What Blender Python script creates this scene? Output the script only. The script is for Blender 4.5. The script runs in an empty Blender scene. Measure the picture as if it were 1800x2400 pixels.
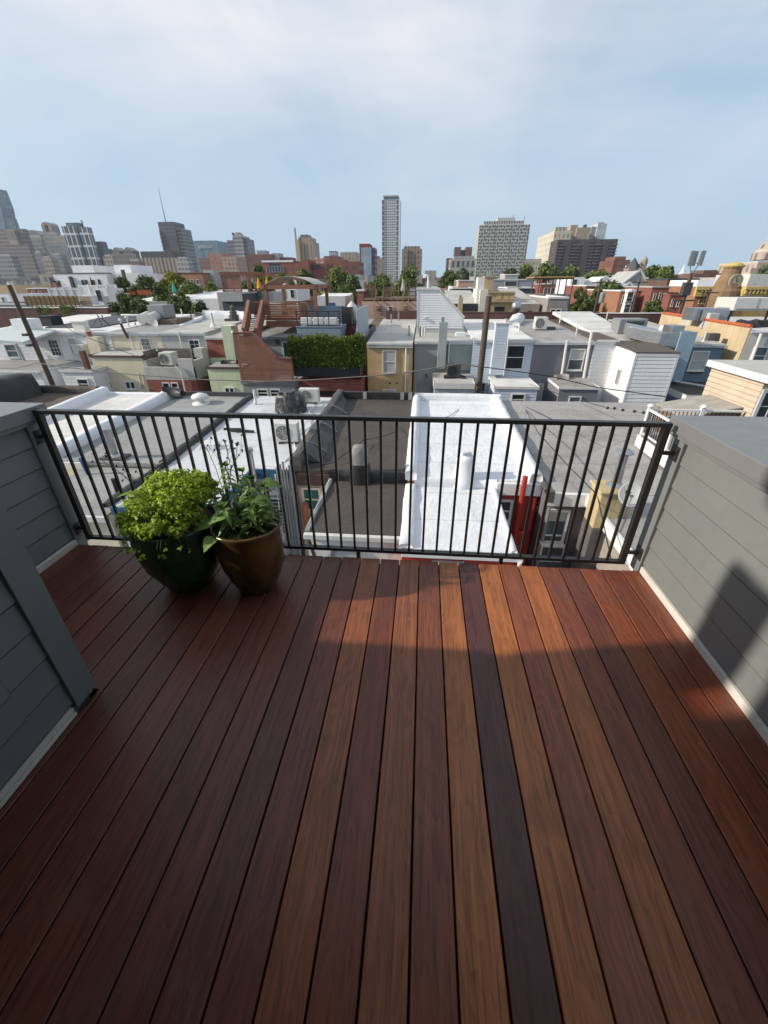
import bpy, math, random
from mathutils import Vector, Matrix
sc = bpy.context.scene
COL = sc.collection
rnd = random.Random(7)
sin, cos, PI = math.sin, math.cos, math.pi

# ------------------------------------------------------------------ camera
CAM_F, CAM_TH, CAM_YAW, CAM_ROLL = 964.5, 0.506503, 0.0909359, 0.0050240
EYE = Vector((0.0, 0.0, 1.75))
_cy, _sy = cos(CAM_YAW), sin(CAM_YAW)
_fwd = Vector((-_sy * cos(CAM_TH), _cy * cos(CAM_TH), -sin(CAM_TH)))
_rt = Vector((_cy, _sy, 0))
_dn = _fwd.cross(_rt)
_c, _s = cos(CAM_ROLL), sin(CAM_ROLL)
CR, CD, CF = _c * _rt + _s * _dn, -_s * _rt + _c * _dn, _fwd
cam = bpy.data.objects.new("camera", bpy.data.cameras.new("camera"))
COL.objects.link(cam)
cam.matrix_world = Matrix(((CR.x, -CD.x, -CF.x, EYE.x), (CR.y, -CD.y, -CF.y, EYE.y), (CR.z, -CD.z, -CF.z, EYE.z), (0, 0, 0, 1)))
cam.data.sensor_fit = 'HORIZONTAL'
cam.data.sensor_width = 36.0
cam.data.lens = CAM_F / 1800 * 36.0
cam.data.clip_start = 0.02
cam.data.clip_end = 9000
sc.camera = cam
sc.render.resolution_x, sc.render.resolution_y = 768, 1024


def at(px, py, Y):
    """surveying helper: where the sight line through photo point (px, py) meets the vertical plane at distance Y -> (x, z)"""
    d = CR * ((px - 900) / CAM_F) + CD * ((py - 1200) / CAM_F) + CF
    p = EYE + d * (Y / d.y)
    return p.x, p.z


def atz(px, py, z):
    d = CR * ((px - 900) / CAM_F) + CD * ((py - 1200) / CAM_F) + CF
    p = EYE + d * ((z - EYE.z) / d.z)
    return p.x, p.y


# ------------------------------------------------------------------ sun, sky, exposure
SUN_EL, SUN_AZ = math.radians(27.0), math.atan2(-0.984, -0.178)
sun = bpy.data.objects.new("sun", bpy.data.lights.new("sun", 'SUN'))
COL.objects.link(sun)
sun.data.energy = 3.9
sun.data.angle = math.radians(1.2)
sun.data.color = (1.0, 0.90, 0.76)
_sd = Vector((sin(SUN_AZ) * cos(SUN_EL), cos(SUN_AZ) * cos(SUN_EL), sin(SUN_EL)))
sun.rotation_euler = (-_sd).to_track_quat('-Z', 'Y').to_euler()
sun.location = _sd * 60

sc.view_settings.view_transform = 'Standard'
sc.view_settings.look = 'None'
sc.view_settings.exposure = 0.48
sc.view_settings.gamma = 1.0
sc.cycles.max_bounces = 6
sc.cycles.diffuse_bounces = 3
sc.cycles.glossy_bounces = 3
sc.cycles.transmission_bounces = 3
sc.cycles.transparent_max_bounces = 6
sc.cycles.use_denoising = True
sc.cycles.sample_clamp_indirect = 4.0
sc.cycles.caustics_reflective = False
sc.cycles.caustics_refractive = False


def nd(nt, kind, ins=None, **props):
    n = nt.nodes.new(kind)
    for k, v in props.items():
        setattr(n, k, v)
    for k, v in (ins or {}).items():
        if isinstance(v, bpy.types.NodeSocket):
            nt.links.new(v, n.inputs[k])
        else:
            n.inputs[k].default_value = v
    return n


def mth(nt, op, a, b=0.0, c=0.0):
    return nd(nt, 'ShaderNodeMath', {0: a, 1: b, 2: c}, operation=op).outputs[0]


def mixc(nt, f, a, b, blend='MIX'):
    n = nt.nodes.new('ShaderNodeMix')
    n.data_type = 'RGBA'
    n.blend_type = blend
    for i, v in ((0, f), (6, a), (7, b)):
        if isinstance(v, bpy.types.NodeSocket):
            nt.links.new(v, n.inputs[i])
        else:
            n.inputs[i].default_value = v if i == 0 else (tuple(v) + (1.0,))[:4]
    return n.outputs[2]


def ramp(nt, f, stops):
    n = nt.nodes.new('ShaderNodeValToRGB')
    e = n.color_ramp.elements
    while len(e) < len(stops):
        e.new(0.5)
    for i, (p, c) in enumerate(stops):
        e[i].position = p
        e[i].color = (c, c, c, 1) if isinstance(c, (int, float)) else tuple(c) + (1,)
    nt.links.new(f, n.inputs[0])
    return n.outputs[0]


world = bpy.data.worlds.new("World")
sc.world = world
world.use_nodes = True
wn = world.node_tree
wn.nodes.clear()
SKY_STRENGTH = 0.101
sky = nd(wn, 'ShaderNodeTexSky', sky_type='NISHITA', sun_disc=False, sun_elevation=SUN_EL, sun_rotation=SUN_AZ, altitude=50, air_density=1.0, dust_density=1.6, ozone_density=1.0)
tc = wn.nodes.new('ShaderNodeTexCoord')
sep = nd(wn, 'ShaderNodeSeparateXYZ', {0: tc.outputs['Generated']})
zz = mth(wn, 'MAXIMUM', sep.outputs[2], 0.03)
zz = mth(wn, 'ADD', zz, 0.22)
cu = mth(wn, 'DIVIDE', sep.outputs[0], zz)
cv = mth(wn, 'DIVIDE', sep.outputs[1], zz)
pl = nd(wn, 'ShaderNodeCombineXYZ', {0: cu, 1: cv, 2: 0.0}).outputs[0]


def cirrus(rot, scl, nscale, detail, seed):
    m = nd(wn, 'ShaderNodeMapping', {'Vector': pl, 'Rotation': (0, 0, rot), 'Scale': scl, 'Location': (seed, seed * 1.7, seed)})
    return nd(wn, 'ShaderNodeTexNoise', {'Vector': m.outputs[0], 'Scale': nscale, 'Detail': detail, 'Roughness': 0.55, 'Distortion': 0.6}).outputs[0]


veil = cirrus(0.25, (0.75, 1.0, 1.0), 0.75, 4, 3.1)
strk = cirrus(0.12, (1.9, 0.50, 1.0), 0.75, 6, 4.2)
wisp = cirrus(1.25, (0.45, 1.5, 1.0), 1.1, 7, 8.3)
cl = mth(wn, 'ADD', mth(wn, 'MULTIPLY', veil, 0.50), mth(wn, 'ADD', mth(wn, 'MULTIPLY', strk, 0.32), mth(wn, 'MULTIPLY', wisp, 0.18)))
hi = ramp(wn, sep.outputs[2], [(0.0, 0.10), (0.06, 0.15), (0.18, 0.48), (0.34, 1.0), (0.8, 0.95)])
clf = ramp(wn, cl, [(0.36, 0.05), (0.47, 0.48), (0.60, 1.0)])
clf = mth(wn, 'MULTIPLY', clf, hi)
lowm = ramp(wn, sep.outputs[2], [(0.0, 0.95), (0.12, 0.85), (0.30, 0.60), (0.7, 0.35)])
base = mixc(wn, lowm, sky.outputs[0], (3.15, 4.5, 5.8))
skyc = mixc(wn, clf, base, (6.2, 6.3, 6.65))
bg = nd(wn, 'ShaderNodeBackground', {'Color': skyc, 'Strength': SKY_STRENGTH})
wo = nd(wn, 'ShaderNodeOutputWorld', {'Surface': bg.outputs[0]})

# ------------------------------------------------------------------ materials
_mc = {}


def newmat(name):
    m = bpy.data.materials.new(name)
    m.use_nodes = True
    nt = m.node_tree
    return m, nt, nt.nodes['Principled BSDF']


def obco(nt, scale=(1, 1, 1), loc=(0, 0, 0)):
    t = nt.nodes.new('ShaderNodeTexCoord')
    return nd(nt, 'ShaderNodeMapping', {'Vector': t.outputs['Object'], 'Scale': scale, 'Location': loc}).outputs[0]


def noise(nt, co, scale, detail=4, rough=0.55, dist=0.0):
    return nd(nt, 'ShaderNodeTexNoise', {'Vector': co, 'Scale': scale, 'Detail': detail, 'Roughness': rough, 'Distortion': dist}).outputs[0]


def bump(nt, b, h, strength, dist=0.01):
    n = nd(nt, 'ShaderNodeBump', {'Height': h, 'Strength': strength, 'Distance': dist})
    nt.links.new(n.outputs[0], b.inputs['Normal'])


def plain(name, col, rough=0.6, var=0.12, scale=1.5, streak=0.0, bmp=0.15, bscale=25, metal=0.0, spec=0.5, dirt=(0.12, 0.11, 0.10)):
    """painted / rendered / metal surface: tone drifts, vertical run-off streaks, fine bump"""
    if name in _mc:
        return _mc[name]
    m, nt, b = newmat(name)
    n1 = noise(nt, obco(nt), scale, 5)
    n2 = noise(nt, obco(nt), scale * 9, 4)
    f = mth(nt, 'ADD', mth(nt, 'MULTIPLY', n1, 0.7), mth(nt, 'MULTIPLY', n2, 0.3))
    lo = tuple(c * (1 - var * 1.6) for c in col)
    hi_ = tuple(min(1, c * (1 + var * 1.2)) for c in col)
    c = ramp(nt, f, [(0.3, lo), (0.52, col), (0.72, hi_)])
    if streak > 0:
        s = noise(nt, obco(nt, (2.6, 2.6, 0.16)), 1.6, 6, 0.62)
        s2 = noise(nt, obco(nt), 0.5, 2)
        sf = mth(nt, 'MULTIPLY', ramp(nt, s, [(0.52, 0.0), (0.75, 1.0)]), ramp(nt, s2, [(0.35, 0.25), (0.65, 1.0)]))
        c = mixc(nt, mth(nt, 'MULTIPLY', sf, streak), c, dirt)
    nt.links.new(c, b.inputs['Base Color'])
    rr = ramp(nt, n2, [(0.3, max(0.02, rough - 0.08)), (0.7, min(1, rough + 0.08))])
    nt.links.new(rr, b.inputs['Roughness'])
    b.inputs['Metallic'].default_value = metal
    b.inputs['Specular IOR Level'].default_value = spec
    if bmp:
        bump(nt, b, noise(nt, obco(nt), bscale, 5), bmp)
    _mc[name] = m
    return m


def roofing(name, col, stain=(0.2, 0.2, 0.2), amt=0.4, wrinkle=0.5, seam=0.9, rough=0.75, axis=1):
    """rolled roof: lap seams across the slope, wrinkles, blotches and ponding stains"""
    if name in _mc:
        return _mc[name]
    m, nt, b = newmat(name)
    co = obco(nt)
    st = noise(nt, obco(nt, (0.55, 1.0, 1.0)), 0.8, 7, 0.62, 0.4)
    fine = noise(nt, obco(nt, (0.5, 2.4, 1)), 7, 6, 0.65)
    f = mth(nt, 'ADD', mth(nt, 'MULTIPLY', st, 0.65), mth(nt, 'MULTIPLY', fine, 0.35))
    c = ramp(nt, f, [(0.36, tuple(a * (1 - amt) + s * amt for a, s in zip(col, stain))), (0.5, col), (0.68, tuple(min(0.92, a * 1.13) for a in col))])
    s = nd(nt, 'ShaderNodeSeparateXYZ', {0: co})
    w = mth(nt, 'MULTIPLY', noise(nt, co, 1.6, 3), 0.16)
    u = mth(nt, 'DIVIDE', mth(nt, 'ADD', s.outputs[axis], w), seam)
    fr = mth(nt, 'FRACT', u)
    line = ramp(nt, fr, [(0.0, 0.0), (0.02, 1.0), (0.05, 0.0), (1.0, 0.0)])
    c = mixc(nt, mth(nt, 'MULTIPLY', line, 0.55), c, tuple(x * 0.5 for x in col))
    rowid = nd(nt, 'ShaderNodeTexWhiteNoise', {'W': mth(nt, 'FLOOR', u)}, noise_dimensions='1D').outputs[0]
    c = mixc(nt, mth(nt, 'MULTIPLY', rowid, 0.14), c, tuple(x * 0.62 for x in col))
    pond = noise(nt, obco(nt, (1, .7, 1), (4, 9, 2)), 0.42, 5, .6, .8)
    c = mixc(nt, ramp(nt, pond, [(.56, 0.0), (.64, amt * .7), (.70, amt * .35), (1, amt * .5)]), c, stain)
    nt.links.new(c, b.inputs['Base Color'])
    b.inputs['Roughness'].default_value = rough
    h = mth(nt, 'ADD', mth(nt, 'MULTIPLY', fr, 0.25), mth(nt, 'ADD', noise(nt, obco(nt, (1.2, 0.6, 1)), 3.2, 5, 0.6, 0.7), mth(nt, 'MULTIPLY', fine, 0.5)))
    bump(nt, b, h, wrinkle, 0.05)
    _mc[name] = m
    return m


def bricks(name, c1, c2, mortar=(0.26, 0.22, 0.19), w=0.36, h=0.125, rough=0.85, facing='Y'):
    if name in _mc:
        return _mc[name]
    m, nt, b = newmat(name)
    s = nd(nt, 'ShaderNodeSeparateXYZ', {0: obco(nt)})
    g = nt.nodes.new('ShaderNodeNewGeometry')
    nx = mth(nt, 'GREATER_THAN', mth(nt, 'ABSOLUTE', nd(nt, 'ShaderNodeSeparateXYZ', {0: g.outputs['Normal']}).outputs[0]), 0.6)
    u = nd(nt, 'ShaderNodeMix', {0: nx, 2: s.outputs[0], 3: s.outputs[1]}).outputs[0]
    v = nd(nt, 'ShaderNodeCombineXYZ', {0: u, 1: s.outputs[2], 2: 0.0}).outputs[0]
    bt = nd(nt, 'ShaderNodeTexBrick', {'Vector': v, 'Color1': c1 + (1,), 'Color2': c2 + (1,), 'Mortar': mortar + (1,), 'Scale': 1.0, 'Mortar Size': 0.009, 'Brick Width': w, 'Row Height': h, 'Bias': 0.0})
    n = noise(nt, obco(nt), 1.2, 5)
    c = mixc(nt, ramp(nt, n, [(0.35, 0.0), (0.75, 0.5)]), bt.outputs[0], tuple(x * 0.55 for x in c1))
    nt.links.new(c, b.inputs['Base Color'])
    b.inputs['Roughness'].default_value = rough
    bump(nt, b, mth(nt, 'SUBTRACT', noise(nt, obco(nt), 30, 3), bt.outputs[1]), 0.5, 0.012)
    _mc[name] = m
    return m


def timber(name, c1, c2, axis=0, rough=0.6, scale=1.0):
    """sawn wood with grain running along an axis"""
    if name in _mc:
        return _mc[name]
    m, nt, b = newmat(name)
    sv = [14 * scale] * 3
    sv[axis] = 0.9 * scale
    gx = noise(nt, obco(nt, tuple(sv)), 1.0, 6, 0.6, 0.8)
    bl = noise(nt, obco(nt), 2.2 * scale, 4)
    gi = nt.nodes.new('ShaderNodeNewGeometry').outputs['Random Per Island']
    c = mixc(nt, ramp(nt, gx, [(0.3, 0.0), (0.7, 1.0)]), c1, c2)
    c = mixc(nt, ramp(nt, bl, [(0.4, 0.0), (0.8, 0.5)]), c, tuple(x * 0.6 for x in c1))
    c = mixc(nt, mth(nt, 'MULTIPLY', gi, 0.35), c, tuple(x * 0.55 for x in c1))
    nt.links.new(c, b.inputs['Base Color'])
    b.inputs['Roughness'].default_value = rough
    bump(nt, b, gx, 0.3, 0.004)
    _mc[name] = m
    return m


def leafmat(name, dark, light, rough=0.5, trans=0.25):
    if name in _mc:
        return _mc[name]
    m, nt, b = newmat(name)
    gi = nt.nodes.new('ShaderNodeNewGeometry').outputs['Random Per Island']
    n = noise(nt, obco(nt), 0.5, 3)
    f = mth(nt, 'ADD', mth(nt, 'MULTIPLY', gi, 0.6), mth(nt, 'MULTIPLY', n, 0.4))
    c = ramp(nt, f, [(0.2, dark), (0.75, light)])
    nt.links.new(c, b.inputs['Base Color'])
    b.inputs['Roughness'].default_value = rough
    b.inputs['Specular IOR Level'].default_value = 0.3
    tr = nd(nt, 'ShaderNodeBsdfTranslucent', {'Color': c})
    mx = nd(nt, 'ShaderNodeMixShader', {0: trans, 1: b.outputs[0], 2: tr.outputs[0]})
    nt.links.new(mx.outputs[0], nt.nodes['Material Output'].inputs[0])
    _mc[name] = m
    return m


def glass(name, col=(0.02, 0.026, 0.03), rough=0.08):
    if name in _mc:
        return _mc[name]
    m, nt, b = newmat(name)
    n = noise(nt, obco(nt), 0.9, 2)
    nt.links.new(ramp(nt, n, [(0.35, col), (0.7, tuple(c * 1.9 for c in col))]), b.inputs['Base Color'])
    b.inputs['Roughness'].default_value = rough
    bump(nt, b, n, 0.12, 0.02)
    _mc[name] = m
    return m


def facade(name, wall, win, fh, bw, fx=0.6, fz=0.55, roof=(0.3, 0.3, 0.3), wrough=0.8, jit=0.6, x0=0.0, z0=-10.0, band=0.0, bandc=(0.5, 0.5, 0.5), stag=0.0, warm=0.0):
    """far facade: a grid of window openings sized in metres; its pattern belongs to the wall"""
    if name in _mc:
        return _mc[name]
    m, nt, b = newmat(name)
    s = nd(nt, 'ShaderNodeSeparateXYZ', {0: obco(nt)})
    g = nt.nodes.new('ShaderNodeNewGeometry')
    gn = nd(nt, 'ShaderNodeSeparateXYZ', {0: g.outputs['Normal']})
    nx = mth(nt, 'GREATER_THAN', mth(nt, 'ABSOLUTE', gn.outputs[0]), 0.6)
    u = nd(nt, 'ShaderNodeMix', {0: nx, 2: s.outputs[0], 3: s.outputs[1]}).outputs[0]
    u = mth(nt, 'DIVIDE', mth(nt, 'SUBTRACT', u, x0), bw)
    v = mth(nt, 'DIVIDE', mth(nt, 'SUBTRACT', s.outputs[2], z0), fh)
    if stag:
        u = mth(nt, 'ADD', u, mth(nt, 'MULTIPLY', mth(nt, 'MODULO', mth(nt, 'FLOOR', v), 2.0), stag))
    du = mth(nt, 'ABSOLUTE', mth(nt, 'SUBTRACT', mth(nt, 'FRACT', u), 0.5))
    dv = mth(nt, 'ABSOLUTE', mth(nt, 'SUBTRACT', mth(nt, 'FRACT', v), 0.5))
    w = mth(nt, 'MULTIPLY', mth(nt, 'LESS_THAN', du, fx / 2), mth(nt, 'LESS_THAN', dv, fz / 2))
    cell = nd(nt, 'ShaderNodeCombineXYZ', {0: mth(nt, 'FLOOR', u), 1: mth(nt, 'FLOOR', v), 2: nx}).outputs[0]
    rn = nd(nt, 'ShaderNodeTexWhiteNoise', {'Vector': cell}).outputs[0]
    wc = mixc(nt, mth(nt, 'MULTIPLY', rn, jit), win, tuple(min(0.8, c * 3 + 0.03) for c in win))
    n = noise(nt, obco(nt), 0.06, 5)
    wl = mixc(nt, ramp(nt, n, [(0.3, 0.0), (0.7, 0.35)]), wall, tuple(c * 0.7 for c in wall))
    if band:
        wl = mixc(nt, mth(nt, 'GREATER_THAN', dv, 0.5 - band / 2), wl, bandc)
    c = mixc(nt, w, wl, wc)
    up = mth(nt, 'GREATER_THAN', gn.outputs[2], 0.5)
    c = mixc(nt, up, c, roof)
    nt.links.new(c, b.inputs['Base Color'])
    b.inputs['Specular IOR Level'].default_value = 0.4
    nt.links.new(nd(nt, 'ShaderNodeMix', {0: mth(nt, 'MULTIPLY', w, mth(nt, 'SUBTRACT', 1.0, up)), 2: wrough, 3: 0.3}).outputs[0], b.inputs['Roughness'])
    _mc[name] = m
    return m


# ------------------------------------------------------------------ mesh building
class MB:
    def __init__(s):
        s.v, s.f, s.mi, s.cur = [], [], [], 0

    def m(s, i):
        s.cur = i
        return s

    def poly(s, *pts):
        i = len(s.v)
        s.v += [tuple(p) for p in pts]
        s.f.append(tuple(range(i, i + len(pts))))
        s.mi.append(s.cur)
        return s

    def faces(s, pts, fs):
        i = len(s.v)
        s.v += [tuple(p) for p in pts]
        for f in fs:
            s.f.append(tuple(i + k for k in f))
            s.mi.append(s.cur)
        return s

    def box(s, x0, x1, y0, y1, z0, z1, tap=0.0):
        if x0 > x1: x0, x1 = x1, x0
        if y0 > y1: y0, y1 = y1, y0
        if z0 > z1: z0, z1 = z1, z0
        t = tap
        return s.faces([(x0, y0, z0), (x1, y0, z0), (x1, y1, z0), (x0, y1, z0), (x0 + t, y0 + t, z1), (x1 - t, y0 + t, z1), (x1 - t, y1 - t, z1), (x0 + t, y1 - t, z1)],
                       [(0, 3, 2, 1), (4, 5, 6, 7), (0, 1, 5, 4), (1, 2, 6, 5), (2, 3, 7, 6), (3, 0, 4, 7)])

    def hexa(s, p):
        return s.faces(p, [(0, 3, 2, 1), (4, 5, 6, 7), (0, 1, 5, 4), (1, 2, 6, 5), (2, 3, 7, 6), (3, 0, 4, 7)])

    def prism(s, pts, axis, a, b):
        def P(p, t):
            q = list(p)
            q.insert(axis, t)
            return q
        n = len(pts)
        i = len(s.v)
        s.v += [tuple(P(p, a)) for p in pts] + [tuple(P(p, b)) for p in pts]
        area = sum(pts[k][0] * pts[(k + 1) % n][1] - pts[(k + 1) % n][0] * pts[k][1] for k in range(n))
        flip = (area > 0) == (axis != 1)
        lo, hi_ = tuple(range(i, i + n)), tuple(range(i + n, i + 2 * n))
        fs = [tuple(reversed(lo)), hi_] + [(lo[k], lo[(k + 1) % n], hi_[(k + 1) % n], hi_[k]) for k in range(n)]
        if not flip:
            fs = [tuple(reversed(f)) for f in fs]
        s.f += fs
        s.mi += [s.cur] * len(fs)
        return s

    def tube(s, pts, r, n=8, r2=None, cap=True):
        pts = [Vector(p) for p in pts]
        k = len(pts)
        i = len(s.v)
        for j, p in enumerate(pts):
            d = (pts[min(j + 1, k - 1)] - pts[max(j - 1, 0)]).normalized()
            a = d.cross(Vector((0, 0, 1)) if abs(d.z) < 0.9 else Vector((1, 0, 0))).normalized()
            b = d.cross(a)
            rr = r if r2 is None else r + (r2 - r) * j / (k - 1)
            s.v += [tuple(p + rr * (cos(2 * PI * q / n) * a + sin(2 * PI * q / n) * b)) for q in range(n)]
        for j in range(k - 1):
            for q in range(n):
                s.f.append((i + j * n + q, i + j * n + (q + 1) % n, i + (j + 1) * n + (q + 1) % n, i + (j + 1) * n + q))
                s.mi.append(s.cur)
        if cap:
            s.f += [tuple(i + q for q in reversed(range(n))), tuple(i + (k - 1) * n + q for q in range(n))]
            s.mi += [s.cur] * 2
        return s

    def bar(s, p, q, w, h):
        """square-section bar between two points"""
        p, q = Vector(p), Vector(q)
        d = (q - p).normalized()
        a = d.cross(Vector((0, 0, 1)) if abs(d.z) < 0.95 else Vector((0, 1, 0))).normalized() * (w / 2)
        b = a.cross(d).normalized() * (h / 2)
        return s.hexa([p - a - b, p + a - b, p + a + b, p - a + b, q - a - b, q + a - b, q + a + b, q - a + b])

    def lathe(s, prof, c, n=24, cap=True):
        i = len(s.v)
        k = len(prof)
        for r, z in prof:
            s.v += [(c[0] + r * cos(2 * PI * q / n), c[1] + r * sin(2 * PI * q / n), c[2] + z) for q in range(n)]
        for j in range(k - 1):
            for q in range(n):
                s.f.append((i + j * n + q, i + j * n + (q + 1) % n, i + (j + 1) * n + (q + 1) % n, i + (j + 1) * n + q))
                s.mi.append(s.cur)
        if cap:
            s.f += [tuple(i + q for q in reversed(range(n))), tuple(i + (k - 1) * n + q for q in range(n))]
            s.mi += [s.cur] * 2
        return s

    def lap(s, p, q, z0, z1, pitch=0.11, out=0.012, groove=0.0):
        """lapped siding boards on the vertical plane through ground points p -> q (outside on the right hand)"""
        d = Vector((q[0] - p[0], q[1] - p[1])).normalized()
        nx, ny = d.y * out, -d.x * out
        n = max(1, round((z1 - z0) / pitch))
        h = (z1 - z0) / n
        groove = groove or h * .15
        for k in range(n):
            a, b = z0 + k * h, z0 + (k + 1) * h
            e = 0.25
            if groove:  # open shadow joint under each board
                c = -2.2 if groove < .012 else -.6
                s.poly((p[0] + nx * c, p[1] + ny * c, a), (q[0] + nx * c, q[1] + ny * c, a), (q[0] + nx * c, q[1] + ny * c, a + groove), (p[0] + nx * c, p[1] + ny * c, a + groove))
                s.poly((p[0] + nx * c, p[1] + ny * c, a), (q[0] + nx * c, q[1] + ny * c, a), (q[0] + nx * e, q[1] + ny * e, a), (p[0] + nx * e, p[1] + ny * e, a))
                a += groove
                s.poly((p[0] + nx * c, p[1] + ny * c, a), (q[0] + nx * c, q[1] + ny * c, a), (q[0] + nx, q[1] + ny, a), (p[0] + nx, p[1] + ny, a))
                s.poly((p[0] + nx, p[1] + ny, a), (q[0] + nx, q[1] + ny, a), (q[0] + nx * e, q[1] + ny * e, b), (p[0] + nx * e, p[1] + ny * e, b))
                continue
            s.poly((p[0] + nx, p[1] + ny, a), (q[0] + nx, q[1] + ny, a), (q[0] + nx * e, q[1] + ny * e, b), (p[0] + nx * e, p[1] + ny * e, b))
            s.poly((p[0], p[1], a), (q[0], q[1], a), (q[0] + nx, q[1] + ny, a), (p[0] + nx, p[1] + ny, a))
        return s

    def build(s, name, mats, parent=None, label=None, smooth=False, bevel=0.0, kind=None):
        me = bpy.data.meshes.new(name)
        me.from_pydata(s.v, [], s.f)
        mats = mats if isinstance(mats, (list, tuple)) else [mats]
        for mm in mats:
            me.materials.append(mm)
        if len(mats) > 1:
            me.polygons.foreach_set('material_index', s.mi)
        if smooth:
            me.polygons.foreach_set('use_smooth', [True] * len(s.f))
        me.update()
        o = bpy.data.objects.new(name, me)
        COL.objects.link(o)
        if parent is not None:
            o.parent = parent
            r = parent
            while r.parent is not None:
                r = r.parent
            if r is parent:
                o.matrix_parent_inverse = Matrix.Translation(-Vector(r.location))
        if label: o['label'] = label
        if kind: o['kind'] = kind
        if bevel:
            b = o.modifiers.new('bevel', 'BEVEL')
            b.width = bevel
            b.segments = 2
            b.limit_method = 'ANGLE'
        return o


def thing(name, label, cat, loc=(0, 0, 0), group=None):
    o = bpy.data.objects.new(name, None)
    COL.objects.link(o)
    o.location = loc
    o.empty_display_size = 0.3
    o['label'], o['category'] = label, cat
    if group: o['group'] = group
    return o


def tag(o, label, cat, group=None):
    o['label'], o['category'] = label, cat
    if group: o['group'] = group
    return o


def cp(o, parent=None, loc=None):
    """copy a thing with its parts and their sub-parts"""
    c = o.copy()
    COL.objects.link(c)
    if parent is not None:
        c.parent = parent
    if loc is not None:
        c.location = loc
    for ch in list(o.children):
        cp(ch, c)
    return c
# ------------------------------------------------------------------ shared palette
M = {}
M['clap'] = plain('grey_clapboard', (0.168, 0.182, 0.181), 0.5, 0.05, 2.0, 0.10, 0.06, 60)
M['cap'] = plain('grey_cap_metal', (0.17, 0.172, 0.175), 0.38, 0.05, 1.2, 0.0, 0.04, 8, 0.0, 0.6)
M['strip'] = plain('white_trim_strip', (0.62, 0.60, 0.56), 0.5, 0.08, 3.0, 0.1, 0.1)
M['rail'] = plain('black_steel', (0.016, 0.016, 0.017), 0.42, 0.1, 3.0, 0, 0.05, 80)
M['white'] = plain('white_trim', (0.66, 0.66, 0.65), 0.55, 0.07, 1.5, 0.22, 0.1)
M['dirtwhite'] = plain('weathered_white', (0.55, 0.55, 0.53), 0.65, 0.12, 1.2, 0.45, 0.15)
M['black'] = plain('black_matt', (0.012, 0.012, 0.013), 0.6, 0.2, 2.0, 0, 0.1)
M['dark'] = plain('dark_grey_paint', (0.05, 0.05, 0.055), 0.6, 0.15, 2.0, 0.1, 0.1)
M['steel'] = plain('galvanised_steel', (0.42, 0.43, 0.44), 0.32, 0.12, 3.0, 0.15, 0.1, 20, 0.85)
M['greymetal'] = plain('dull_grey_metal', (0.26, 0.27, 0.28), 0.45, 0.1, 2.0, 0.2, 0.1, 20, 0.3)
M['glass'] = glass('dark_glass')
M['glass2'] = glass('pale_glass', (0.06, 0.075, 0.08), 0.12)
M['blind'] = plain('window_blind', (0.42, 0.42, 0.40), 0.7, 0.06)
M['wood'] = timber('raw_wood', (0.16, 0.11, 0.07), (0.24, 0.17, 0.11))

# ------------------------------------------------------------------ deck boards
PITCH, X7, Y1, YB = 0.13993, 0.0302, 2.44, -0.40
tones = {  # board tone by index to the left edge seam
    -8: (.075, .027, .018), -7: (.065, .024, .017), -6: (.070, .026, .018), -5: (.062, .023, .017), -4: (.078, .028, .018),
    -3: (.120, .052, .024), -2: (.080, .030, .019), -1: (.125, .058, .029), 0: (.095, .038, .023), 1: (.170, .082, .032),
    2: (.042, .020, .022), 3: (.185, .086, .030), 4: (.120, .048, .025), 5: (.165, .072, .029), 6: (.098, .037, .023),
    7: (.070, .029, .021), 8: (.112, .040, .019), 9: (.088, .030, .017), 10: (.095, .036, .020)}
deck = MB()
tone = []
k0, k1 = -20, 11
for k in range(k0, k1):
    a, b = X7 + k * PITCH + 0.0036, X7 + (k + 1) * PITCH - 0.0036
    a, b = max(a, -2.597), min(b, 1.548)
    if b - a < 0.01:
        continue
    if a < -1.54 < b: runs = [(a, b, 1.228), (-1.537, b, YB)]  # notched round the bulkhead corner
    else: runs = [(a, b, 1.228 if b < -1.53 else YB)]
    e = rnd.uniform(-0.004, 0.006)
    w = 0.0022
    z = rnd.uniform(-0.0012, 0.0008)
    for a, b, ys in runs:
        ye = 1.2275 if len(runs) == 2 and ys == YB else Y1 + e
        deck.faces([(a, ys, -.028), (b, ys, -.028), (b, ye, -.028), (a, ye, -.028), (a, ys, z - w), (b, ys, z - w), (b, ye, z - w), (a, ye, z - w),
                    (a + w, ys, z), (b - w, ys, z), (b - w, ye - w * (ye > 2), z), (a + w, ye - w * (ye > 2), z)],
                   [(0, 3, 2, 1), (8, 9, 10, 11), (0, 1, 5, 4), (1, 2, 6, 5), (2, 3, 7, 6), (3, 0, 4, 7), (4, 5, 9, 8), (5, 6, 10, 9), (6, 7, 11, 10), (7, 4, 8, 11)])
    q = rnd.uniform(.058, .080)
    base = tones.get(k) or (q, q * .37, q * .25)
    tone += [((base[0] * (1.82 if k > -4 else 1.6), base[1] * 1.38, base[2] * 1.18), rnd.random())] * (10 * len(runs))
m, nt, b = newmat('ipe_boards')
ca = nt.nodes.new('ShaderNodeVertexColor')
ca.layer_name = 'board_tone'
sh = nd(nt, 'ShaderNodeVectorMath', {0: obco(nt), 1: nd(nt, 'ShaderNodeCombineXYZ', {0: 0.0, 1: mth(nt, 'MULTIPLY', ca.outputs['Alpha'], 37.0), 2: mth(nt, 'MULTIPLY', ca.outputs['Alpha'], 5.0)}).outputs[0]}, operation='ADD').outputs[0]


def mp(scale):
    return nd(nt, 'ShaderNodeMapping', {'Vector': sh, 'Scale': scale}).outputs[0]


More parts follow.
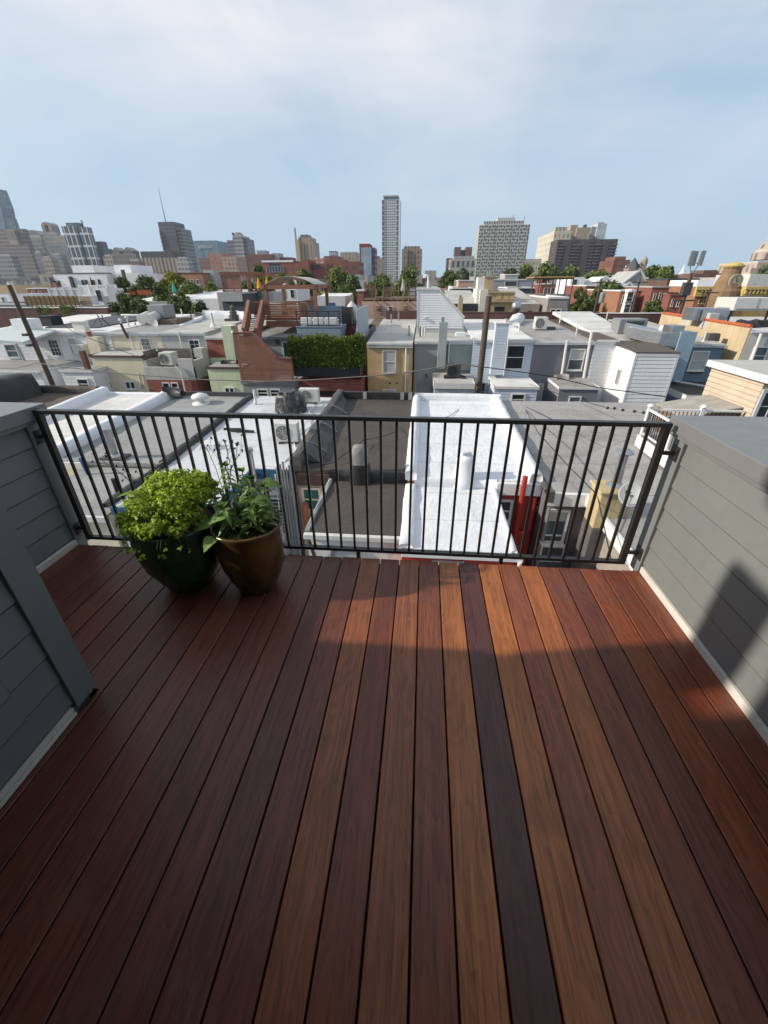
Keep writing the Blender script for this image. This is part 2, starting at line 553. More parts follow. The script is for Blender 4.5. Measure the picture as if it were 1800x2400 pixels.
fig = noise(nt, mp((7, 0.9, 1)), 1.0, 4, 0.55, 1.6)
warp = noise(nt, mp((5, 1.1, 1)), 1.0, 3, 0.5)
wv = nd(nt, 'ShaderNodeSeparateXYZ', {0: sh})
arc = mth(nt, 'ADD', mth(nt, 'MULTIPLY', wv.outputs[0], 26.0), mth(nt, 'ADD', mth(nt, 'MULTIPLY', warp, 17.0), mth(nt, 'MULTIPLY', wv.outputs[1], 1.3)))
rings = mth(nt, 'FRACT', arc)
rings = mth(nt, 'MULTIPLY', rings, mth(nt, 'ADD', 0.45, mth(nt, 'MULTIPLY', fig, 0.8)))
pores = noise(nt, mp((150, 4.5, 1)), 1.0, 4, 0.65)
fibre = noise(nt, mp((60, 1.6, 1)), 1.0, 4, 0.6, 0.5)
blot = noise(nt, mp((2.6, 1.1, 1)), 1.0, 6, 0.65, 0.8)
wear = noise(nt, obco(nt, (1.0, 1.6, 1)), 2.3, 7, 0.66, 0.9)
c = mixc(nt, ramp(nt, rings, [(0.15, 0.0), (0.8, 0.62)]), ca.outputs[0], mixc(nt, 1.0, ca.outputs[0], (0.46, 0.38, 0.36), 'MULTIPLY'))
c = mixc(nt, ramp(nt, fibre, [(0.40, 0.0), (0.70, 0.65)]), c, mixc(nt, 1.0, ca.outputs[0], (1.7, 1.6, 1.5), 'MULTIPLY'))
c = mixc(nt, ramp(nt, fig, [(0.50, 0.0), (0.75, 0.5)]), c, mixc(nt, 1.0, ca.outputs[0], (1.5, 1.45, 1.1), 'MULTIPLY'))
c = mixc(nt, ramp(nt, pores, [(0.52, 0.0), (0.72, 0.75)]), c, mixc(nt, 1.0, ca.outputs[0], (0.20, 0.18, 0.20), 'MULTIPLY'))
c = mixc(nt, ramp(nt, blot, [(0.47, 0.0), (0.70, 0.55)]), c, mixc(nt, 1.0, ca.outputs[0], (0.55, 0.48, 0.48), 'MULTIPLY'))
c = mixc(nt, ramp(nt, wear, [(0.53, 0.0), (0.64, 0.30)]), c, (0.12, 0.062, 0.044))
nt.links.new(c, b.inputs['Base Color'])
nt.links.new(ramp(nt, mth(nt, 'ADD', mth(nt, 'MULTIPLY', wear, 0.6), mth(nt, 'MULTIPLY', pores, 0.4)), [(0.3, 0.30), (0.68, 0.54)]), b.inputs['Roughness'])
b.inputs['Specular IOR Level'].default_value = 0.45
bump(nt, b, mth(nt, 'ADD', mth(nt, 'MULTIPLY', pores, 0.6), mth(nt, 'MULTIPLY', rings, 0.25)), 0.35, 0.0016)
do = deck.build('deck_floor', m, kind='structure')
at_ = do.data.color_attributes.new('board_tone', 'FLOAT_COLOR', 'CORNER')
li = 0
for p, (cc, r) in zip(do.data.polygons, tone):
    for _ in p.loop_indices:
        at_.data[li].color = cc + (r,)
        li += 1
fr = MB()
for k in range(7):
    y = -0.35 + k * 0.44
    fr.box(-2.58, 1.53, y, y + .04, -.20, -.032)
fr.box(-2.85, 1.85, 2.395, 2.425, -.30, -.034)
fr.box(-2.85, 1.85, -.4, 2.39, -.9, -.25)
fr.build('deck_framing', M['black'], kind='structure')

# ------------------------------------------------------------------ parapets either side
def cap_prism(mb, xi, xo, y0, y1):
    s = 1 if xo > xi else -1
    mb.box(xi, xo, y0, y1, 0.965, 1.05)
    mb.box(xi + s * .018, xo - s * .018, y0 + .0, y1 - .018, 0.935, 0.9645)


t = thing('parapet', 'grey clapboard parapet with metal cap on the sunlit right side of the deck', 'parapet', (1.8, 1.0, 0))
MB().box(1.57, 2.0, -.4, 2.53, -.9, .936).build('core', M['clap'], t)
mb = MB().lap((1.568, 2.44), (1.568, -.4), .05, .93, .15, .011, .011)
mb.build('siding', M['clap'], t)
mb = MB().box(1.544, 1.575, 2.445, 2.555, -.03, .934).box(1.575, 2.0, 2.53, 2.552, -.8, .934)
mb.build('corner_trim', M['clap'], t, bevel=.002)
MB().box(1.546, 1.5675, -.4, 2.43, .001, .048).build('base_strip', M['strip'], t, bevel=.002)
mb = MB(); cap_prism(mb, 1.505, 2.05, -.45, 2.60); mb.build('cap', M['cap'], t, bevel=.004)

t = thing('parapet', 'shaded grey clapboard parapet with metal cap behind the two pots on the left', 'parapet', (-2.85, 1.9, 0))
MB().box(-3.05, -2.62, 1.25, 2.53, -.9, .936).build('core', M['clap'], t)
MB().lap((-2.618, 1.25), (-2.618, 2.43), .05, .93, .15, .011, .011).build('siding', M['clap'], t)
mb = MB().box(-2.625, -2.594, 2.435, 2.555, -.03, .934).box(-3.05, -2.625, 2.53, 2.552, -.8, .934)
mb.build('corner_trim', M['clap'], t, bevel=.002)
MB().box(-2.6175, -2.588, 1.25, 2.43, .001, .048).build('base_strip', M['strip'], t, bevel=.002)
mb = MB(); cap_prism(mb, -2.555, -3.10, 1.2, 2.60); mb.build('cap', M['cap'], t, bevel=.004)

# stair bulkhead that closes the near left side and stands behind the viewer
t = thing('stair_bulkhead', 'near grey clapboard stair bulkhead corner at the left edge, its base on the deck boards', 'bulkhead', (-2.1, .4, 0))
mb = MB().box(-1.69, -1.576, .925, 1.205, -.9, 2.17).box(-1.69, -1.576, .772, .9245, -.9, 1.5).box(-1.69, -1.576, -.62, .7715, -.9, 2.56)
mb.box(-2.62, -1.7, -.62, 1.249, -.9, 1.1)
mb.build('core', M['clap'], t)
mb = MB().lap((-1.56, .925), (-1.56, 1.104), .05, 2.17, .15, .011, .011).lap((-1.56, .772), (-1.56, .9249), .05, 1.5, .15, .011, .011).lap((-1.56, -.42), (-1.56, .7719), .05, 2.56, .15, .011, .011)
mb.build('siding', M['clap'], t)
MB().box(-1.575, -1.536, 1.1045, 1.225, .03, 2.17).box(-1.70, -1.5705, 1.206, 1.225, -.02, 2.17).build('corner_trim', M['clap'], t, bevel=.002)
MB().box(-1.559, -1.540, -.42, 1.09, .001, .016).box(-1.559, -1.546, -.42, 1.09, .024, .046).build('base_strip', M['strip'], t)
mb = MB().box(-1.56, 3.0, -.62, -.435, -.9, 2.56)
mb.build('rear_wall', M['clap'], t)
MB().box(-1.7, 1.25, -.62, 1.2, 2.565, 2.75).build('added_eave', M['clap'], t)  # unseen overhang, added to block sky light and darken the near boards
MB().lap((-1.53, -.433), (1.54, -.433), .05, 2.56, .15, .011, .011).build('rear_siding', M['clap'], t)

# ------------------------------------------------------------------ railing
RY, RX0, RX1 = 2.5, -2.535, 1.447
t = thing('railing', 'black steel railing with thin upright bars at the front edge of the deck', 'railing', ((RX0 + RX1) / 2, RY, 0))
MB().box(RX0 - .02, RX1 + .02, RY - .021, RY + .021, 1.006, 1.032).build('top_rail', M['rail'], t, bevel=.002)
MB().box(RX0 + .019, RX1 - .019, RY - .019, RY + .019, .022, .045).build('bottom_rail', M['rail'], t, bevel=.002)
for x in (RX0, RX1):
    MB().box(x - .019, x + .019, RY - .019, RY + .019, .022, 1.0055).build('post', M['rail'], t, bevel=.002)
nb = 39
for i in range(1, nb + 1):
    x = RX0 + (RX1 - RX0) * i / (nb + 1)
    MB().box(x - .0078, x + .0078, RY - .0078, RY + .0078, .0455, 1.0055).build('baluster', M['rail'], t)
for x, s, w in ((RX0, -1, -2.594), (RX1, 1, 1.544)):
    for z in (.115, .845):
        mb = MB().bar((x + s * .019, RY, z), (w, RY, z), .022, .022).box(w - .006 - (s > 0) * .0, w + .006, RY - .04, RY + .04, z - .045, z + .045)
        mb.build('bracket', M['rail'], t, bevel=.001)
for x in (-.42, .62):
    MB().box(x - .012, x + .012, RY - .012, RY + .012, -.30, .0215).build('foot', M['rail'], t)

# ------------------------------------------------------------------ the two glazed pots
def glaze(name, c1, c2, c3):
    m, nt, b = newmat(name)
    n = noise(nt, obco(nt, (1, 1, .35)), 6, 6, .6, .5)
    n2 = noise(nt, obco(nt, (1, 1, .12)), 18, 4)
    c = ramp(nt, n, [(.3, c1), (.55, c2), (.78, c3)])
    c = mixc(nt, ramp(nt, n2, [(.5, 0.), (.8, .4)]), c, c1)
    nt.links.new(c, b.inputs['Base Color'])
    b.inputs['Roughness'].default_value = .22
    bump(nt, b, n2, .25, .006)
    return m


soil = plain('potting_soil', (.03, .022, .015), .95, .3, 12, 0, .8, 60)
BC, GC = (-1.035, 2.085), (-1.50, 2.085)
bp_ = [(.02, .004), (.118, .0), (.124, .012), (.160, .09), (.194, .20), (.210, .31), (.213, .40), (.211, .452), (.217, .468), (.213, .480), (.203, .482), (.197, .47), (.19, .44), (.005, .43)]
t = thing('plant_pot', 'brown glazed pot with a tall leafy plant, on the deck by the railing', 'pot', BC + (0,))
MB().lathe(bp_[:12], BC + (.0,), 40, False).build('vessel', glaze('brown_glaze', (.045, .026, .010), (.115, .060, .020), (.18, .10, .036)), t, smooth=True)
MB().lathe([(.193, .44), (.15, .452), (.08, .456), (.004, .459)], BC + (0,), 32, False).build('soil', soil, t, smooth=True)
gp_ = [(.02, .004), (.135, .0), (.142, .012), (.185, .09), (.233, .19), (.256, .29), (.262, .38), (.258, .455), (.262, .475), (.256, .488), (.246, .487), (.240, .47), (.235, .44)]
t = thing('plant_pot', 'large dark green glazed pot overflowing with small-leaved greens, left of the brown pot', 'pot', GC + (0,))
MB().lathe(gp_, GC + (.0,), 40, False).build('vessel', glaze('green_glaze', (.008, .020, .009), (.022, .080, .028), (.045, .13, .048)), t, smooth=True)
MB().lathe([(.236, .45), (.15, .465), (.004, .47)], GC + (0,), 32, False).build('soil', soil, t, smooth=True)


def leaf(mb, p, d, up, L, W, fold=.25, droop=.3, heart=False):
    """pointed leaf blade, two strips folded on the midrib and drooping to the tip"""
    d = d.normalized()
    s = d.cross(up)
    if s.length < 1e-4: s = Vector((1, 0, 0))
    s.normalize()
    u = s.cross(d).normalized()
    prof = [(0, .05), (.18, .75), (.42, 1.0), (.7, .62), (1., .02)] if not heart else [(0, .25), (.12, .95), (.35, 1.0), (.65, .68), (1., .03)]
    mid, lf, rt = [], [], []
    for q, w in prof:
        c = p + d * (L * q) - Vector((0, 0, 1)) * (droop * L * q * q)
        mid.append(c)
        lf.append(c + s * (W / 2 * w) + u * (W * fold * w * .5))
        rt.append(c - s * (W / 2 * w) + u * (W * fold * w * .5))
    n = len(prof)
    mb.faces(mid + lf + rt, [f for k in range(n - 1) for f in ((k, k + 1, n + k + 1, n + k), (k + 1, k, 2 * n + k, 2 * n + k + 1))])


def rv(a=1.0):
    return Vector((rnd.gauss(0, 1), rnd.gauss(0, 1), rnd.gauss(0, a))).normalized()


g1 = leafmat('bright_greens', (.13, .22, .02), (.54, .68, .085), .45, .4)
g2 = leafmat('basil_green', (.06, .13, .03), (.22, .34, .09), .42, .25)
g3 = leafmat('moss_green', (.045, .07, .018), (.13, .165, .04), .7, .15)
stemm = plain('green_stem', (.07, .10, .03), .6, .2)
# bushy greens: domed clumps of tiny trifoliate leaves, spilling over the front rim
mb, ms = MB(), MB()
clumps = []
for i in range(64):
    a, r = rnd.uniform(0, 2 * PI), .205 * math.sqrt(rnd.random())
    x, y = GC[0] + .02 + r * cos(a) * 1.02, GC[1] + r * sin(a) * .98
    clumps.append((x, y, .545 + .13 * (1 - (r / .26) ** 2) + .05 * (x - GC[0]) / .3 + rnd.uniform(-.035, .055), rnd.uniform(.05, .085)))
for i in range(30):
    a = rnd.uniform(-2.9, -.3)
    r = rnd.uniform(.21, .27)
    clumps.append((GC[0] + r * cos(a), GC[1] + r * sin(a), rnd.uniform(.49, .57) + .03 * cos(a), rnd.uniform(.03, .05)))
for (x, y, z, R) in clumps:
    for j in range(int(135 * (R / .07) ** 1.6)):
        d = rv(.8)
        if d.z < -.3: d.z *= -.6
        p = Vector((x, y, z)) + d * R * rnd.uniform(.7, 1.08)
        s = rnd.uniform(.007, .0135)
        f = (d + rv() * .7).normalized()
        for q in range(3):
            a = rv(.5)
            b = (a - f * a.dot(f)).normalized()
            leaf(mb, p, b, f, s * 1.25, s * 1.15, .15, .2, True)
    ms.tube([(x * .6 + GC[0] * .4, y * .6 + GC[1] * .4, .45), (x, y, z - R * .3)], .0022, 4)
for i in range(16):
    a = rnd.uniform(-2.7, -.5)
    p = Vector((GC[0] + .25 * cos(a), GC[1] + .25 * sin(a), .50))
    q = p + Vector((cos(a) * rnd.uniform(.03, .07), sin(a) * .05, -rnd.uniform(.05, .13)))
    ms.tube([p, (p + q) / 2 + Vector((cos(a) * .03, sin(a) * .03, .01)), q], .0013, 4)
    for j in range(4):
        leaf(mb, q + rv() * .008, rv(.4), Vector((0, -.6, .8)), .018, .016, .1, .2, True)
for (dx, dy, dz, dirx) in ((-.10, -.10, .70, -.9), (-.02, -.03, .74, .5), (-.08, -.14, .66, -.4)):
    leaf(mb, Vector((GC[0] + dx, GC[1] + dy, dz)), Vector((dirx, -.5, .35)), Vector((0, 0, 1)), .12, .05, .3, .35)
t = thing('leafy_plant', 'bright green bushy small-leaved plant spilling over the dark green pot', 'plant', GC + (.45,))
mb.build('foliage', g1, t)
ms.build('stem', stemm, t)
# tall broad-leaved plant with heart-shaped side leaves, in the brown pot
t = thing('leafy_plant', 'tall plant with long pointed leaves growing in the brown pot', 'plant', BC + (.45,))
mb, ms = MB(), MB()
for (x, y, lx, ly, H) in ((-.05, .05, -.05, .02, .37), (.02, .02, .03, -.01, .28), (.08, .05, .05, .0, .25), (-.02, .10, -.01, .03, .31), (-.09, -.02, -.06, -.03, .22), (.05, -.06, .04, -.04, .20), (-.04, -.08, -.02, -.05, .20), (.11, -.01, .05, -.02, .19), (-.12, .05, -.05, .01, .24), (.02, .09, .02, .02, .27)):
    p0 = Vector((BC[0] + x, BC[1] + y, .45))
    p1 = p0 + Vector((lx, ly, H))
    ms.tube([p0, (p0 + p1) / 2 + Vector((.01, 0, 0)), p1], .0055, 6, .003)
    n = int(H / .034)
    for k in range(n):
        q = p0.lerp(p1, .22 + .78 * k / n)
        for r in range(3):
            a = k * 2.4 + r * 2.1 + rnd.uniform(-.4, .4)
            L = rnd.uniform(.062, .105) * (1.15 - .5 * k / n)
            leaf(mb, q, Vector((cos(a), sin(a), rnd.uniform(.15, .6))), Vector((0, 0, 1)), L, L * rnd.uniform(.36, .46), .35, rnd.uniform(.5, 1.0))
    for r in range(9):
        leaf(mb, p1, Vector((rnd.gauss(0, .5), rnd.gauss(0, .5), .8)), Vector((0, -1, .3)), rnd.uniform(.03, .06), .022, .35, .3)
for (dx, dy, dz, ax, ay) in ((-.16, -.11, .53, -.8, -.45), (-.13, -.16, .47, -.1, -.7), (-.20, -.05, .50, -.9, -.2), (.10, -.05, .66, .9, .1), (-.05, -.12, .60, -.7, -.5), (.12, .06, .72, .9, .2)):
    p = Vector((BC[0] + dx, BC[1] + dy, dz))
    ms.tube([(BC[0] + dx * .3, BC[1] + dy * .3, .45), p], .0025, 4)
    leaf(mb, p, Vector((ax, ay, .1)), Vector((0, -.3, 1)), .115, .085, .12, .45, True)
mb.build('foliage', g2, t)
ms.build('stem', stemm, t)
# low ground cover round its foot
mb = MB()
for i in range(2600):
    a, r = rnd.uniform(0, 2 * PI), .192 * math.sqrt(rnd.random())
    p = Vector((BC[0] + r * cos(a), BC[1] + r * sin(a), .448 + rnd.random() * .028 * (1.2 - r / .2)))
    leaf(mb, p, rv(.6), Vector((0, 0, 1)), rnd.uniform(.008, .015), rnd.uniform(.006, .01), .2, .2, True)
for i in range(60):
    a, r = rnd.uniform(-1.5, 1.2), rnd.uniform(.08, .18)
    p = Vector((BC[0] + r * cos(a), BC[1] + r * sin(a), .45))
    q = p + Vector((rnd.uniform(-.03, .07), rnd.uniform(-.05, .03), rnd.uniform(.04, .15)))
    mb.tube([p, (p + q) / 2 + Vector((.012, 0, .015)), q], .0011, 3)
    for j in range(3): leaf(mb, q, rv(.5), Vector((0, 0, 1)), .018, .010)
tag(mb.build('ground_cover_plant', g3), 'low mossy ground cover round the foot of the tall plant in the brown pot', 'plant')
# dry seed-head stalks leaning through the railing
dry = plain('dry_stalk', (.13, .10, .08), .8, .25)
sd = plain('dark_seed_head', (.035, .024, .020), .9, .3)


def stalks(c, ends, label, rs):
    t = thing('dry_stalk', label, 'dry stalks', c)
    a, h = MB(), MB()
    for e in ends:
        c0, e0 = Vector(c), Vector(e)
        mid = (c0 + e0) / 2 + Vector((rnd.uniform(-.03, .03), .02, .05))
        a.tube([c0, mid, e0], .0028, 5, .0015)
        for j in range(rs):
            b0 = mid.lerp(e0, rnd.uniform(.2, 1.))
            e1 = b0 + (e0 - c0).normalized() * rnd.uniform(.03, .10) + rv() * .05
            a.tube([b0, e1], .0013, 4)
            for q in range(7):
                leaf(h, e1, rv(1), Vector((0, 0, 1)), .014, .007)
            h.lathe([(.001, -.006), (.0065, 0), (.001, .007)], tuple(e1), 6, False)
            h.build('seed_head', sd, t)
            h = MB()
    a.build('stem', dry, t)


g = GC
stalks((g[0] - .15, g[1] + .10, .47), [(-1.98, 2.30, .70), (-2.12, 2.34, .80), (-1.86, 2.40, .60), (-1.95, 2.38, .62)], 'dry brown stalks with seed heads leaning left out of the dark green pot', 3)
stalks((g[0] + .26, g[1] + .20, .47), [(-1.34, 2.36, .86), (-1.22, 2.38, .89), (-1.12, 2.42, .85), (-1.30, 2.40, .80), (-1.16, 2.36, .78), (-1.22, 2.36, .76)], 'dry brown stalks with star-shaped seed heads rising between the two pots', 4)
# ------------------------------------------------------------------ ground
ZG = -10.0
m, nt, b = newmat('city_ground')
c = ramp(nt, noise(nt, obco(nt), .05, 8), [(.3, (.05, .05, .05)), (.5, (.10, .098, .095)), (.7, (.16, .15, .14))])
nt.links.new(c, b.inputs['Base Color'])
b.inputs['Roughness'].default_value = .9
MB().poly((-2600, -40, ZG), (2600, -40, ZG), (2600, 2600, ZG), (-2600, 2600, ZG)).build('ground', m, kind='structure')

# ------------------------------------------------------------------ builders for houses
def wmap(fc, pl):
    return {'S': lambda u, d, z: (u, pl - d, z), 'W': lambda u, d, z: (pl - d, u, z), 'E': lambda u, d, z: (pl + d, u, z), 'N': lambda u, d, z: (u, pl + d, z)}[fc]


def wbox(mb, fc, pl, u0, u1, d0, d1, z0, z1):
    f = wmap(fc, pl)
    a, c = f(u0, d0, z0), f(u1, d1, z1)
    return mb.box(a[0], c[0], a[1], c[1], a[2], c[2])


def window(par, fc, pl, u0, u1, z0, z1, fr='white', gl='glass', blind=0.0, style='dh', fw=.07, proud=.085, sill=True, bars=0, label=None, muntin=(0, 0), cols=1):
    if u0 > u1: u0, u1 = u1, u0
    mb = MB()
    B = lambda *a: wbox(mb, fc, pl, *a)
    B(u0, u0 + fw, 0, proud, z0, z1); B(u1 - fw, u1, 0, proud, z0, z1)
    B(u0 + fw, u1 - fw, 0, proud - .003, z1 - fw, z1); B(u0 + fw, u1 - fw, 0, proud - .003, z0, z0 + fw)
    if sill: B(u0 - .05, u1 + .05, 0, proud + .05, z0 - .05, z0 - .002)
    zm = (z0 + z1) / 2
    t = fw * .5
    if style == 'dh': B(u0 + fw, u1 - fw, .005, proud - .012, zm - t * .6, zm + t * .6)
    for k in range(1, cols):
        uc = u0 + (u1 - u0) * k / cols
        B(uc - t, uc + t, 0, proud - .006, z0 + fw, z1 - fw)
    nu, nz = muntin
    for k in range(1, nu):
        uc = u0 + fw + (u1 - u0 - 2 * fw) * k / nu
        B(uc - .012, uc + .012, .012, proud - .02, z0 + fw, z1 - fw)
    for k in range(1, nz):
        zc = z0 + fw + (z1 - z0 - 2 * fw) * k / nz
        B(u0 + fw, u1 - fw, .012, proud - .024, zc - .012, zc + .012)
    for k in range(1, bars + 1):
        uc = u0 + (u1 - u0) * k / (bars + 1)
        B(uc - .012, uc + .012, proud, proud + .02, z0 + .02, z1 - .02)
    w = mb.build('window', M[fr], par, label)
    g = MB()
    wbox(g, fc, pl, u0 + fw * .9, u1 - fw * .9, .002, .032, z0 + fw * .9, z1 - fw * .9)
    g.build('pane', M[gl], w)
    if blind:
        g = MB()
        wbox(g, fc, pl, u0 + fw, u1 - fw, .0325, .038, z1 - fw - (z1 - z0 - 2 * fw) * blind, z1 - fw)
        g.build('blind', M['blind'], w)
    return w


def winpx(par, x0, y0, x1, y1, Y, **k):
    """a window on a wall that faces the viewer at distance Y, from its top corners and foot in the photo"""
    (a, z1), (c, _), (_, z0) = at(x0, y0, Y), at(x1, y0, Y), at((x0 + x1) / 2, y1, Y)
    k.setdefault('fw', min(.08, (c - a) * .12))
    return window(par, 'S', Y, a, c, z0, z1, **k)


def shell(x0, x1, y0, y1, z0, z1, mb=None):
    mb = mb or MB()
    mb.poly((x0, y0, z0), (x1, y0, z0), (x1, y0, z1), (x0, y0, z1)).poly((x1, y0, z0), (x1, y1, z0), (x1, y1, z1), (x1, y0, z1))
    mb.poly((x1, y1, z0), (x0, y1, z0), (x0, y1, z1), (x1, y1, z1)).poly((x0, y1, z0), (x0, y0, z0), (x0, y0, z1), (x0, y1, z1))
    return mb


def lump(mb, p, q, w, h, jit=.02, step=.45, z0=-.05):
    """hand-laid coated coping: a low rounded ridge from p to q"""
    p, q = Vector(p), Vector(q)
    d = q - p
    n = max(2, int(d.length / step))
    s = Vector((d.y, -d.x, 0)).normalized()
    prof = [(-.5, z0), (-.48, .55 * h), (-.34, .95 * h), (0, h), (.34, .95 * h), (.48, .55 * h), (.5, z0)]
    i = len(mb.v)
    for k in range(n + 1):
        c = p + d * (k / n)
        for a, z in prof:
            mb.v.append(tuple(c + s * (a * w + rnd.uniform(-jit, jit)) + Vector((0, 0, z + (rnd.uniform(-jit, jit) if z > 0 else 0)))))
    m_ = len(prof)
    for k in range(n):
        for j in range(m_ - 1):
            a = i + k * m_ + j
            mb.f.append((a, a + 1, a + m_ + 1, a + m_))
            mb.mi.append(mb.cur)
    mb.f.append(tuple(i + j for j in range(m_)))
    mb.f.append(tuple(i + n * m_ + j for j in reversed(range(m_))))
    mb.mi += [mb.cur] * 2
    return mb


def sheet(mb, x0, x1, y0, y1, za, zb, t=.12, nx=8, ny=14, jit=.012):
    """roof surface rising from za at y0 to zb at y1, slightly uneven, with a thickness"""
    i = len(mb.v)
    for a in range(ny + 1):
        for c in range(nx + 1):
            e = 0 if a in (0, ny) or c in (0, nx) else rnd.uniform(-jit, jit)
            mb.v.append((x0 + (x1 - x0) * c / nx, y0 + (y1 - y0) * a / ny, za + (zb - za) * a / ny + e))
    for a in range(ny):
        for c in range(nx):
            k = i + a * (nx + 1) + c
            mb.f.append((k, k + 1, k + nx + 2, k + nx + 1))
            mb.mi.append(mb.cur)
    mb.poly((x0, y0, za - t), (x1, y0, za - t), (x1, y0, za), (x0, y0, za)).poly((x1, y0, za - t), (x1, y1, zb - t), (x1, y1, zb), (x1, y0, za))
    mb.poly((x0, y1, zb - t), (x0, y0, za - t), (x0, y0, za), (x0, y1, zb)).poly((x1, y1, zb - t), (x0, y1, zb - t), (x0, y1, zb), (x1, y1, zb))
    return mb


def wrapped(mb, x, y, z0, z1, w0, w1, d, m_lo=0, m_hi=0, split=.4):
    """coated stub chimney: lumpy tapered stack"""
    n = 7
    i = len(mb.v)
    K = 10
    for k in range(n + 1):
        f = k / n
        w = w0 + (w1 - w0) * f ** .7
        if k == n: w *= .8
        for q in range(K):
            a = 2 * PI * (q + .5) / K
            cx, cy = cos(a), sin(a)
            s = 1 / max(abs(cx), abs(cy)) * .9
            s = s * .75 + .3
            mb.v.append((x + cx * s * w / 2 + rnd.uniform(-.028, .028), y + cy * s * d / 2 * (1 - .2 * f) + rnd.uniform(-.028, .028), z0 + (z1 - z0) * f + rnd.uniform(-.02, .02) * (k > 0)))
    for k in range(n):
        for q in range(K):
            mb.f.append((i + k * K + q, i + k * K + (q + 1) % K, i + (k + 1) * K + (q + 1) % K, i + (k + 1) * K + q))
            mb.mi.append(m_lo if k / n < split else m_hi)
    mb.f.append(tuple(i + n * K + q for q in range(K)))
    mb.mi.append(m_hi)
    return mb


def vent(par, x, y, z, h, r=.055, mat='white', cap='none', name='vent_pipe'):
    mb = MB().tube([(x, y, z - .1), (x, y, z + h)], r, 12)
    mb.lathe([(r * 2.1, 0), (r * 1.8, .03), (r * 1.05, .09)], (x, y, z), 12, False)
    if cap == 'cone': mb.lathe([(.005, h + .16), (r * 1.9, h + .05), (r * 1.9, h + .03), (.005, h + .04)], (x, y, z), 14, False)
    if cap == 'band': mb.lathe([(r * 1.12, h - .09), (r * 1.25, h - .05), (r * 1.25, h + .01), (.003, h + .035)], (x, y, z), 14, False)
    if cap == 'hood': mb.tube([(x, y, z + h), (x, y, z + h + .08), (x + .06, y, z + h + .15), (x + .14, y, z + h + .13), (x + .17, y, z + h + .04)], r, 10)
    return mb.build(name, M[mat], par, smooth=False)


def condenser(x, y, z, w, d, h, label, mats=('ac_white', 'dark'), rot=0.0, group=None):
    """split-system outdoor unit: cabinet, round fan grille, feet"""
    t = thing('air_conditioner', label, 'air conditioner', (x, y, z), group)
    MB().box(x - w / 2, x + w / 2, y - d / 2, y + d / 2, z + .07, z + h).build('cabinet', M[mats[0]], t, bevel=.012)
    mb = MB()
    R = min(h - .07, w) * .40
    cx, cz = x - w * .14, z + .07 + (h - .07) / 2
    for rr in (R, R * .8, R * .6, R * .4, R * .2):
        pts = [(cx + rr * cos(a * PI / 10), y - d / 2 - .014, cz + rr * sin(a * PI / 10)) for a in range(21)]
        mb.tube(pts, .007, 5)
    for a in range(8):
        mb.bar((cx, y - d / 2 - .018, cz), (cx + R * cos(a * PI / 4), y - d / 2 - .018, cz + R * sin(a * PI / 4)), .01, .006)
    mb.build('fan_grille', M[mats[0]], t)
    pts = [(cx + R * cos(a * PI / 12), y - d / 2 - .004, cz + R * sin(a * PI / 12)) for a in range(24)]
    MB().poly(*pts).build('fan_opening', M[mats[1]], t)
    for s in (-.32, .32):
        MB().box(x + w * s - .05, x + w * s + .05, y - d / 2 - .06, y + d / 2 + .06, z, z + .069).build('foot', M['dark'], t)
    return t


M['ac_white'] = plain('air_conditioner_enamel', (.56, .56, .53), .5, .08, 3, .3, .05)
M['silver'] = roofing('silver_coated_roof', (.56, .575, .60), (.30, .30, .31), .45, .5, 1.1, .5)
M['whiteroof'] = roofing('white_coated_roof', (.66, .68, .71), (.50, .50, .48), .22, .75, 1.6, .5)
M['whitecoat'] = plain('white_roof_coating', (.66, .68, .71), .5, .06, 1.2, .12, .6, 5)
M['blackroof'] = roofing('black_rolled_roof', (.060, .052, .046), (.032, .030, .029), .6, .6, .92, .8)
M['tar'] = plain('roofing_tar', (.018, .017, .017), .55, .4, 2, 0, .7, 9)
M['oldtar'] = plain('weathered_tar', (.075, .07, .066), .7, .35, 2.5, .2, .6, 9)
M['greyroof'] = roofing('grey_rolled_roof', (.27, .275, .275), (.15, .145, .14), .5, .5, .95, .8)
M['greyroof2'] = roofing('stained_grey_roof', (.31, .305, .30), (.13, .125, .12), .6, .7, 2.6, .85)
M['paleroof'] = roofing('pale_grey_roof', (.42, .42, .40), (.22, .21, .19), .5, .45, 1.0, .75)
M['brownroof'] = roofing('brown_rolled_roof', (.095, .076, .060), (.05, .045, .04), .5, .6, .9, .85)
M['red'] = plain('red_painted_stucco', (.36, .030, .019), .55, .12, 1.2, .12, .3)
M['cream'] = plain('cream_stucco', (.66, .59, .45), .8, .10, .9, .28, .3, 18)
M['whitestucco'] = plain('white_stucco', (.66, .64, .59), .8, .1, 1.2, .4, .35, 20)
M['purplegrey'] = plain('purple_grey_stucco', (.125, .118, .130), .8, .12, .9, .15, .4, 20)
M['beigewall'] = plain('beige_wall', (.30, .265, .225), .8, .1, .9, .25, .3, 20)
M['paleblue'] = plain('pale_blue_wall', (.42, .46, .47), .7, .1, 1, .3, .2)
M['blue'] = plain('blue_trim', (.025, .10, .20), .5, .18, 2, .1, .2)
M['maroon'] = plain('maroon_pipe', (.075, .012, .012), .45, .1)
M['brownstone'] = plain('brown_trim', (.085, .045, .035), .65, .15)
M['teal'] = glass('teal_window', (.012, .075, .065), .15)
M['yellowst'] = plain('yellow_stucco', (.46, .365, .20), .85, .14, 1.2, .45, .45, 14)
M['terracotta'] = plain('terracotta', (.30, .11, .055), .8, .15)
M['shingle'] = plain('grey_shingles', (.10, .105, .11), .85, .2, 6, .1, .3)

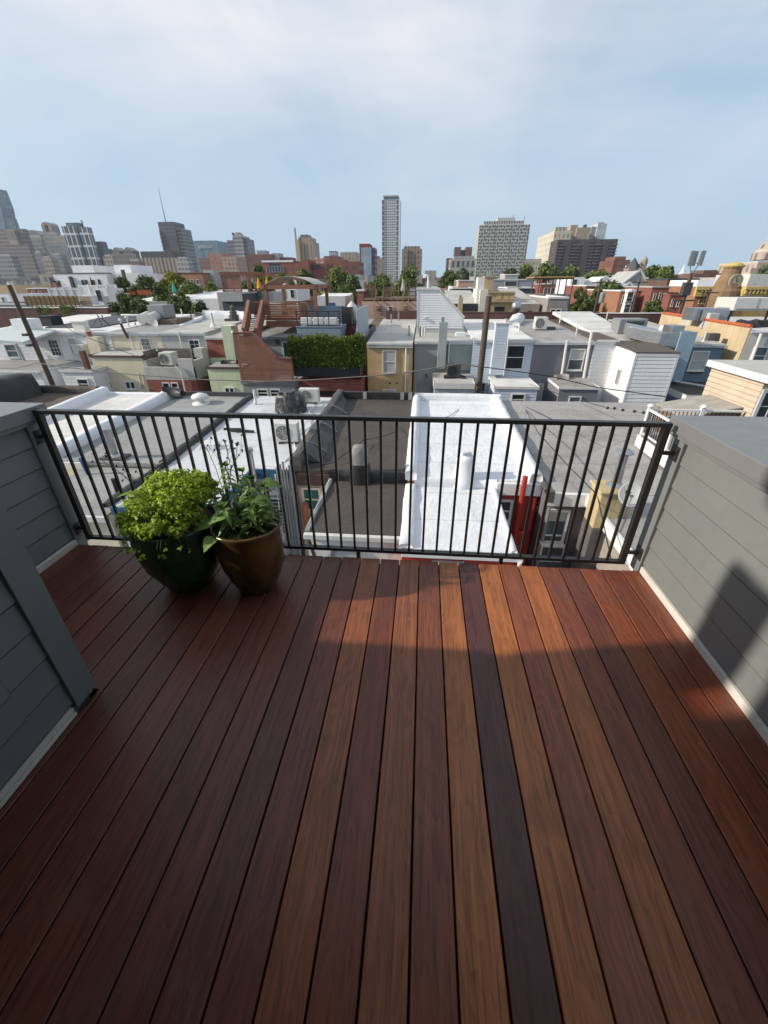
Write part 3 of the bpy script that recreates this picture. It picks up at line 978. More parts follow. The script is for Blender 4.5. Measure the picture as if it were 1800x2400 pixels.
XA = dict(a6=-26.0, a5=-16.3, a4=-12.2, a3=-8.4, a2=-4.1, a1=-.32, a0=3.68)
YF = 20.0
zr = lambda y: -3.45 + .34 * (y - 11.6) / 8.4
GA = 'row houses just below the deck'


def down(par, x, y, z0, z1, r=.05, mat='white'):
    MB().tube([(x, y, z0), (x, y, z1)], r, 8).build('downspout', M[mat], par)


# --- house with white coated roof
t = thing('row_house', 'row house with bright white coated roof and red walls just below the railing', 'house', (1.7, 14, ZG), GA)
mb = shell(XA['a1'], 2.33, 8.17, 11.8, ZG, -3.76)
shell(XA['a1'], XA['a0'], 11.6, YF, ZG, zr(11.6) - .05, mb)
mb.build('wall', M['red'], t)
mb = sheet(MB(), XA['a1'], XA['a0'], 11.58, YF, zr(11.6), zr(YF))
mb.build('roof', M['whiteroof'], t, smooth=False)
sheet(MB(), XA['a1'], 2.36, 8.15, 11.60, -3.75, -3.72, .08, 6, 8).build('ell_roof', M['whiteroof'], t)
mb = MB()
lump(mb, (XA['a1'] + .10, 11.5, zr(11.6)), (XA['a1'] + .10, YF, zr(YF)), .36, .26)
lump(mb, (XA['a0'] - .18, 11.5, zr(11.6)), (XA['a0'] - .18, YF, zr(YF)), .40, .27)
lump(mb, (XA['a1'], YF - .08, zr(YF)), (XA['a0'], YF - .08, zr(YF)), .32, .30)
lump(mb, (XA['a1'] + .10, 8.15, -3.75), (XA['a1'] + .10, 11.5, -3.72), .34, .12)
lump(mb, (2.30, 8.15, -3.75), (2.30, 11.5, -3.72), .14, .06, .01)
mb.build('parapet', M['whitecoat'], t, smooth=True)
MB().box(XA['a1'], 2.5, 8.03, 8.148, -3.93, -3.76).build('gutter', M['white'], t, bevel=.01)
MB().box(2.36, XA['a0'], 11.40, 11.578, -3.86, -3.48).build('gutter', M['white'], t, bevel=.01)
wrapped(MB(), 1.40, 11.72, -3.8, -2.72, .82, .52, .62).build('chimney', M['whitecoat'], t, smooth=True)
MB().lathe([(.11, 0), (.12, .05), (.13, .09), (.005, .1)], (1.42, 11.72, -2.8), 12, False).build('flue', M['steel'], t)
winpx(t, 1156, 1168, 1203, 1222, 11.6)
x, z = at(1012, 1312, 8.17); x2, _ = at(1088, 1312, 8.17)
window(t, 'S', 8.17, x, x2, z - 1.3, z, sill=False)
mb = lump(MB(), (XA['a1'] + .2, 11.56, -3.76), (2.36, 11.56, -3.76), .12, .34, .012)
mb.build('step_flashing', M['whitecoat'], t, smooth=True)
mb = MB().tube([(3.13, 11.36, -3.2), (3.13, 11.36, -5.05), (3.20, 11.38, -5.15), (3.45, 11.40, -5.15), (3.52, 11.42, -5.05), (3.52, 11.42, -3.9)], .075, 10).tube([(3.13, 11.36, -5.1), (3.13, 11.36, -7)], .06, 8)
mb.build('downspout', M['red'], t)
mb = MB().tube([(2.42, 8.0, -3.9), (2.42, 8.02, ZG)], .05, 8)
mb.build('downspout', M['white'], t)

# --- house with black rolled roof
t = thing('row_house', 'row house with dark brown-black rolled roof, left of the bright white roof', 'house', (-2, 14, ZG), GA)
xa, xb = XA['a2'], XA['a1'] - .02
shell(-2.78, xb, 8.72, 12.1, ZG, -3.76).build('wall', M['whitestucco'], t)
shell(xa, xb - .01, 12.0, YF, ZG, zr(11.6) - .05).build('rear_wall', M['cream'], t)
sheet(MB(), xa, xb, 11.92, YF, zr(11.9), zr(YF)).build('roof', M['blackroof'], t)
sheet(MB(), -2.80, xb, 8.70, 11.94, -3.75, -3.72, .06, 6, 8).build('ell_roof', M['blackroof'], t)
mb = MB()
lump(mb, (xa + .18, 11.9, zr(11.9)), (xa + .18, YF, zr(YF)), .40, .42, .02)
mb.prism([(xa + .3, zr(14) + .0), (xa + .85, zr(14) - .02), (xa + .34, zr(14) + .40)], 1, 12.4, YF - .25)
mb.build('parapet', M['oldtar'], t, smooth=False)
mb = MB().box(xa, xb, YF - .2, YF, zr(YF) - .1, zr(YF) + .34)
mb.build('far_parapet', M['tar'], t, bevel=.03)
mb = MB()
for q in (1262, 1540, 1600):
    x, _ = at(460 + q * .3134, 935, YF - .2)
    mb = MB(); mb.prism([(YF - .205, zr(YF) + .35), (YF - .225, zr(YF) + .35), (YF - .26, zr(YF) + .02), (YF - .21, zr(YF))], 0, x - .09, x + .09).build('flashing_strip', M['greyroof'], t)
for q in (13.2, 15.2, 17.4):
    mb = MB(); mb.tube([(xa + .25, q, zr(q) + .43), (xa + .5, q + .05, zr(q) + .33), (xa + .9, q + .1, zr(q) + .02)], .035, 5).build('flashing_strip', M['greyroof'], t)

mb = lump(MB(), (-2.8, 11.86, -3.72), (xb, 11.86, -3.72), .30, .31, .02)
mb.build('tar_band', M['tar'], t, smooth=True)
mb = lump(MB(), (-2.76, 8.7, -3.75), (-2.76, 11.9, -3.70), .12, .07, .015)
mb.build('edge_flashing', M['greyroof'], t)
mb = wrapped(MB(), -1.80, 11.70, -3.8, -2.52, .74, .50, .55, 0, 1, .52)
mb.build('chimney', [M['tar'], plain('grey_sealant', (.20, .195, .19), .8, .25, 3, .2, .6, 8)], t, smooth=True)
mb = MB().box(-2.83, xb, 8.56, 8.698, -3.90, -3.765)
mb.build('gutter', M['dirtwhite'], t, bevel=.01)
winpx(t, 776, 1281, 842, 1345, 8.72, fr='greymetal', gl='glass2', blind=.95, sill=False)
mb = MB().box(xa, -2.80, 11.84, 11.997, -3.98, -3.58)
mb.build('cornice', M['brownstone'], t)
winpx(t, 706, 1140, 752, 1196, 12.0, gl='teal', fr='cream')
x, z = at(690, 1118, 11.9)
MB().tube([(x, 11.9, z), (x, 11.9, ZG)], .06, 8).build('downspout', M['maroon'], t)
x, z = at(714, 1180, 11.7)
MB().tube([(x, 11.7, z), (x, 11.7, z - 1.2)], .11, 10).build('clay_pipe', M['terracotta'], t)
MB().tube([(-2.7, 8.55, -3.9), (-2.62, 8.62, -4.4), (-2.62, 8.62, -7)], .05, 8).build('downspout', M['dark'], t)

# --- silver roof house with blue trim
t = thing('row_house', 'row house with silver roof and blue fascia trim, behind the pots', 'house', (-6.3, 14, ZG), GA)
xa, xb = XA['a3'], XA['a2'] - .02
shell(-8.15, -5.42, 9.12, 12, ZG, -3.62).build('wall', M['paleblue'], t)
shell(xa, xb, 11.9, YF, ZG, zr(11.6) - .05).build('rear_wall', M['paleblue'], t)
sheet(MB(), xa, xb, 11.86, YF, zr(11.9), zr(YF)).build('roof', M['silver'], t)
sheet(MB(), -8.2, -5.40, 9.08, 11.9, -3.47, zr(11.9) - .003, .06, 6, 8).build('ell_roof', M['silver'], t)
mb = MB().box(-8.2, -5.40, 9.0, 9.078, -3.70, -3.45).box(-5.398, -5.32, 9.0, 11.78, -3.70, -3.44).box(-5.40, xb, 11.78, 11.858, -3.76, -3.44)
mb.build('fascia', M['blue'], t, bevel=.008)
mb = MB().box(-5.2, xb - .02, 11.80, 11.898, -4.35, -4.2).box(-5.41, -5.36, 9.2, 11.6, -4.6, -4.45)
mb.build('trim_band', M['white'], t)
mb = lump(MB(), (xa + .05, 9.1, -3.47), (xa + .05, 11.9, -3.42), .22, .10, .02)
lump(mb, (xa + .05, 11.9, zr(11.9)), (xa + .05, YF, zr(YF)), .30, .16, .03)
mb.build('flashing', M['tar'], t, smooth=True)
window(t, 'S', 11.9, -5.15, -4.35, -5.9, -4.45, fr='white', gl='glass', muntin=(1, 10))
mb = MB()
for k, dx in enumerate((-.34, -.22, -.12, -.02, .10)):
    mb.tube([(xb + dx, 11.72 - .02 * k, -3.3 + .1 * (k % 3)), (xb + dx, 11.72 - .02 * k, ZG)], (.045, .03, .035, .028, .05)[k], 8)
mb.build('conduit', M['greymetal'], t)
vent(t, -5.12, 11.35, -4.2, 1.62, .10, 'steel', 'band', 'flue_pipe')
vent(t, *atz(598, 937, -2.95), -3.05, .55, .05, 'white')
mb = MB()
for (x, y) in ((545, 1008), (562, 1012), (575, 1013)):
    X_, Y_ = atz(x, y, -3.3)
    mb.box(X_ - .35, X_ + .35, Y_ - .04, Y_ + .04, -3.45, -3.22)
mb.build('roof_patch', M['tar'], t)
X_, Y_ = atz(480, 1050, -3.4)
MB().box(X_ - .1, X_ + .55, Y_ - .3, Y_ + .3, -3.5, -3.2, .08).build('hatch', M['silver'], t)
# black tarred box on it, and two outdoor units
x0, _ = at(634, 930, 17.4); x1, z1 = at(708, 928, 17.4)
t2 = thing('chimney', 'big black tar-smeared box chimney on the silver roof', 'chimney', ((x0 + x1) / 2, 17.8, zr(17.4)))
mb = MB()
wrapped(mb, (x0 + x1) / 2, 17.9, zr(17.4) - .1, z1, (x1 - x0) * 1.06, (x1 - x0) * .92, 1.1, 0, 0)
m, nt, b = newmat('smeared_tar')
n = noise(nt, obco(nt, (1, 1, .45)), 3.2, 7, .7, 1.5)
nt.links.new(ramp(nt, n, [(.46, (.013, .013, .013)), (.56, (.05, .05, .05)), (.66, (.33, .33, .33))]), b.inputs['Base Color'])
b.inputs['Roughness'].default_value = .35
bump(nt, b, n, .8, .03)
M['smear'] = m
mb.build('stack', m, t2, smooth=True)
x, z = at(672, 918, 17.8)
MB().box(x - .3, x + .3, 17.55, 18.1, z1 - .08, z1 + .10).build('lid', m, t2, bevel=.02)
x, y = atz(662, 1040, zr(14.3))
x0, z1 = at(641, 993, y)
x1, _ = at(694, 993, y)
condenser((x0 + x1) / 2, y + .2, zr(y), x1 - x0, .34, z1 - zr(y), 'white split air conditioner on the silver roof in front of the black box chimney')
y = 18.9
x0, z1 = at(699, 912, y); x1, _ = at(744, 912, y)
condenser((x0 + x1) / 2, y + .2, zr(y), x1 - x0, .36, z1 - zr(y), 'white split air conditioner on the silver roof behind the black box chimney')
tag(MB().tube([(x1 + .1, y, zr(y) + .1), (x1 - .1, y - 1.2, zr(y) + .04), (x1 + .15, y - 3, zr(y)), (x1 + .05, y - 4.5, zr(y - 4) - .0), (x1 + .5, y - 5.7, -3.3), (xb - .3, 12.5, -3.38), (xb - .45, 11.75, -3.6), (xb - .45, 11.7, -4.8)], .025, 6).build('refrigerant_line', M['white']), 'white refrigerant line running down the silver roof edge beside the black roof', 'pipe')

# --- grey roof house
t = thing('row_house', 'row house with seamed grey roof and a white mushroom vent, left of the silver roof', 'house', (-10.3, 14, ZG), GA)
xa, xb = XA['a4'], XA['a3'] - .02
shell(-11.2, xb, 9.12, 12.2, ZG, -3.76).build('wall', M['cream'], t)
shell(xa, xb - .01, 12.1, YF, ZG, zr(11.6) - .05).build('rear_wall', M['cream'], t)
sheet(MB(), xa, xb, 12.0, YF, zr(11.9), zr(YF)).build('roof', M['greyroof'], t)
sheet(MB(), -11.25, xb - .0, 9.05, 12.05, -3.74, -3.64, .05, 6, 8).build('ell_roof', M['greyroof'], t)
MB().box(xa, -11.26, 11.9, 11.998, -3.7, -3.46).build('gutter', M['dirtwhite'], t, bevel=.01)
mb = MB().box(-11.3, xb, 8.95, 9.048, -3.93, -3.75)
mb.build('gutter', M['dirtwhite'], t, bevel=.01)
MB().box(xa, xb, YF - .12, YF, zr(YF) - .1, zr(YF) + .20).build('far_edge', M['dark'], t)
x, y = atz(472, 946, zr(18.2))
mb = MB().lathe([(.16, 0), (.16, .16), (.36, .22), (.40, .30), (.33, .40), (.12, .47), (.004, .49)], (x, y, zr(y)), 20, False)
mb.lathe([(.42, -.02), (.40, .02), (.15, .05)], (x, y, zr(y)), 16, False)
mb.build('mushroom_vent', M['white'], t, smooth=True)
x, y = atz(270, 1076, -3.45)
MB().box(x - .42, x + .42, y - .2, y + .3, -3.72, -3.34).build('vent_curb', M['oldtar'], t, bevel=.02)
vent(t, x, y + .05, -3.36, .95, .12, 'steel', 'band', 'flue_pipe')
x, y = atz(278, 1160, -3.7)
vent(t, x, y, -3.72, .55, .06, 'black')
x, y = atz(205, 1108, -3.6)
mb = MB().tube([(x, y, -3.7), (x - .05, y, -3.2)], .05, 8).box(x - .09, x + .01, y - .05, y + .05, -3.2, -3.08)
mb.build('valve', M['blue'], t)

# --- second white roof
t = thing('row_house', 'row house with chalky white roof between brown and grey roofs at the left', 'house', (-14.2, 15, ZG), GA)
xa, xb = XA['a5'], XA['a4'] - .02
shell(xa, xb, 12.2, YF, ZG, zr(11.6) - .05).build('wall', M['whitestucco'], t)
sheet(MB(), xa, xb, 12.15, YF, zr(12), zr(YF)).build('roof', roofing('chalky_white_roof', (.60, .60, .585), (.36, .35, .33), .35, .5, 1.3, .6), t)
mb = MB()
lump(mb, (xa + .25, 12.2, zr(12)), (xa + .25, YF, zr(YF)), .5, .36, .02)
lump(mb, (xb - .25, 12.2, zr(12)), (xb - .25, YF, zr(YF)), .5, .34, .02)
lump(mb, (xa, YF - .1, zr(YF)), (xb, YF - .1, zr(YF)), .2, .12, .02)
mb.build('parapet', M['whitecoat'], t, smooth=True)
mb = lump(MB(), (xb - .3, YF - .55, zr(YF) + .32), (xb + .55, YF - .5, zr(YF) + .15), .5, .2, .06)
mb.build('tar_patch', M['tar'], t, smooth=True)

# --- brown roof at far left
t = thing('row_house', 'row house with brown rolled roof at the left edge beyond the parapet', 'house', (-20, 15, ZG), GA)
xa, xb = XA['a6'], XA['a5'] - .02
shell(xa, xb, 12, YF, ZG, -3.5).build('wall', M['beigewall'], t)
sheet(MB(), xa, xb, 11.9, YF, -3.45, -3.05).build('roof', M['brownroof'], t)
mb = lump(MB(), (xa, YF - .1, -3.02), (xb, YF - .1, -3.02), .3, .3, .02)
mb.build('parapet', M['blackroof'], t, smooth=True)
x, _ = at(25, 935, 18.2)
mb = lump(MB(), (x - 1.4, 15.6, -3.25), (x - .2, 19.6, -3.1), 1.7, 1.05, .07)
mb.build('tarp_hump', M['tar'], t, smooth=True)

# --- grey roof house on the right with purple-grey rear wall
t = thing('row_house', 'row house with stained grey roof and purple-grey rear wall, right of the bright white roof', 'house', (7, 14, ZG), GA)
xa, xb = XA['a0'] + .02, 12.6
shell(xa, xb, 11.0, YF, ZG, zr(11.2) - .05).build('rear_wall', M['purplegrey'], t)
shell(4.92, 8.6, 6.6, 11.2, ZG, -3.56).build('wall', M['beigewall'], t)
sheet(MB(), xa, xb, 10.95, YF, zr(11.0), zr(YF)).build('roof', M['greyroof2'], t)
sheet(MB(), 4.86, 8.65, 6.5, 11.0, -3.52, -3.49, .05, 6, 8).build('ell_roof', M['greyroof2'], t)
mb = MB().box(xa, 4.86, 10.80, 10.948, -3.86, -3.47).box(4.75, 4.858, 6.5, 10.94, -3.80, -3.48)
mb.build('gutter', M['white'], t, bevel=.01)
x0, z1 = at(1283, 1192, 11.0); x1, _ = at(1337, 1192, 11.0)
w = window(t, 'S', 11.0, x0, x1, z1 - 1.75, z1, gl='glass2', blind=.2)
window(t, 'W', 4.92, 8.3, 9.0, -6.1, -4.7)
mb = lump(MB(), (xa + .03, 11, zr(11)), (xa + .03, YF, zr(YF)), .16, .06, .02)
mb.build('flashing', M['oldtar'], t, smooth=True)
mb = MB().tube([(xa + .12, 10.86, -3.5), (xa + .12, 10.86, ZG)], .05, 8)
mb.build('downspout', M['greymetal'], t)
mb = MB().box(xa - .02, xa + .14, 10.7, 10.86, -3.7, -3.35)
mb.build('junction_box', M['oldtar'], t)
xm, zt = (x0 + x1) / 2, z1 - 1.05
mb = MB().box(xm - .40, xm + .30, 10.62, 10.93, zt - .42, zt)
t2 = thing('window_air_conditioner', 'boxy white air conditioner sticking out of the purple-grey wall window', 'air conditioner', (xm, 10.8, zt - .4))
mb.build('cabinet', M['ac_white'], t2, bevel=.01)
MB().box(xm - .34, xm + .24, 10.605, 10.618, zt - .37, zt - .06).build('grille', M['dark'], t2)
# yellow stucco chimney on the side of that house
x0, zt = at(1415, 1156, 9.6)
x1, _ = at(1462, 1156, 9.6)
t2 = thing('chimney', 'yellow stucco chimney with blackened foot and metal flue, right of the purple-grey wall', 'chimney', ((x0 + x1) / 2, 9.9, ZG))
xc = (x0 + x1) / 2
mb = MB().m(1).box(xc - .30, xc + .26, 9.55, 10.2, zt - 1.0, zt).m(0).box(xc - .303, xc + .263, 9.546, 10.204, ZG, zt - 1.001)
mb.build('stack', [plain('scorched_stucco', (.10, .09, .085), .85, .3, 1.5, .4, .5, 10), M['yellowst']], t2, bevel=.02)
MB().box(xc - .36, xc + .32, 9.49, 10.26, zt, zt + .07).build('crown', M['yellowst'], t2, bevel=.02)
vent(t2, xc + .16, 9.95, zt + .07, .85, .11, 'steel', 'cone', 'flue')
mb = MB().m(0).tube([(xc + .46, 9.7, zt - .25), (xc + .46, 9.7, zt - 1.3)], .10, 10).m(1).tube([(xc + .46, 9.7, zt - 1.3), (xc + .46, 9.7, ZG)], .085, 10)
mb.lathe([(.11, 0), (.12, .05), (.11, .1)], (xc + .46, 9.7, zt - 1.7), 10, False)
mb.build('clay_pipe', [M['yellowst'], M['brownstone']], t2, smooth=False)
# satellite dish
x, z = at(1478, 1160, 9.4)
t2 = thing('satellite_dish', 'grey satellite dish with a black emblem mounted by the yellow chimney', 'satellite dish', (x, 9.4, z - .6))
ax = Vector((-.30, -.72, .62)).normalized()
e1 = ax.cross(Vector((0, 0, 1))).normalized()
e2 = e1.cross(ax)
C0 = Vector((x, 9.4, z))
mb = MB()
i = len(mb.v)
for r in range(7):
    for q in range(28):
        a = 2 * PI * q / 28
        rr = r / 6
        mb.v.append(tuple(C0 + e1 * (.27 * rr * cos(a)) + e2 * (.31 * rr * sin(a)) + ax * (.075 * rr * rr)))
for r in range(6):
    for q in range(28):
        mb.f.append((r * 28 + q, r * 28 + (q + 1) % 28, (r + 1) * 28 + (q + 1) % 28, (r + 1) * 28 + q)); mb.mi.append(0)
o = mb.build('reflector', plain('dish_grey', (.33, .34, .34), .5, .04), t2, smooth=True)
so = o.modifiers.new('solid', 'SOLIDIFY'); so.thickness = .012
mb = MB()
D = lambda u, v: tuple(C0 + e1 * u + e2 * v + ax * (.075 * ((u / .27) ** 2 + (v / .31) ** 2) + .006))
s_ = -1
mb.poly(*[D(-.06 * s_ + .035 * cos(a), .08 + .02 * sin(a)) for a in [k * PI / 7 for k in range(14)]])
mb.poly(D(-.01, .045), D(.08, .03), D(.10, .09), D(.125, .095), D(.125, .015), D(.03, .02))
mb.poly(D(-.01, .075), D(.05, .055), D(.02, .045))
for k in range(7):
    mb.poly(D(-.02 + k * .021, -.02), D(-.006 + k * .021, -.02), D(-.006 + k * .021, .0), D(-.02 + k * .021, .0))
mb.build('emblem', M['black'], o)
fp = C0 + ax * .34 - e2 * .12
MB().tube([C0 - e2 * .28 + ax * .06, fp], .014, 6).build('arm', M['greymetal'], t2)
MB().tube([fp, fp - ax * .12 + e2 * .03], .035, 10).build('receiver', M['dark'], t2)
MB().tube([C0 - ax * .03, C0 - ax * .14 - e2 * .05, (x + .05, 9.55, z - .75)], .022, 8).build('mast', M['greymetal'], t2)

# roof deck with white posts on the right
t = thing('roof_deck', 'small white roof deck with post caps and black balusters on the grey roof, right', 'roof deck', (9.3, 13, -3.3))
dx0, dx1, dy0, dy1, dz = 7.62, 11.2, 10.4, 14.7, -2.95
MB().box(dx0 + .05, dx1, dy0, dy1 - .05, dz - .06, dz).build('deck_boards', timber('grey_deck_boards', (.16, .15, .14), (.24, .23, .21), 0), t)
MB().box(dx0, dx0 + .045, dy0, dy1, dz - .36, dz + .02).box(dx0 + .05, dx1, dy1 - .045, dy1, dz - .36, dz + .02).build('fascia', M['white'], t)
mb = MB().box(dx0 + .06, dx0 + .2, dy0, dy1, -3.5, dz - .37)
mb.build('joist', M['wood'], t)
posts = [(dx0 + .1, dy1 - .1), (dx0 + .1, 12.95), (dx0 + .1, 11.2), (9.4, dy1 - .1), (11.1, dy1 - .1)]
for (x, y) in posts:
    p = MB().box(x - .06, x + .06, y - .06, y + .06, dz - .34, dz + 1.02)
    p = p.build('post', M['white'], t)
    MB().lathe([(.085, 0), (.11, .03), (.10, .06), (.03, .11), (.002, .115)], (x, y, dz + 1.02), 12, False).build('post_cap', M['white'], p)
MB().bar((dx0 + .1, dy0, dz + .93), (dx0 + .1, dy1 - .1, dz + .93), .07, .06).bar((dx0 + .16, dy1 - .1, dz + .93), (11.1, dy1 - .1, dz + .93), .07, .06).build('hand_rail', M['white'], t)
MB().bar((dx0 + .1, dy0, dz + .12), (dx0 + .1, dy1 - .1, dz + .12), .06, .05).bar((dx0 + .16, dy1 - .1, dz + .12), (11.1, dy1 - .1, dz + .12), .06, .05).build('foot_rail', M['white'], t)
y = dy0 + .1
while y < dy1 - .15:
    MB().box(dx0 + .09, dx0 + .11, y - .01, y + .01, dz + .13, dz + .92).build('baluster', M['rail'], t); y += .13
x = dx0 + .3
while x < 11:
    MB().box(x - .01, x + .01, dy1 - .11, dy1 - .09, dz + .13, dz + .92).build('baluster', M['rail'], t); x += .13

# beige clapboard pilot house and sloping plywood hatch
t = thing('stair_bulkhead', 'beige clapboard rooftop stair house with a white glazed door, right edge', 'bulkhead', (12.5, 15.6, -3.3))
bx, by0, by1, bz0, bz1 = 10.78, 14.35, 17.1, -3.6, -.98
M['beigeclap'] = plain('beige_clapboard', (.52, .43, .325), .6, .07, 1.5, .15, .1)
M['shaded_beige_greige'] = plain('shaded_beige_greige_clapboard', (.36, .31, .25), .6, .08, 1.5, .15, .1)  # same beige siding darkened for the shaded front; doubles as greige house wall
MB().box(bx + .02, 15.5, by0 + .02, by1, bz0, bz1).build('core', M['shaded_beige_greige'], t)
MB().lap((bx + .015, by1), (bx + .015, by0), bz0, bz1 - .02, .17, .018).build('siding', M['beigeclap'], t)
MB().lap((bx, by0 + .015), (15.5, by0 + .015), bz0, bz1 - .02, .17, .018).build('front_siding', M['shaded_beige_greige'], t)
MB().box(bx - .15, 15.6, by0 - .32, by1 + .1, bz1 + .12, bz1 + .2).build('roof', M['paleroof'], t)
MB().box(bx - .17, bx - .10, by0 - .34, by1 + .1, bz1 - .02, bz1 + .198).box(bx - .1, 15.6, by0 - .36, by0 - .33, bz1 - .05, bz1 + .19).build('fascia', M['white'], t)
x0, z1 = at(1787, 912, by0)
window(t, 'S', by0, x0, x0 + 1.15, bz0, z1, fr='paleblue', fw=.10, style='door', muntin=(3, 5), sill=False)
x, z = at(1733, 950, by0 + .3)
mb = MB().box(bx - .10, bx - .005, by0 + .55, by0 + .72, -2.25, -2.05).lathe([(.03, -.1), (.055, .0), (.045, .02)], (bx - .13, by0 + .55, -2.2), 10).lathe([(.03, -.1), (.055, .0), (.045, .02)], (bx - .13, by0 + .78, -2.2), 10)
mb.build('flood_lamp', M['ac_white'], t)
ya, yb = 14.75, 16.6
p1 = at(1681, 922, yb); p2 = at(1598, 981, ya)
t = thing('hatch_cover', 'sloping weathered plywood hatch leaning on the beige stair house', 'hatch', (9.8, 15.6, -3.4))
zA = p1[1]
M['ply'] = timber('weathered_plywood', (.27, .25, .22), (.46, .44, .41), 0, .8, .35)
mb = MB().hexa([(p2[0], ya, p2[1]), (bx - .03, ya, zA - .1), (bx - .03, ya, zA - .04), (p2[0], ya, p2[1] + .06), (p2[0], yb, p2[1]), (bx - .03, yb, zA - .1), (bx - .03, yb, zA - .04), (p2[0], yb, p2[1] + .06)])
mb.build('lid', M['ply'], t)
MB().prism([(p2[0] + .1, p2[1] - .02), (p2[0] + .1, -3.6), (bx - .05, -3.6), (bx - .05, zA - .11)], 1, ya + .08, yb - .05).build('cheek', M['wood'], t)
# ------------------------------------------------------------------ second row of houses across the yards
YBK = 47.0
ZBK = at(1200, 748, YBK)[1]
ZBL = at(150, 736, YBK)[1]
GB = 'row houses across the yards'
M['whiteside'] = plain('white_siding', (0.732, 0.738, 0.744), .55, .06, .8, .22, .08)
M['blueside'] = plain('blue_white_siding', (0.512, 0.580, 0.659), .55, .05, .8, .15, .08)
M['slateside'] = plain('slate_blue_siding', (0.204, 0.258, 0.324), .55, .08, .8, .15, .08)
M['greyst'] = plain('grey_stucco', (0.461, 0.461, 0.442), .85, .12, .8, .45, .4, 16)
M['midgrey'] = plain('mid_grey_wall', (0.260, 0.270, 0.273), .75, .1, .7, .2, .25, 16)
M['greengrey'] = plain('green_grey_panel', (0.325, 0.375, 0.356), .75, .14, .7, .3, .25, 16)
M['palegreen'] = plain('pale_green_stucco', (0.552, 0.612, 0.420), .85, .1, .8, .35, .35, 16)
M['purple2'] = plain('slate_purple_stucco', (0.174, 0.174, 0.202), .85, .1, .6, .12, .5, 14)
M['bluest'] = plain('blue_stucco', (0.126, 0.186, 0.228), .8, .1, .8, .15, .3, 14)
M['ltblue'] = plain('light_blue_stucco', (0.240, 0.342, 0.408), .8, .12, 1, .2, .4, 14)
M['brick'] = bricks('red_brick', (0.300, 0.072, 0.048), (.165, .042, .032), (.27, .19, .16))
M['dkbrick'] = bricks('dark_brick', (.105, .038, .030), (.075, .030, .026), (.14, .12, .11))
M['redslat'] = timber('red_stained_slats', (.22, .090, .055), (.33, .145, .088), 0, .6)
m, nt, b = newmat('strand_board')
v = nd(nt, 'ShaderNodeTexVoronoi', {'Vector': obco(nt, (1, 1, 1.6)), 'Scale': 16.0})
n = noise(nt, obco(nt), 1.3, 5)
c = mixc(nt, ramp(nt, nd(nt, 'ShaderNodeSeparateColor', {0: v.outputs['Color']}).outputs[0], [(.1, 0.), (.9, .6)]), (.58, .42, .23), (.43, .29, .14))
c = mixc(nt, ramp(nt, n, [(.4, 0.), (.75, .4)]), c, (.27, .18, .085))
nt.links.new(c, b.inputs['Base Color']); b.inputs['Roughness'].default_value = .8
M['osb'] = m


def bhouse(label, px0, px1, ye, Y, wall, roof, Yb=YBK, lap=0, cornice='white', ch=.22, rz=None, group=GB, zg=ZG, zb=None):
    """a row house facing the viewer: walls, roof rising to the back, cornice along the eave"""
    X0, z = at(px0, ye, Y)
    X1, z1 = at(px1, ye, Y)
    z = (z + z1) / 2
    t = thing('row_house', label, 'house', ((X0 + X1) / 2, Y, zg), group)
    shell(X0, X1 - .01, Y, Yb, zg, z - .02).build('wall', M[wall], t)
    if lap:
        MB().lap((X0, Y - .001), (X1 - .01, Y - .001), max(zg, z - 5.0), z - ch, lap, .022).build('siding', M[wall], t)
    zb = (ZBL if px1 < 570 else ZBK) if zb is None else zb
    sheet(MB(), X0 - .02, X1 - .02, Y - .12, Yb, z, zb, .1, 8, 14, .02).build('roof', M[roof], t)
    if cornice:
        MB().box(X0, X1 - .02, Y - .16, Y - .003, z - ch, z - .102).box(X0, X1 - .02, Y - .20, Y - .125, z - .10, z + .03).build('cornice', M[cornice], t)
    return t, X0, X1, z


def ell(t, px0, px1, ye, Y, Yb, wall, roof, lap=0, trim='white', tr=.14, name='ell', zg=ZG):
    """lower addition in front of a house, part of it"""
    X0, z = at(px0, ye, Y)
    X1, z1 = at(px1, ye, Y)
    z = (z + z1) / 2
    e = shell(X0, X1, Y, Yb - .01, zg, z).build(name, M[wall], t)
    if lap:
        mb = MB().lap((X0, Y - .001), (X1, Y - .001), max(zg, z - 4), z - tr, lap, .02).lap((X1 + .001, Y), (X1 + .001, Yb), max(zg, z - 4), z - tr, lap, .02).lap((X0 - .001, Yb), (X0 - .001, Y), max(zg, z - 4), z - tr, lap, .02)
        mb.build('siding', M[wall], t)
    sheet(MB(), X0 - .05, X1 + .05, Y - .05, Yb - .02, z, z + .12, .06, 5, 5, .015).build(name + '_roof', M[roof], t)
    if trim:
        MB().box(X0 - .09, X1 + .09, Y - .09, Y - .052, z - tr, z + .04).box(X0 - .09, X0 - .052, Y - .05, Yb - .05, z - tr, z + .06).box(X1 + .052, X1 + .09, Y - .05, Yb - .05, z - tr, z + .06).build(name + '_trim', M[trim], t)
    return X0, X1, z


def stack(t, px0, px1, yt, yb, Y, d, mat, name='chimney', lap=0, cap=None):
    X0, z1 = at(px0, yt, Y)
    X1, _ = at(px1, yt, Y)
    _, z0 = at((px0 + px1) / 2, yb, Y)
    mb = MB().box(X0, X1, Y, Y + d, z0, z1)
    if lap: mb.lap((X0, Y - .001), (X1, Y - .001), z0, z1, lap, .02).lap((X1 + .001, Y), (X1 + .001, Y + d), z0, z1, lap, .02)
    o = mb.build(name, M[mat], t)
    if cap: MB().box(X0 - .06, X1 + .06, Y - .06, Y + d + .06, z1 + .002, z1 + .1).build('chimney_cap', M[cap], o)
    return o


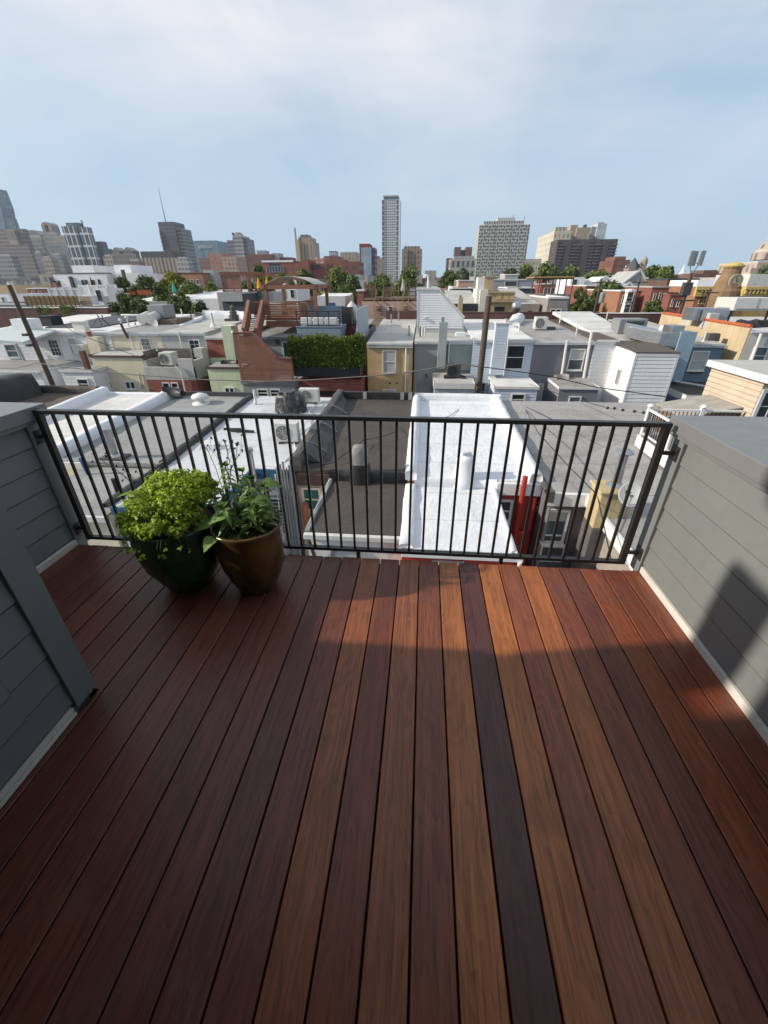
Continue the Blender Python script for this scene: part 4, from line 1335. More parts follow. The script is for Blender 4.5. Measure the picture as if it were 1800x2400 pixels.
def pipe(t, pts, Y, r=.06, mat='white', name='downspout', n=8):
    return MB().tube([(at(x, y, Y)[0], Y, at(x, y, Y)[1]) for x, y in pts], r, n).build(name, M[mat], t)


M['whiteroof2'] = roofing('old_white_roof', (0.690, 0.690, 0.678), (.38, .37, .35), .45, .5, .7, .6)
# far-left white siding house
t, X0, X1, z = bhouse('white siding row house with a pale awning at the left edge, before the leaning pole', -95, 76, 786, 33, 'whiteside', 'whiteroof2', lap=.24)
winpx(t, 8, 806, 36, 838, 33, fr='dirtwhite', gl='glass2')
winpx(t, -60, 800, -35, 838, 33)
ell(t, -120, 92, 868, 29, 33, 'whiteside', 'greyroof', .24)
mb = MB()
for k in range(26):
    x0, zz_ = at(-40 + k * 5, 874, 28.88); MB().box(x0, x0 + .07, 28.86, 28.905, zz_ - .12, zz_ + .05).build('dentil', M['white'], t)
winpx(t, 49, 892, 75, 910, 29)
a, z1 = at(-60, 786, 29.5); c, z2 = at(52, 798, 29.5)
MB().hexa([(a, 29.5, z1 - .35), (c, 29.5, z2 - .25), (c, 32.8, z2 + .25), (a, 32.8, z1 + .25), (a, 29.5, z1 - .2), (c, 29.5, z2 - .1), (c, 32.8, z2 + .4), (a, 32.8, z1 + .4)]).build('awning', plain('pale_green_awning', (.50, .56, .55), .5, .05), t)
stack(t, 22, 62, 748, 800, 32.2, 1.2, 'whiteside', 'vent_shaft')
pipe(t, [(36, 800), (60, 850)], 32.6, .05, 'greymetal', 'conduit')
# white double house
t, X0, X1, z = bhouse('wide white siding row house with three sash windows behind the leaning pole', 78, 256, 777, 33, 'whiteside', 'whiteroof2', lap=.24)
winpx(t, 110, 795, 135, 835, 33, muntin=(3, 4))
winpx(t, 157, 791, 177, 831, 33, blind=.4)
winpx(t, 220, 793, 241, 821, 33, blind=.35)
a, z1 = at(168, 807, 32.5); c, _ = at(196, 807, 32.5)
tt = thing('window_air_conditioner', 'white window air conditioner in the middle window of the white siding house', 'air conditioner', ((a + c) / 2, 32.6, z1 - .7))
MB().box(a, c, 32.35, 32.93, z1 - .75, z1).build('cabinet', M['ac_white'], tt, bevel=.02)
MB().box(a + .08, c - .28, 32.33, 32.348, z1 - .68, z1 - .08).build('grille', M['dirtwhite'], tt)
ell(t, 142, 214, 868, 29, 33, 'whiteside', 'greyroof', .24)
winpx(t, 179, 887, 206, 912, 29)
stack(t, 167, 193, 756, 800, 33.2, .6, 'whitestucco', 'chimney', 0, 'whitestucco')
sheet(MB(), at(128, 765, 36)[0], at(248, 765, 36)[0], 35, 44, z + .14, z + (ZBL - z) * .8 + .14, .1).build('roof_patch', M['dark'], t)
tt = thing('roof_box', 'black box standing on the white roof beside the leaning pole', 'box', (*[at(105, 765, 36)[0], 36], z + .2))
a, z1 = at(88, 743, 36); c, _ = at(117, 743, 36)
MB().box(a, c, 36, 37.2, z + .1, z1).build('box', M['black'], tt, bevel=.02)
MB().box(a - .04, c + .04, 35.96, 37.24, z1 + .002, z1 + .08).build('lid', M['tar'], tt)
tt = thing('aerial', 'spiky black roof aerial on a tripod on the dark membrane roof', 'aerial', (at(230, 765, 36)[0], 36, z + .2))
x, z1 = at(226, 733, 36)
mb = MB().tube([(x + .15, 36, z + .2), (x, 36, z1)], .03, 6)
mb.build('mast', M['black'], tt)
mb = MB()
for k in range(9):
    a = k * 2 * PI / 9
    mb.tube([(x, 36, z1 - .1), (x + .55 * cos(a), 36 + .55 * sin(a), z1 + .12 * cos(3 * a))], .014, 4)
mb.build('element', M['black'], tt)
mb = MB()
for dx, dy in ((-.7, 0), (.9, .1), (.2, .8)): mb.tube([(x + .1, 36, z + .9), (x + dx, 36 + dy, z + .18)], .022, 5)
mb.build('tripod', M['black'], tt)
# cream house
t, X0, X1, z = bhouse('cream stucco row house with a barred window and flat rear addition', 256, 374, 779, 33, 'cream', 'greyroof')
winpx(t, 327, 791, 352, 830, 33, bars=7, muntin=(2, 4))
pipe(t, [(302, 777), (317, 832)], 32.85)
pipe(t, [(283, 758), (289, 772), (300, 793)], 32.7, .10, 'brownstone', 'vent_pipe')
e = ell(t, 212, 331, 834, 30.5, 33, 'cream', 'paleroof', 0, 'brownstone', .1)
for x in (238, 292): winpx(t, x, 893, x + 24, 912, 30.5, style='pair', cols=2)
pipe(t, [(325, 874), (332, 912)], 30.4, .06, 'dirtwhite')
stack(t, 199, 226, 790, 832, 32.0, .7, 'cream', 'chimney', 0)
a, z1 = at(206, 777, 32.3)
MB().lathe([(.18, -.35), (.2, -.05), (.24, 0), (.14, 0)], (a, 32.35, z1), 14).build('chimney_pot', M['terracotta'], t)
# brown post on the yard line
x, z1 = at(192, 822, 29.2); x2, z2 = at(222, 905, 29.2)
tag(MB().bar((x2, 29.2, ZG), (x, 29.2, z1), .3, .3).build('wooden_post', timber('rust_post', (.14, .045, .028), (.20, .07, .045), 2)), 'leaning rust-brown square post in front of the cream house corner', 'post')
# grey stucco house with terrace
t, X0, X1, z = bhouse('weathered grey stucco row house with a walled terrace over brick', 374, 481, 779, 33, 'greyst', 'paleroof')
winpx(t, 441, 795, 467, 846, 33, muntin=(2, 5))
pipe(t, [(418, 778), (433, 840)], 32.8)
a, z1 = at(330, 842, 30.3); c, _ = at(449, 842, 30.3)
MB().box(a, c, 30.3, 32.99, ZG, z1 - 1.45).build('ell', M['brick'], t)
mb = MB().box(a, c, 30.3, 30.5, z1 - 1.45, z1 - .55).box(c - .2, c, 30.5, 32.98, z1 - 1.45, z1 - .1).box(a, a + .2, 30.5, 32.98, z1 - 1.45, z1 - .1).box(at(412, 830, 30.3)[0], c, 30.28, 30.52, z1 - 1.449, z1 + .05).box(c - .65, c + .0, 32.0, 32.9, z1 - .1, z1 + .55)
mb.build('terrace_wall', M['greyst'], t)
mb = MB()
for k in range(22): mb.box(a + .22 + k * .12, a + .31 + k * .12, 32.3, 32.34, z1 - .5, z1 + .5)
for k in range(12): mb.box(a + .1, a + .13, 30.6 + k * .14, 30.7 + k * .14, z1 - .5, z1 + .5)
mb.build('terrace_fence', timber('grey_fence', (.13, .115, .10), (.19, .17, .15), 2), t)
pipe(t, [(410, 856), (425, 872), (437, 930)], 30.15)
for x in (380, 400): winpx(t, x, 896, x + 17, 920, 30.3)
x = at(395, 850, 31)[0]
condenser(x, 31.2, z1 - .55, .95, .95, .95, 'squat air conditioner on the walled terrace of the grey stucco house')
# green house
t, X0, X1, z = bhouse('pale green stucco row house with a bare brick patch and a tall green chimney', 481, 563, 788, 33, 'palegreen', 'paleroof')
a, z1 = at(482, 790, 33); c, z0 = at(520, 838, 33)
MB().box(a, at(521, 790, 33)[0], 32.975, 32.999, z0, z1).build('brick_patch', M['brick'], t)
stack(t, 517, 541, 764, 858, 32.0, 1.2, 'palegreen')
MB().tube([(at(543, 766, 32)[0], 32.2, at(543, 766, 32)[1]), (at(546, 780, 32)[0], 32, at(546, 780, 32)[1]), (at(556, 855, 32)[0], 32, at(556, 855, 32)[1])], .1, 8).build('flue', M['greymetal'], t)
ell(t, 485, 566, 861, 30.4, 33, 'palegreen', 'greyroof', 0, 'brownstone', .1)
winpx(t, 526, 907, 549, 922, 30.4, style='pair', cols=2)
lump(MB(), (at(520, 856, 31.6)[0], 31.7, at(520, 858, 31.6)[1]), (at(556, 856, 31.6)[0], 31.7, at(556, 858, 31.6)[1]), .5, .4, .05).build('tar_patch', M['tar'], t, smooth=True)
# red slatted roof-deck house
t, X0, X1, z = bhouse('grey row house wrapped in red-brown slatted timber with an outside stair', 566, 700, 790, 34, 'midgrey', 'greyroof', cornice='greymetal')
ell(t, 568, 690, 897, 30.2, 34, 'midgrey', 'greyroof', 0, 'greymetal', .12)
winpx(t, 602, 911, 628, 930, 30.2); winpx(t, 632, 911, 656, 930, 30.2)
winpx(t, 661, 800, 690, 838, 34, gl='teal', style='pair', cols=2)
a, z1 = at(646, 795, 33.9)
MB().box(a, a + .25, 33.8, 33.995, z1 - .35, z1).build('wall_lamp', M['dark'], t)
SY = 30.0
pl_ = [(546, 781), (594, 782), (607, 795), (640, 830), (648, 839), (684, 840), (688, 893), (566, 893)]
zt_, zbm = at(570, 781, SY)[1], at(620, 893, SY)[1]
top = [(at(x, y, SY)[0], at(x, y, SY)[1]) for x, y in ((546, 781), (594, 782), (648, 839), (684, 840))]
mb = MB()
k = 0
zc = zbm
xl = top[0][0]
while zc < zt_:
    if zc < top[2][1]: xr = top[3][0]
    else: xr = top[1][0] + (top[2][0] - top[1][0]) * (top[1][1] - zc) / (top[1][1] - top[2][1])
    mb.box(xl, max(xl + .3, xr), SY, SY + .03, zc, zc + .095)
    zc += .13
for x in (xl + .1, xl + 1.6, top[2][0] - .6, top[3][0] - .1):
    mb.box(x - .05, x + .05, SY + .031, SY + .13, zbm, (zt_ if x < top[1][0] else top[2][1]))
mb.build('slat_screen', M['redslat'], t)
mb = MB().bar((top[1][0], SY - .02, top[1][1] + .05), (top[2][0], SY - .02, top[2][1] + .05), .2, .16).bar((top[2][0], SY, top[2][1] + .03), (top[3][0], SY, top[3][1] + .03), .2, .08).bar((xl, SY, zt_ + .05), (top[1][0], SY, zt_ + .05), .2, .08)
mb.build('cap_rail', M['redslat'], t)
mb = MB()
xs0, xs1 = at(575, 780, 30.6)[0], at(600, 780, 30.6)[0]
zl, zu = zt_ - 1.0, at(600, 745, 36)[1]
for side in (0, 1):
    xa0 = at((570, 600)[side], 780, SY)[0]; xa1 = at((588, 620)[side], 745, 36)[0]
    for k in range(9):
        h = k * .13 + .05
        mb.bar((xa0, SY + .1, zl + h), (xa1, 36, zu + h), .03, .1)
    mb.bar((xa0, SY + .05, zl + 1.24), (xa1, 36, zu + 1.24), .22, .16)
    for q in (.02, .35, .68, .98):
        x = xa0 + (xa1 - xa0) * q; y = SY + .1 + (36 - SY - .1) * q; zz_ = zl + (zu - zl) * q
        mb.box(x - .05, x + .05, y - .05, y + .05, zz_, zz_ + 1.2)
mb.build('stair_rail', M['redslat'], t)
mb = MB()
for k in range(14):
    q = (k + .5) / 14
    x0 = at(572, 780, SY)[0] + (at(589, 745, 36)[0] - at(572, 780, SY)[0]) * q; x1 = at(599, 780, SY)[0] + (at(619, 745, 36)[0] - at(599, 780, SY)[0]) * q
    y = SY + .1 + 5.9 * q
    mb.box(x0, x1, y - .16, y + .16, zl + (zu - zl) * q - .03, zl + (zu - zl) * q + .02)
mb.build('stair_tread', M['redslat'], t)
# upper deck behind it
ux0, uz1 = at(591, 709, 36); ux1, _ = at(697, 707, 36)
uz0 = at(640, 763, 36)[1]
mb = MB()
zc = uz0
while zc < uz1 - .08:
    mb.box(ux0 if zc > uz0 + .5 else at(622, 740, 36)[0], ux1, 36, 36.03, zc, zc + .095)
    mb.box(ux1 + .0, ux1 + .03, 36.04, 42, zc, zc + .095)
    mb.box(ux0, ux1, 42, 42.03, zc, zc + .095)
    zc += .125
mb.build('deck_screen', M['redslat'], t)
MB().box(ux0 - .05, ux1 + .1, 35.95, 36.1, uz1 - .02, uz1 + .06).box(ux1 - .05, ux1 + .1, 36.1, 42.1, uz1 - .02, uz1 + .06).box(at(622, 740, 36)[0], ux1, 35.9, 35.98, uz0 - .1, uz0 + .25).build('deck_rail', M['redslat'], t)
MB().box(ux0 + .1, ux1 - .05, 36.04, 41.9, uz0 + .42, uz0 + .5).build('deck_boards', M['redslat'], t)
# canopy pergola on the upper deck
tt = thing('pergola', 'brown timber pergola with a pale arched canvas top on the red slatted deck', 'pergola', ((ux0 + ux1) / 2, 39, uz0 + .5))
qx0, qz = at(621, 668, 37); qx1, _ = at(737, 672, 37)
for (x, y) in ((qx0, 37), (qx1, 37), (qx0 + .1, 41.5), (qx1, 41.5)):
    MB().box(x - .13, x + .13, y - .13, y + .13, uz0 + .5, qz - .02).build('post', M['redslat'], tt)
mb = MB().box(qx0 - .3, qx1 + .3, 36.85, 37.0, qz - .3, qz).box(qx0 - .3, qx1 + .3, 41.5, 41.65, qz - .3, qz).box(qx0 - .15, qx0, 36.8, 41.8, qz - .26, qz + .03).box(qx1, qx1 + .15, 36.8, 41.8, qz - .26, qz + .03)
mb.build('beam', M['redslat'], tt)
mb = MB()
i = 0
N_ = 12
for k in range(N_):
    f0, f1 = k / N_, (k + 1) / N_
    g_ = lambda f: (qx0 + (qx1 - qx0) * f, qz + .02 + .55 * (1 - (2 * f - 1) ** 2))
    (xa, za), (xb, zb_) = g_(f0), g_(f1)
    mb.hexa([(xa, 36.9, za), (xb, 36.9, zb_), (xb, 41.6, zb_), (xa, 41.6, za), (xa, 36.9, za + .03), (xb, 36.9, zb_ + .03), (xb, 41.6, zb_ + .03), (xa, 41.6, za + .03)])
mb.build('canopy', plain('canvas', (.46, .45, .40), .85, .08), tt)
x, z1 = at(706, 688, 39)
tag(MB().lathe([(.42, 0), (.45, .9), (.5, .93), (.5, 1.0), (.01, 1.06)], (x, 39, uz0 + .5), 16).build('water_butt', M['white'], smooth=True), 'white round tub under the canvas pergola on the red deck', 'tub')
x, z1 = at(640, 700, 40)
tag(MB().box(x - .6, x + .7, 40, 40.8, uz0 + .5, uz0 + 1.6).build('storage_cabinet', M['ac_white'], bevel=.03), 'off-white storage cabinet under the left end of the canvas pergola', 'cabinet')
# slate siding roof terrace with hedge over brick
t, X0, X1, z = bhouse('slate blue sided house with a railed roof terrace above a brick wall', 694, 838, 792, 34.5, 'slateside', 'greyroof', cornice=None, lap=.2)
a, z1 = at(695, 767, 33.2); c, _ = at(798, 768, 33.2)
z0 = z1 - 1.9
MB().box(a, c, 33.2, 37, z0, z1).lap((a, 33.199), (c, 33.199), z0, z1 - .1, .17, .02).lap((c + .001, 33.2), (c + .001, 37), z0, z1 - .1, .17, .02).build('terrace_box', M['slateside'], t)
MB().box(a - .05, c + .05, 33.14, 33.3, z1 + .002, z1 + .07).build('terrace_coping', M['slateside'], t)
mb = MB()
zr_ = z1 + 1.05
for k in range(5):
    x = a + .06 + (c - a - .12) * k / 4
    mb.box(x - .03, x + .03, 33.24, 33.3, z1 + .07, zr_)
for k in range(6):
    zz_ = z1 + .25 + k * .16
    mb.box(a, c, 33.255, 33.275, zz_ - .012, zz_ + .012).box(c - .02, c, 33.28, 36.8, zz_ - .012, zz_ + .012)
mb.box(a, c, 33.24, 33.29, zr_, zr_ + .05).box(c - .04, c + .01, 33.29, 36.8, zr_, zr_ + .05)
for y in (34.5, 35.7, 36.8): mb.box(c - .05, c + .01, y - .03, y + .03, z1 + .07, zr_)
mb.build('terrace_rail', M['rail'], t)
x0, za = at(726, 717, 38); x1, _ = at(845, 716, 38)
MB().box(x0, x1, 38, 38.2, z1 - .5, za).lap((x0, 37.999), (x1, 37.999), z1 - .5, za, .2, .02).build('terrace_screen', M['slateside'], t)
mb = MB()
for k in range(9):
    x0, zz_ = at(812 - k * .4, 801 - k * 5.4, 33.5 + k * .35); x1, _ = at(832, 801 - k * 5.4, 33.5 + k * .35)
    mb.box(x0, x1, 33.5 + k * .35, 33.85 + k * .35, zz_ - .28, zz_)
mb.build('stair', M['maroon'], t)
x0, z0 = at(832, 800, 33.3); xt, z1b = at(838, 724, 33.6); _, z2 = at(863, 719, 39)
mb = MB().hexa([(xt - .12, 33.3, z0 - .3), (xt, 33.3, z0 - .3), (xt, 40, z0 + .3), (xt - .12, 40, z0 + .3), (xt - .12, 33.6, z1b), (xt, 33.6, z1b), (xt, 40, z2 + .1), (xt - .12, 40, z2 + .1)]).lap((xt + .002, 33.6), (xt + .002, 40), z0 - .2, z1b - .02, .2, .02)
mb.build('stair_wall', plain('pale_slate_siding', (.30, .36, .42), .55, .06, .8, .12, .08), t)
for (u0, u1, lab) in ((704, 730, 'left'), (732, 758, 'middle'), (760, 790, 'right')):
    a_, zt2 = at(u0, 746, 34); c_, _ = at(u1, 746, 34)
    tt = thing('lounge_chair', {'left': 'white cushioned lounge seat at the left end behind the black terrace rail', 'middle': 'white cushioned lounge seat between two others behind the black terrace rail', 'right': 'white cushioned lounge seat at the right end behind the black terrace rail'}[lab], 'lounge seat', ((a_ + c_) / 2, 34.2, z1), 'white lounge seats on the slate terrace')
    MB().box(a_, c_, 34, 34.25, z1 + .1, zt2 + .05).build('backrest', M['white'], tt, bevel=.06)
    MB().box(a_, c_, 34.26, 35.1, z1 + .1, z1 + .42).build('seat', M['white'], tt, bevel=.06)
a_, zt2 = at(802, 727, 36.5)
tag(lump(MB(), (a_, 36.4, z1), (a_ + .9, 36.5, z1), .9, 1.25, .05, .2).build('covered_grill', M['black'], smooth=True), 'black covered barbecue grill at the right end of the slate terrace', 'grill')
a_, zt2 = at(824, 722, 37.2)
tag(MB().lathe([(.42, -.7), (.48, -.3), (.52, .3), (.30, .62), (.06, .85), (.01, .9)], (a_, 37.3, z1 + .75), 14).build('covered_heater', M['ac_white'], smooth=True), 'white covered patio heater next to the black covered grill', 'heater')
# brick wall, planter, hedge
a, z1 = at(690, 888, 31.2); c, _ = at(847, 888, 31.2)
tb = shell(a, c, 31.2, 34.4, ZG, z1).build('brick_ell', M['brick'], t)
winpx(t, 748, 916, 806, 926, 31.2, fr='black', sill=False)
a, z1 = at(687, 860, 30.9); c, z0 = at(845, 884, 30.9)
tt = thing('planter_box', 'long black planter box on top of the red brick wall', 'planter', ((a + c) / 2, 31.3, z0))
MB().box(a, c, 30.9, 31.9, z0, z1).build('trough', plain('planter_black', (.014, .016, .022), .45, .12), tt, bevel=.02)
MB().box(a + .04, c - .04, 30.94, 31.86, z1 + .002, z1 + .02).build('soil', soil, tt)
h1 = at(760, 799, 31.2)[1]
hm = leafmat('hedge_green', (.040, .070, .014), (.20, .25, .045), .5, .25)


def hedge(mb, x0, x1, y0, y1, z0, z1, n, s, seed=3, wob=.12):
    r = random.Random(seed)
    for _ in range(n):
        f = r.choice('ffftte')
        x = r.uniform(x0, x1); y = r.uniform(y0, y1); z = z0 + (z1 - z0) * r.random() ** .8
        if f == 'f': y = y0 + r.uniform(-.06, .10)
        if f == 't': z = z1 + r.gauss(0, wob) + .10 * sin(x * 2.3) + .06 * sin(x * 5.1)
        if f == 'e': x = r.choice((x0, x1)) + r.uniform(-.08, .08)
        p = Vector((x, y, z))
        d = Vector((r.gauss(0, .5), r.gauss(-.25, .4), r.gauss(.55, .5))).normalized()
        q = Vector((r.gauss(0, 1), r.gauss(0, 1), r.gauss(0, .4)))
        q = (q - d * q.dot(d)).normalized()
        L, W = s * r.uniform(.7, 1.4), s * r.uniform(.22, .42)
        mb.poly(p, p + d * L * .5 + q * W, p + d * L, p + d * L * .5 - q * W)
    return mb


tt = thing('hedge', 'dense clipped yellow-green hedge growing in the long black planter', 'hedge', ((a + c) / 2, 31.4, z1))
hedge(MB(), a - .15, c + .2, 30.85, 31.95, z1 - .05, h1, 15000, .17).build('foliage', hm, tt)
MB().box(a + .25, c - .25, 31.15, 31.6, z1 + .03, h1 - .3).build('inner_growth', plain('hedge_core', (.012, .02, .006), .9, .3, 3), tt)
# strand-board house
t, X0, X1, z = bhouse('row house sheathed in bare tan strand board with one white sash window', 860, 968, 805, 33, 'osb', 'paleroof', cornice='dirtwhite', ch=.28)
winpx(t, 896, 820, 929, 875, 33, blind=.45, gl='blind')
winpx(t, 897, 912, 928, 960, 33, gl='glass2', blind=.8)
pipe(t, [(952, 810), (949, 930)], 32.9)
mb = MB()
for x in (914, 930):
    a, zz_ = at(x, 898, 32.99); mb.tube([(a, 32.96, zz_), (a, 33.02, zz_)], .07, 10)
mb.build('vent_hole', M['black'], t)
for px, py in ((958, 783), (917, 752), (934, 748)):
    a, y = atz(px, py + 8, (z + ZBK) / 2 - (.3 if py > 770 else -.1))
    vent(t, a, y, z + (ZBK - z) * (y - 33) / 14, .8, .07, 'greymetal')
mb = MB().box(X0 + .3, X1, YBK - .3, YBK, ZBK - .2, at(920, 728, YBK)[1])
mb.build('rear_parapet', M['dkbrick'], t)
# grey house with stack, shed, white pilot house
t, X0, X1, z = bhouse('mid-grey row house with a tall stucco stack, a door and a flat-roofed shed', 972, 1110, 799, 33.4, 'midgrey', 'paleroof')
a, z1 = at(1054, 806, 33.3); c, z0 = at(1108, 868, 33.3)
MB().box(a, c, 33.33, 33.39, z0, z1).build('wall_panel', M['greengrey'], t)
stack(t, 1030, 1050, 756, 864, 32.7, .7, 'greengrey')
stack(t, 1035, 1042, 744, 757, 33.0, .25, 'greymetal', 'flue')
pipe(t, [(1053, 800), (1049, 880)], 33.2)
window(t, 'S', 33.4, at(981, 894, 33.4)[0], at(1012, 894, 33.4)[0], -8.4, at(990, 894, 33.4)[1], fr='greymetal', gl='greymetal', style='door', sill=False)
a, z1 = at(999, 880, 33.3)
MB().lathe([(.02, .3), (.06, .25), (.13, 0), (.1, 0)], (a, 33.2, z1 - .15), 10).build('wall_lamp', M['black'], t)
e = ell(t, 1019, 1110, 899, 30, 33.4, 'paleblue', 'paleroof', 0, 'white', .35, 'shed')
winpx(t, 1053, 920, 1077, 945, 30, fr='black', muntin=(3, 3), sill=False)
lump(MB(), (e[0] + .7, 31.9, e[2] + .05), (e[1] - .4, 31.9, e[2] + .05), 1.0, .12, .12).build('tar_patch', M['tar'], t)
condenser(at(1064, 870, 31.6)[0], 31.9, e[2] + .06, .95, .8, .95, 'dark square air conditioner on the shed roof beside the tall stucco stack', ('dark', 'black'))
tt = thing('stair_bulkhead', 'tall white siding rooftop stair house with a steeply sloping right side', 'bulkhead', (at(1000, 770, 38)[0], 39, z))
P_ = [at(x, y, 38) for x, y in ((977, 772), (977, 680), (1030, 680), (1087, 745), (1086, 772))]
zb0 = P_[0][1]
mb = MB().prism([(p[0], p[1]) for p in P_], 1, 38.02, 43)
zc = zb0 + .12
n_ = 15
hh = (P_[1][1] - zb0 - .3) / n_
for k in range(n_):
    za = zb0 + .1 + k * hh
    def xr_(zv):
        return P_[3][0] - .12 if zv < P_[3][1] else P_[3][0] - .12 + (P_[2][0] - P_[3][0]) * (zv - P_[3][1]) / (P_[2][1] - P_[3][1])
    mb.poly((P_[0][0] + .08, 37.975, za), (xr_(za), 37.975, za), (xr_(za + hh), 38.012, za + hh), (P_[0][0] + .08, 38.012, za + hh))
    mb.poly((P_[0][0] + .08, 38.012, za), (xr_(za), 38.012, za), (xr_(za), 37.975, za), (P_[0][0] + .08, 37.975, za))
mb.build('siding', M['whiteside'], tt)
mb = MB().bar((P_[2][0], 37.98, P_[2][1] + .04), (P_[3][0] + .06, 37.98, P_[3][1] + .04), .16, .12).box(P_[1][0] - .05, P_[2][0] + .05, 37.9, 43.1, P_[1][1] + .002, P_[1][1] + .14).box(P_[0][0] - .03, P_[0][0] + .075, 37.96, 38.0, zb0, P_[1][1])
mb.build('trim', M['dirtwhite'], tt)
a, z1 = at(993, 742, 37.95)
MB().box(a, a + .2, 37.85, 37.97, z1 - .2, z1).build('outlet_hood', M['white'], tt)
MB().hexa([(P_[0][0], 36.6, zb0 - .7), (P_[4][0], 36.6, zb0 - .7), (P_[4][0], 38, zb0 - .7), (P_[0][0], 38, zb0 - .7), (P_[0][0], 37.7, zb0), (P_[4][0], 37.7, zb0), (P_[4][0], 38.0, zb0), (P_[0][0], 38.0, zb0)]).build('flashed_base', M['greyroof'], tt)
vx, vz = at(1003, 676, 41)
mb = MB().tube([(vx, 41, vz - .6), (vx, 41, vz + .7), (vx - .05, 41, vz + .95), (vx - .22, 41, vz + 1.0), (vx - .35, 41, vz + .8)], .1, 10)
mb.build('vent_pipe', M['white'], tt)
mb = MB()
for k, (px, dx) in enumerate(((990, 0), (996, 0))):
    a, z1 = at(px, 766, 36); mb.tube([(a, 36, z1 - .7), (a, 36, z1), (a + .05, 36, z1 + .08), (a + .2, 36, z1)], .08, 8)
tag(mb.build('vent_pipe', M['white']), 'pair of hooked white vent pipes in front of the white rooftop stair house', 'vent')
# blue-white siding house
t, X0, X1, z = bhouse('pale blue siding row house with a sided chimney and one dark sash window', 1110, 1253, 796, 33, 'blueside', 'whiteroof2', lap=.19)
winpx(t, 1189, 808, 1233, 866, 33, gl='glass')
stack(t, 1163, 1193, 760, 879, 32.3, .69, 'blueside', 'chimney', .19, 'white')
pipe(t, [(1186, 747), (1185, 760)], 32.5, .09, 'dirtwhite', 'flue')
pipe(t, [(1192, 790), (1180, 880)], 32.2, .04)
winpx(t, 1111, 895, 1140, 940, 32.99, gl='glass')
e = ell(t, 1160, 1261, 907, 30, 33, 'blueside', 'whiteroof2', .19)
winpx(t, 1199, 922, 1232, 950, 30, gl='glass')
a, y = atz(1215, 765, ZBK - .3)
tag(lump(MB(), (a - .8, y - 1, ZBK - .5), (a + .5, y + 3, ZBK - .2), 1.2, .8, .1).build('roof_ridge', M['whitecoat'], smooth=True), 'white coated hump at the back of the pale blue house roof', 'roof hump')
# purple-grey stucco house
t, X0, X1, z = bhouse('slate purple stucco row house with white pipes and one white sash window', 1253, 1398, 800, 33, 'purple2', 'greyroof2')
winpx(t, 1337, 817, 1374, 868, 33, gl='glass2', blind=.5)
pipe(t, [(1329, 798), (1316, 880)], 32.85, .09)
pipe(t, [(1387, 778), (1368, 886)], 32.8, .10)
e = ell(t, 1312, 1404, 909, 30, 33, 'purple2', 'greyroof2', 0, 'white', .1)
winpx(t, 1334, 928, 1363, 955, 30, gl='glass2')
lump(MB(), (e[0] + .3, 32.4, e[2] + .1), (e[0] + 1.2, 32.6, e[2] + .1), .5, .3, .05).build('gravel_bag', M['ply'], t, smooth=True)
window(t, 'S', 33, at(1259, 899, 33)[0], at(1275, 899, 33)[0], -8.5, at(1265, 899, 33)[1], style='door', gl='paleblue', sill=False)
a, y = atz(1264, 772, (z + ZBK) / 2)
condenser(a, y, z + (ZBK - z) * (y - 33) / 14, .95, .85, 1.0, 'beige square air conditioner on the stained grey roof of the purple house')
tt = thing('roof_panel', 'raised white ribbed roof section behind the white siding bay', 'roof section', (at(1420, 775, 39)[0], 40, z))
a, z1 = at(1385, 778, 37); c, _ = at(1470, 782, 37)
mb = MB().hexa([(a, 37, z1 - .25), (c, 37, z1 - .25), (c, 46, ZBK + .5), (a - .8, 46, ZBK + .5), (a, 37, z1), (c, 37, z1), (c, 46, ZBK + .75), (a - .8, 46, ZBK + .75)])
for k in range(16):
    y = 37.2 + k * .55; zz_ = z1 + (ZBK + .75 - z1) * (y - 37) / 9
    mb.box(a - .05 * k, c, y, y + .08, zz_ - .02, zz_ + .05)
mb.build('panel', M['whiteroof2'], tt)
MB().box(a + .2, c - .2, 37.4, 45.6, z - .2, z1 - .26).build('curb', M['black'], tt)
# white siding house with projecting bay
YN = 29.6
t, X0, X1, z = bhouse('white siding row house with a projecting bay, sunlit on its left face', 1396, 1452, 797, 33, 'whiteside', 'brownroof', lap=.25, cornice='white')
bx0, bz = at(1492, 826, YN); bx1, _ = at(1592, 830, YN)
zbay = bz
MB().box(bx0, bx1, YN, 33.8, ZG, zbay - .02).build('bay', M['whiteside'], t)
mb = MB().lap((bx0 + .1, YN - .001), (bx1 - .1, YN - .001), zbay - 5.4, zbay - .25, .25, .024).lap((bx0 - .001, 33.3), (bx0 - .001, YN + .1), zbay - 5.4, zbay - .06, .25, .024)
mb.build('bay_siding', M['whiteside'], t)
MB().box(bx0 - .03, bx0 + .09, YN - .03, YN + .09, ZG, zbay).box(bx1 - .12, bx1 + .03, YN - .03, YN + .06, ZG, zbay).box(bx0 + .1, bx1 - .13, YN - .04, YN - .003, zbay - .24, zbay).build('bay_trim', M['white'], t)
sheet(MB(), bx0 - .06, bx1 + .06, YN - .06, 33.8, zbay + .02, zbay + .25, .06).build('bay_roof', M['brownroof'], t)
MB().box(X0 + .5, bx1 + .03, 33.8, YBK, ZG, zbay + .2).build('rear_wing', M['whiteside'], t)
sheet(MB(), X1 - .1, bx1, 33.7, YBK, zbay + .26, ZBK + .2, .06).build('rear_roof', M['paleroof'], t)
yw = 31.2
window(t, 'W', bx0, yw - .3, yw + .25, zbay - 2.4, zbay - 1.3, cols=2, style='pair', sill=False)
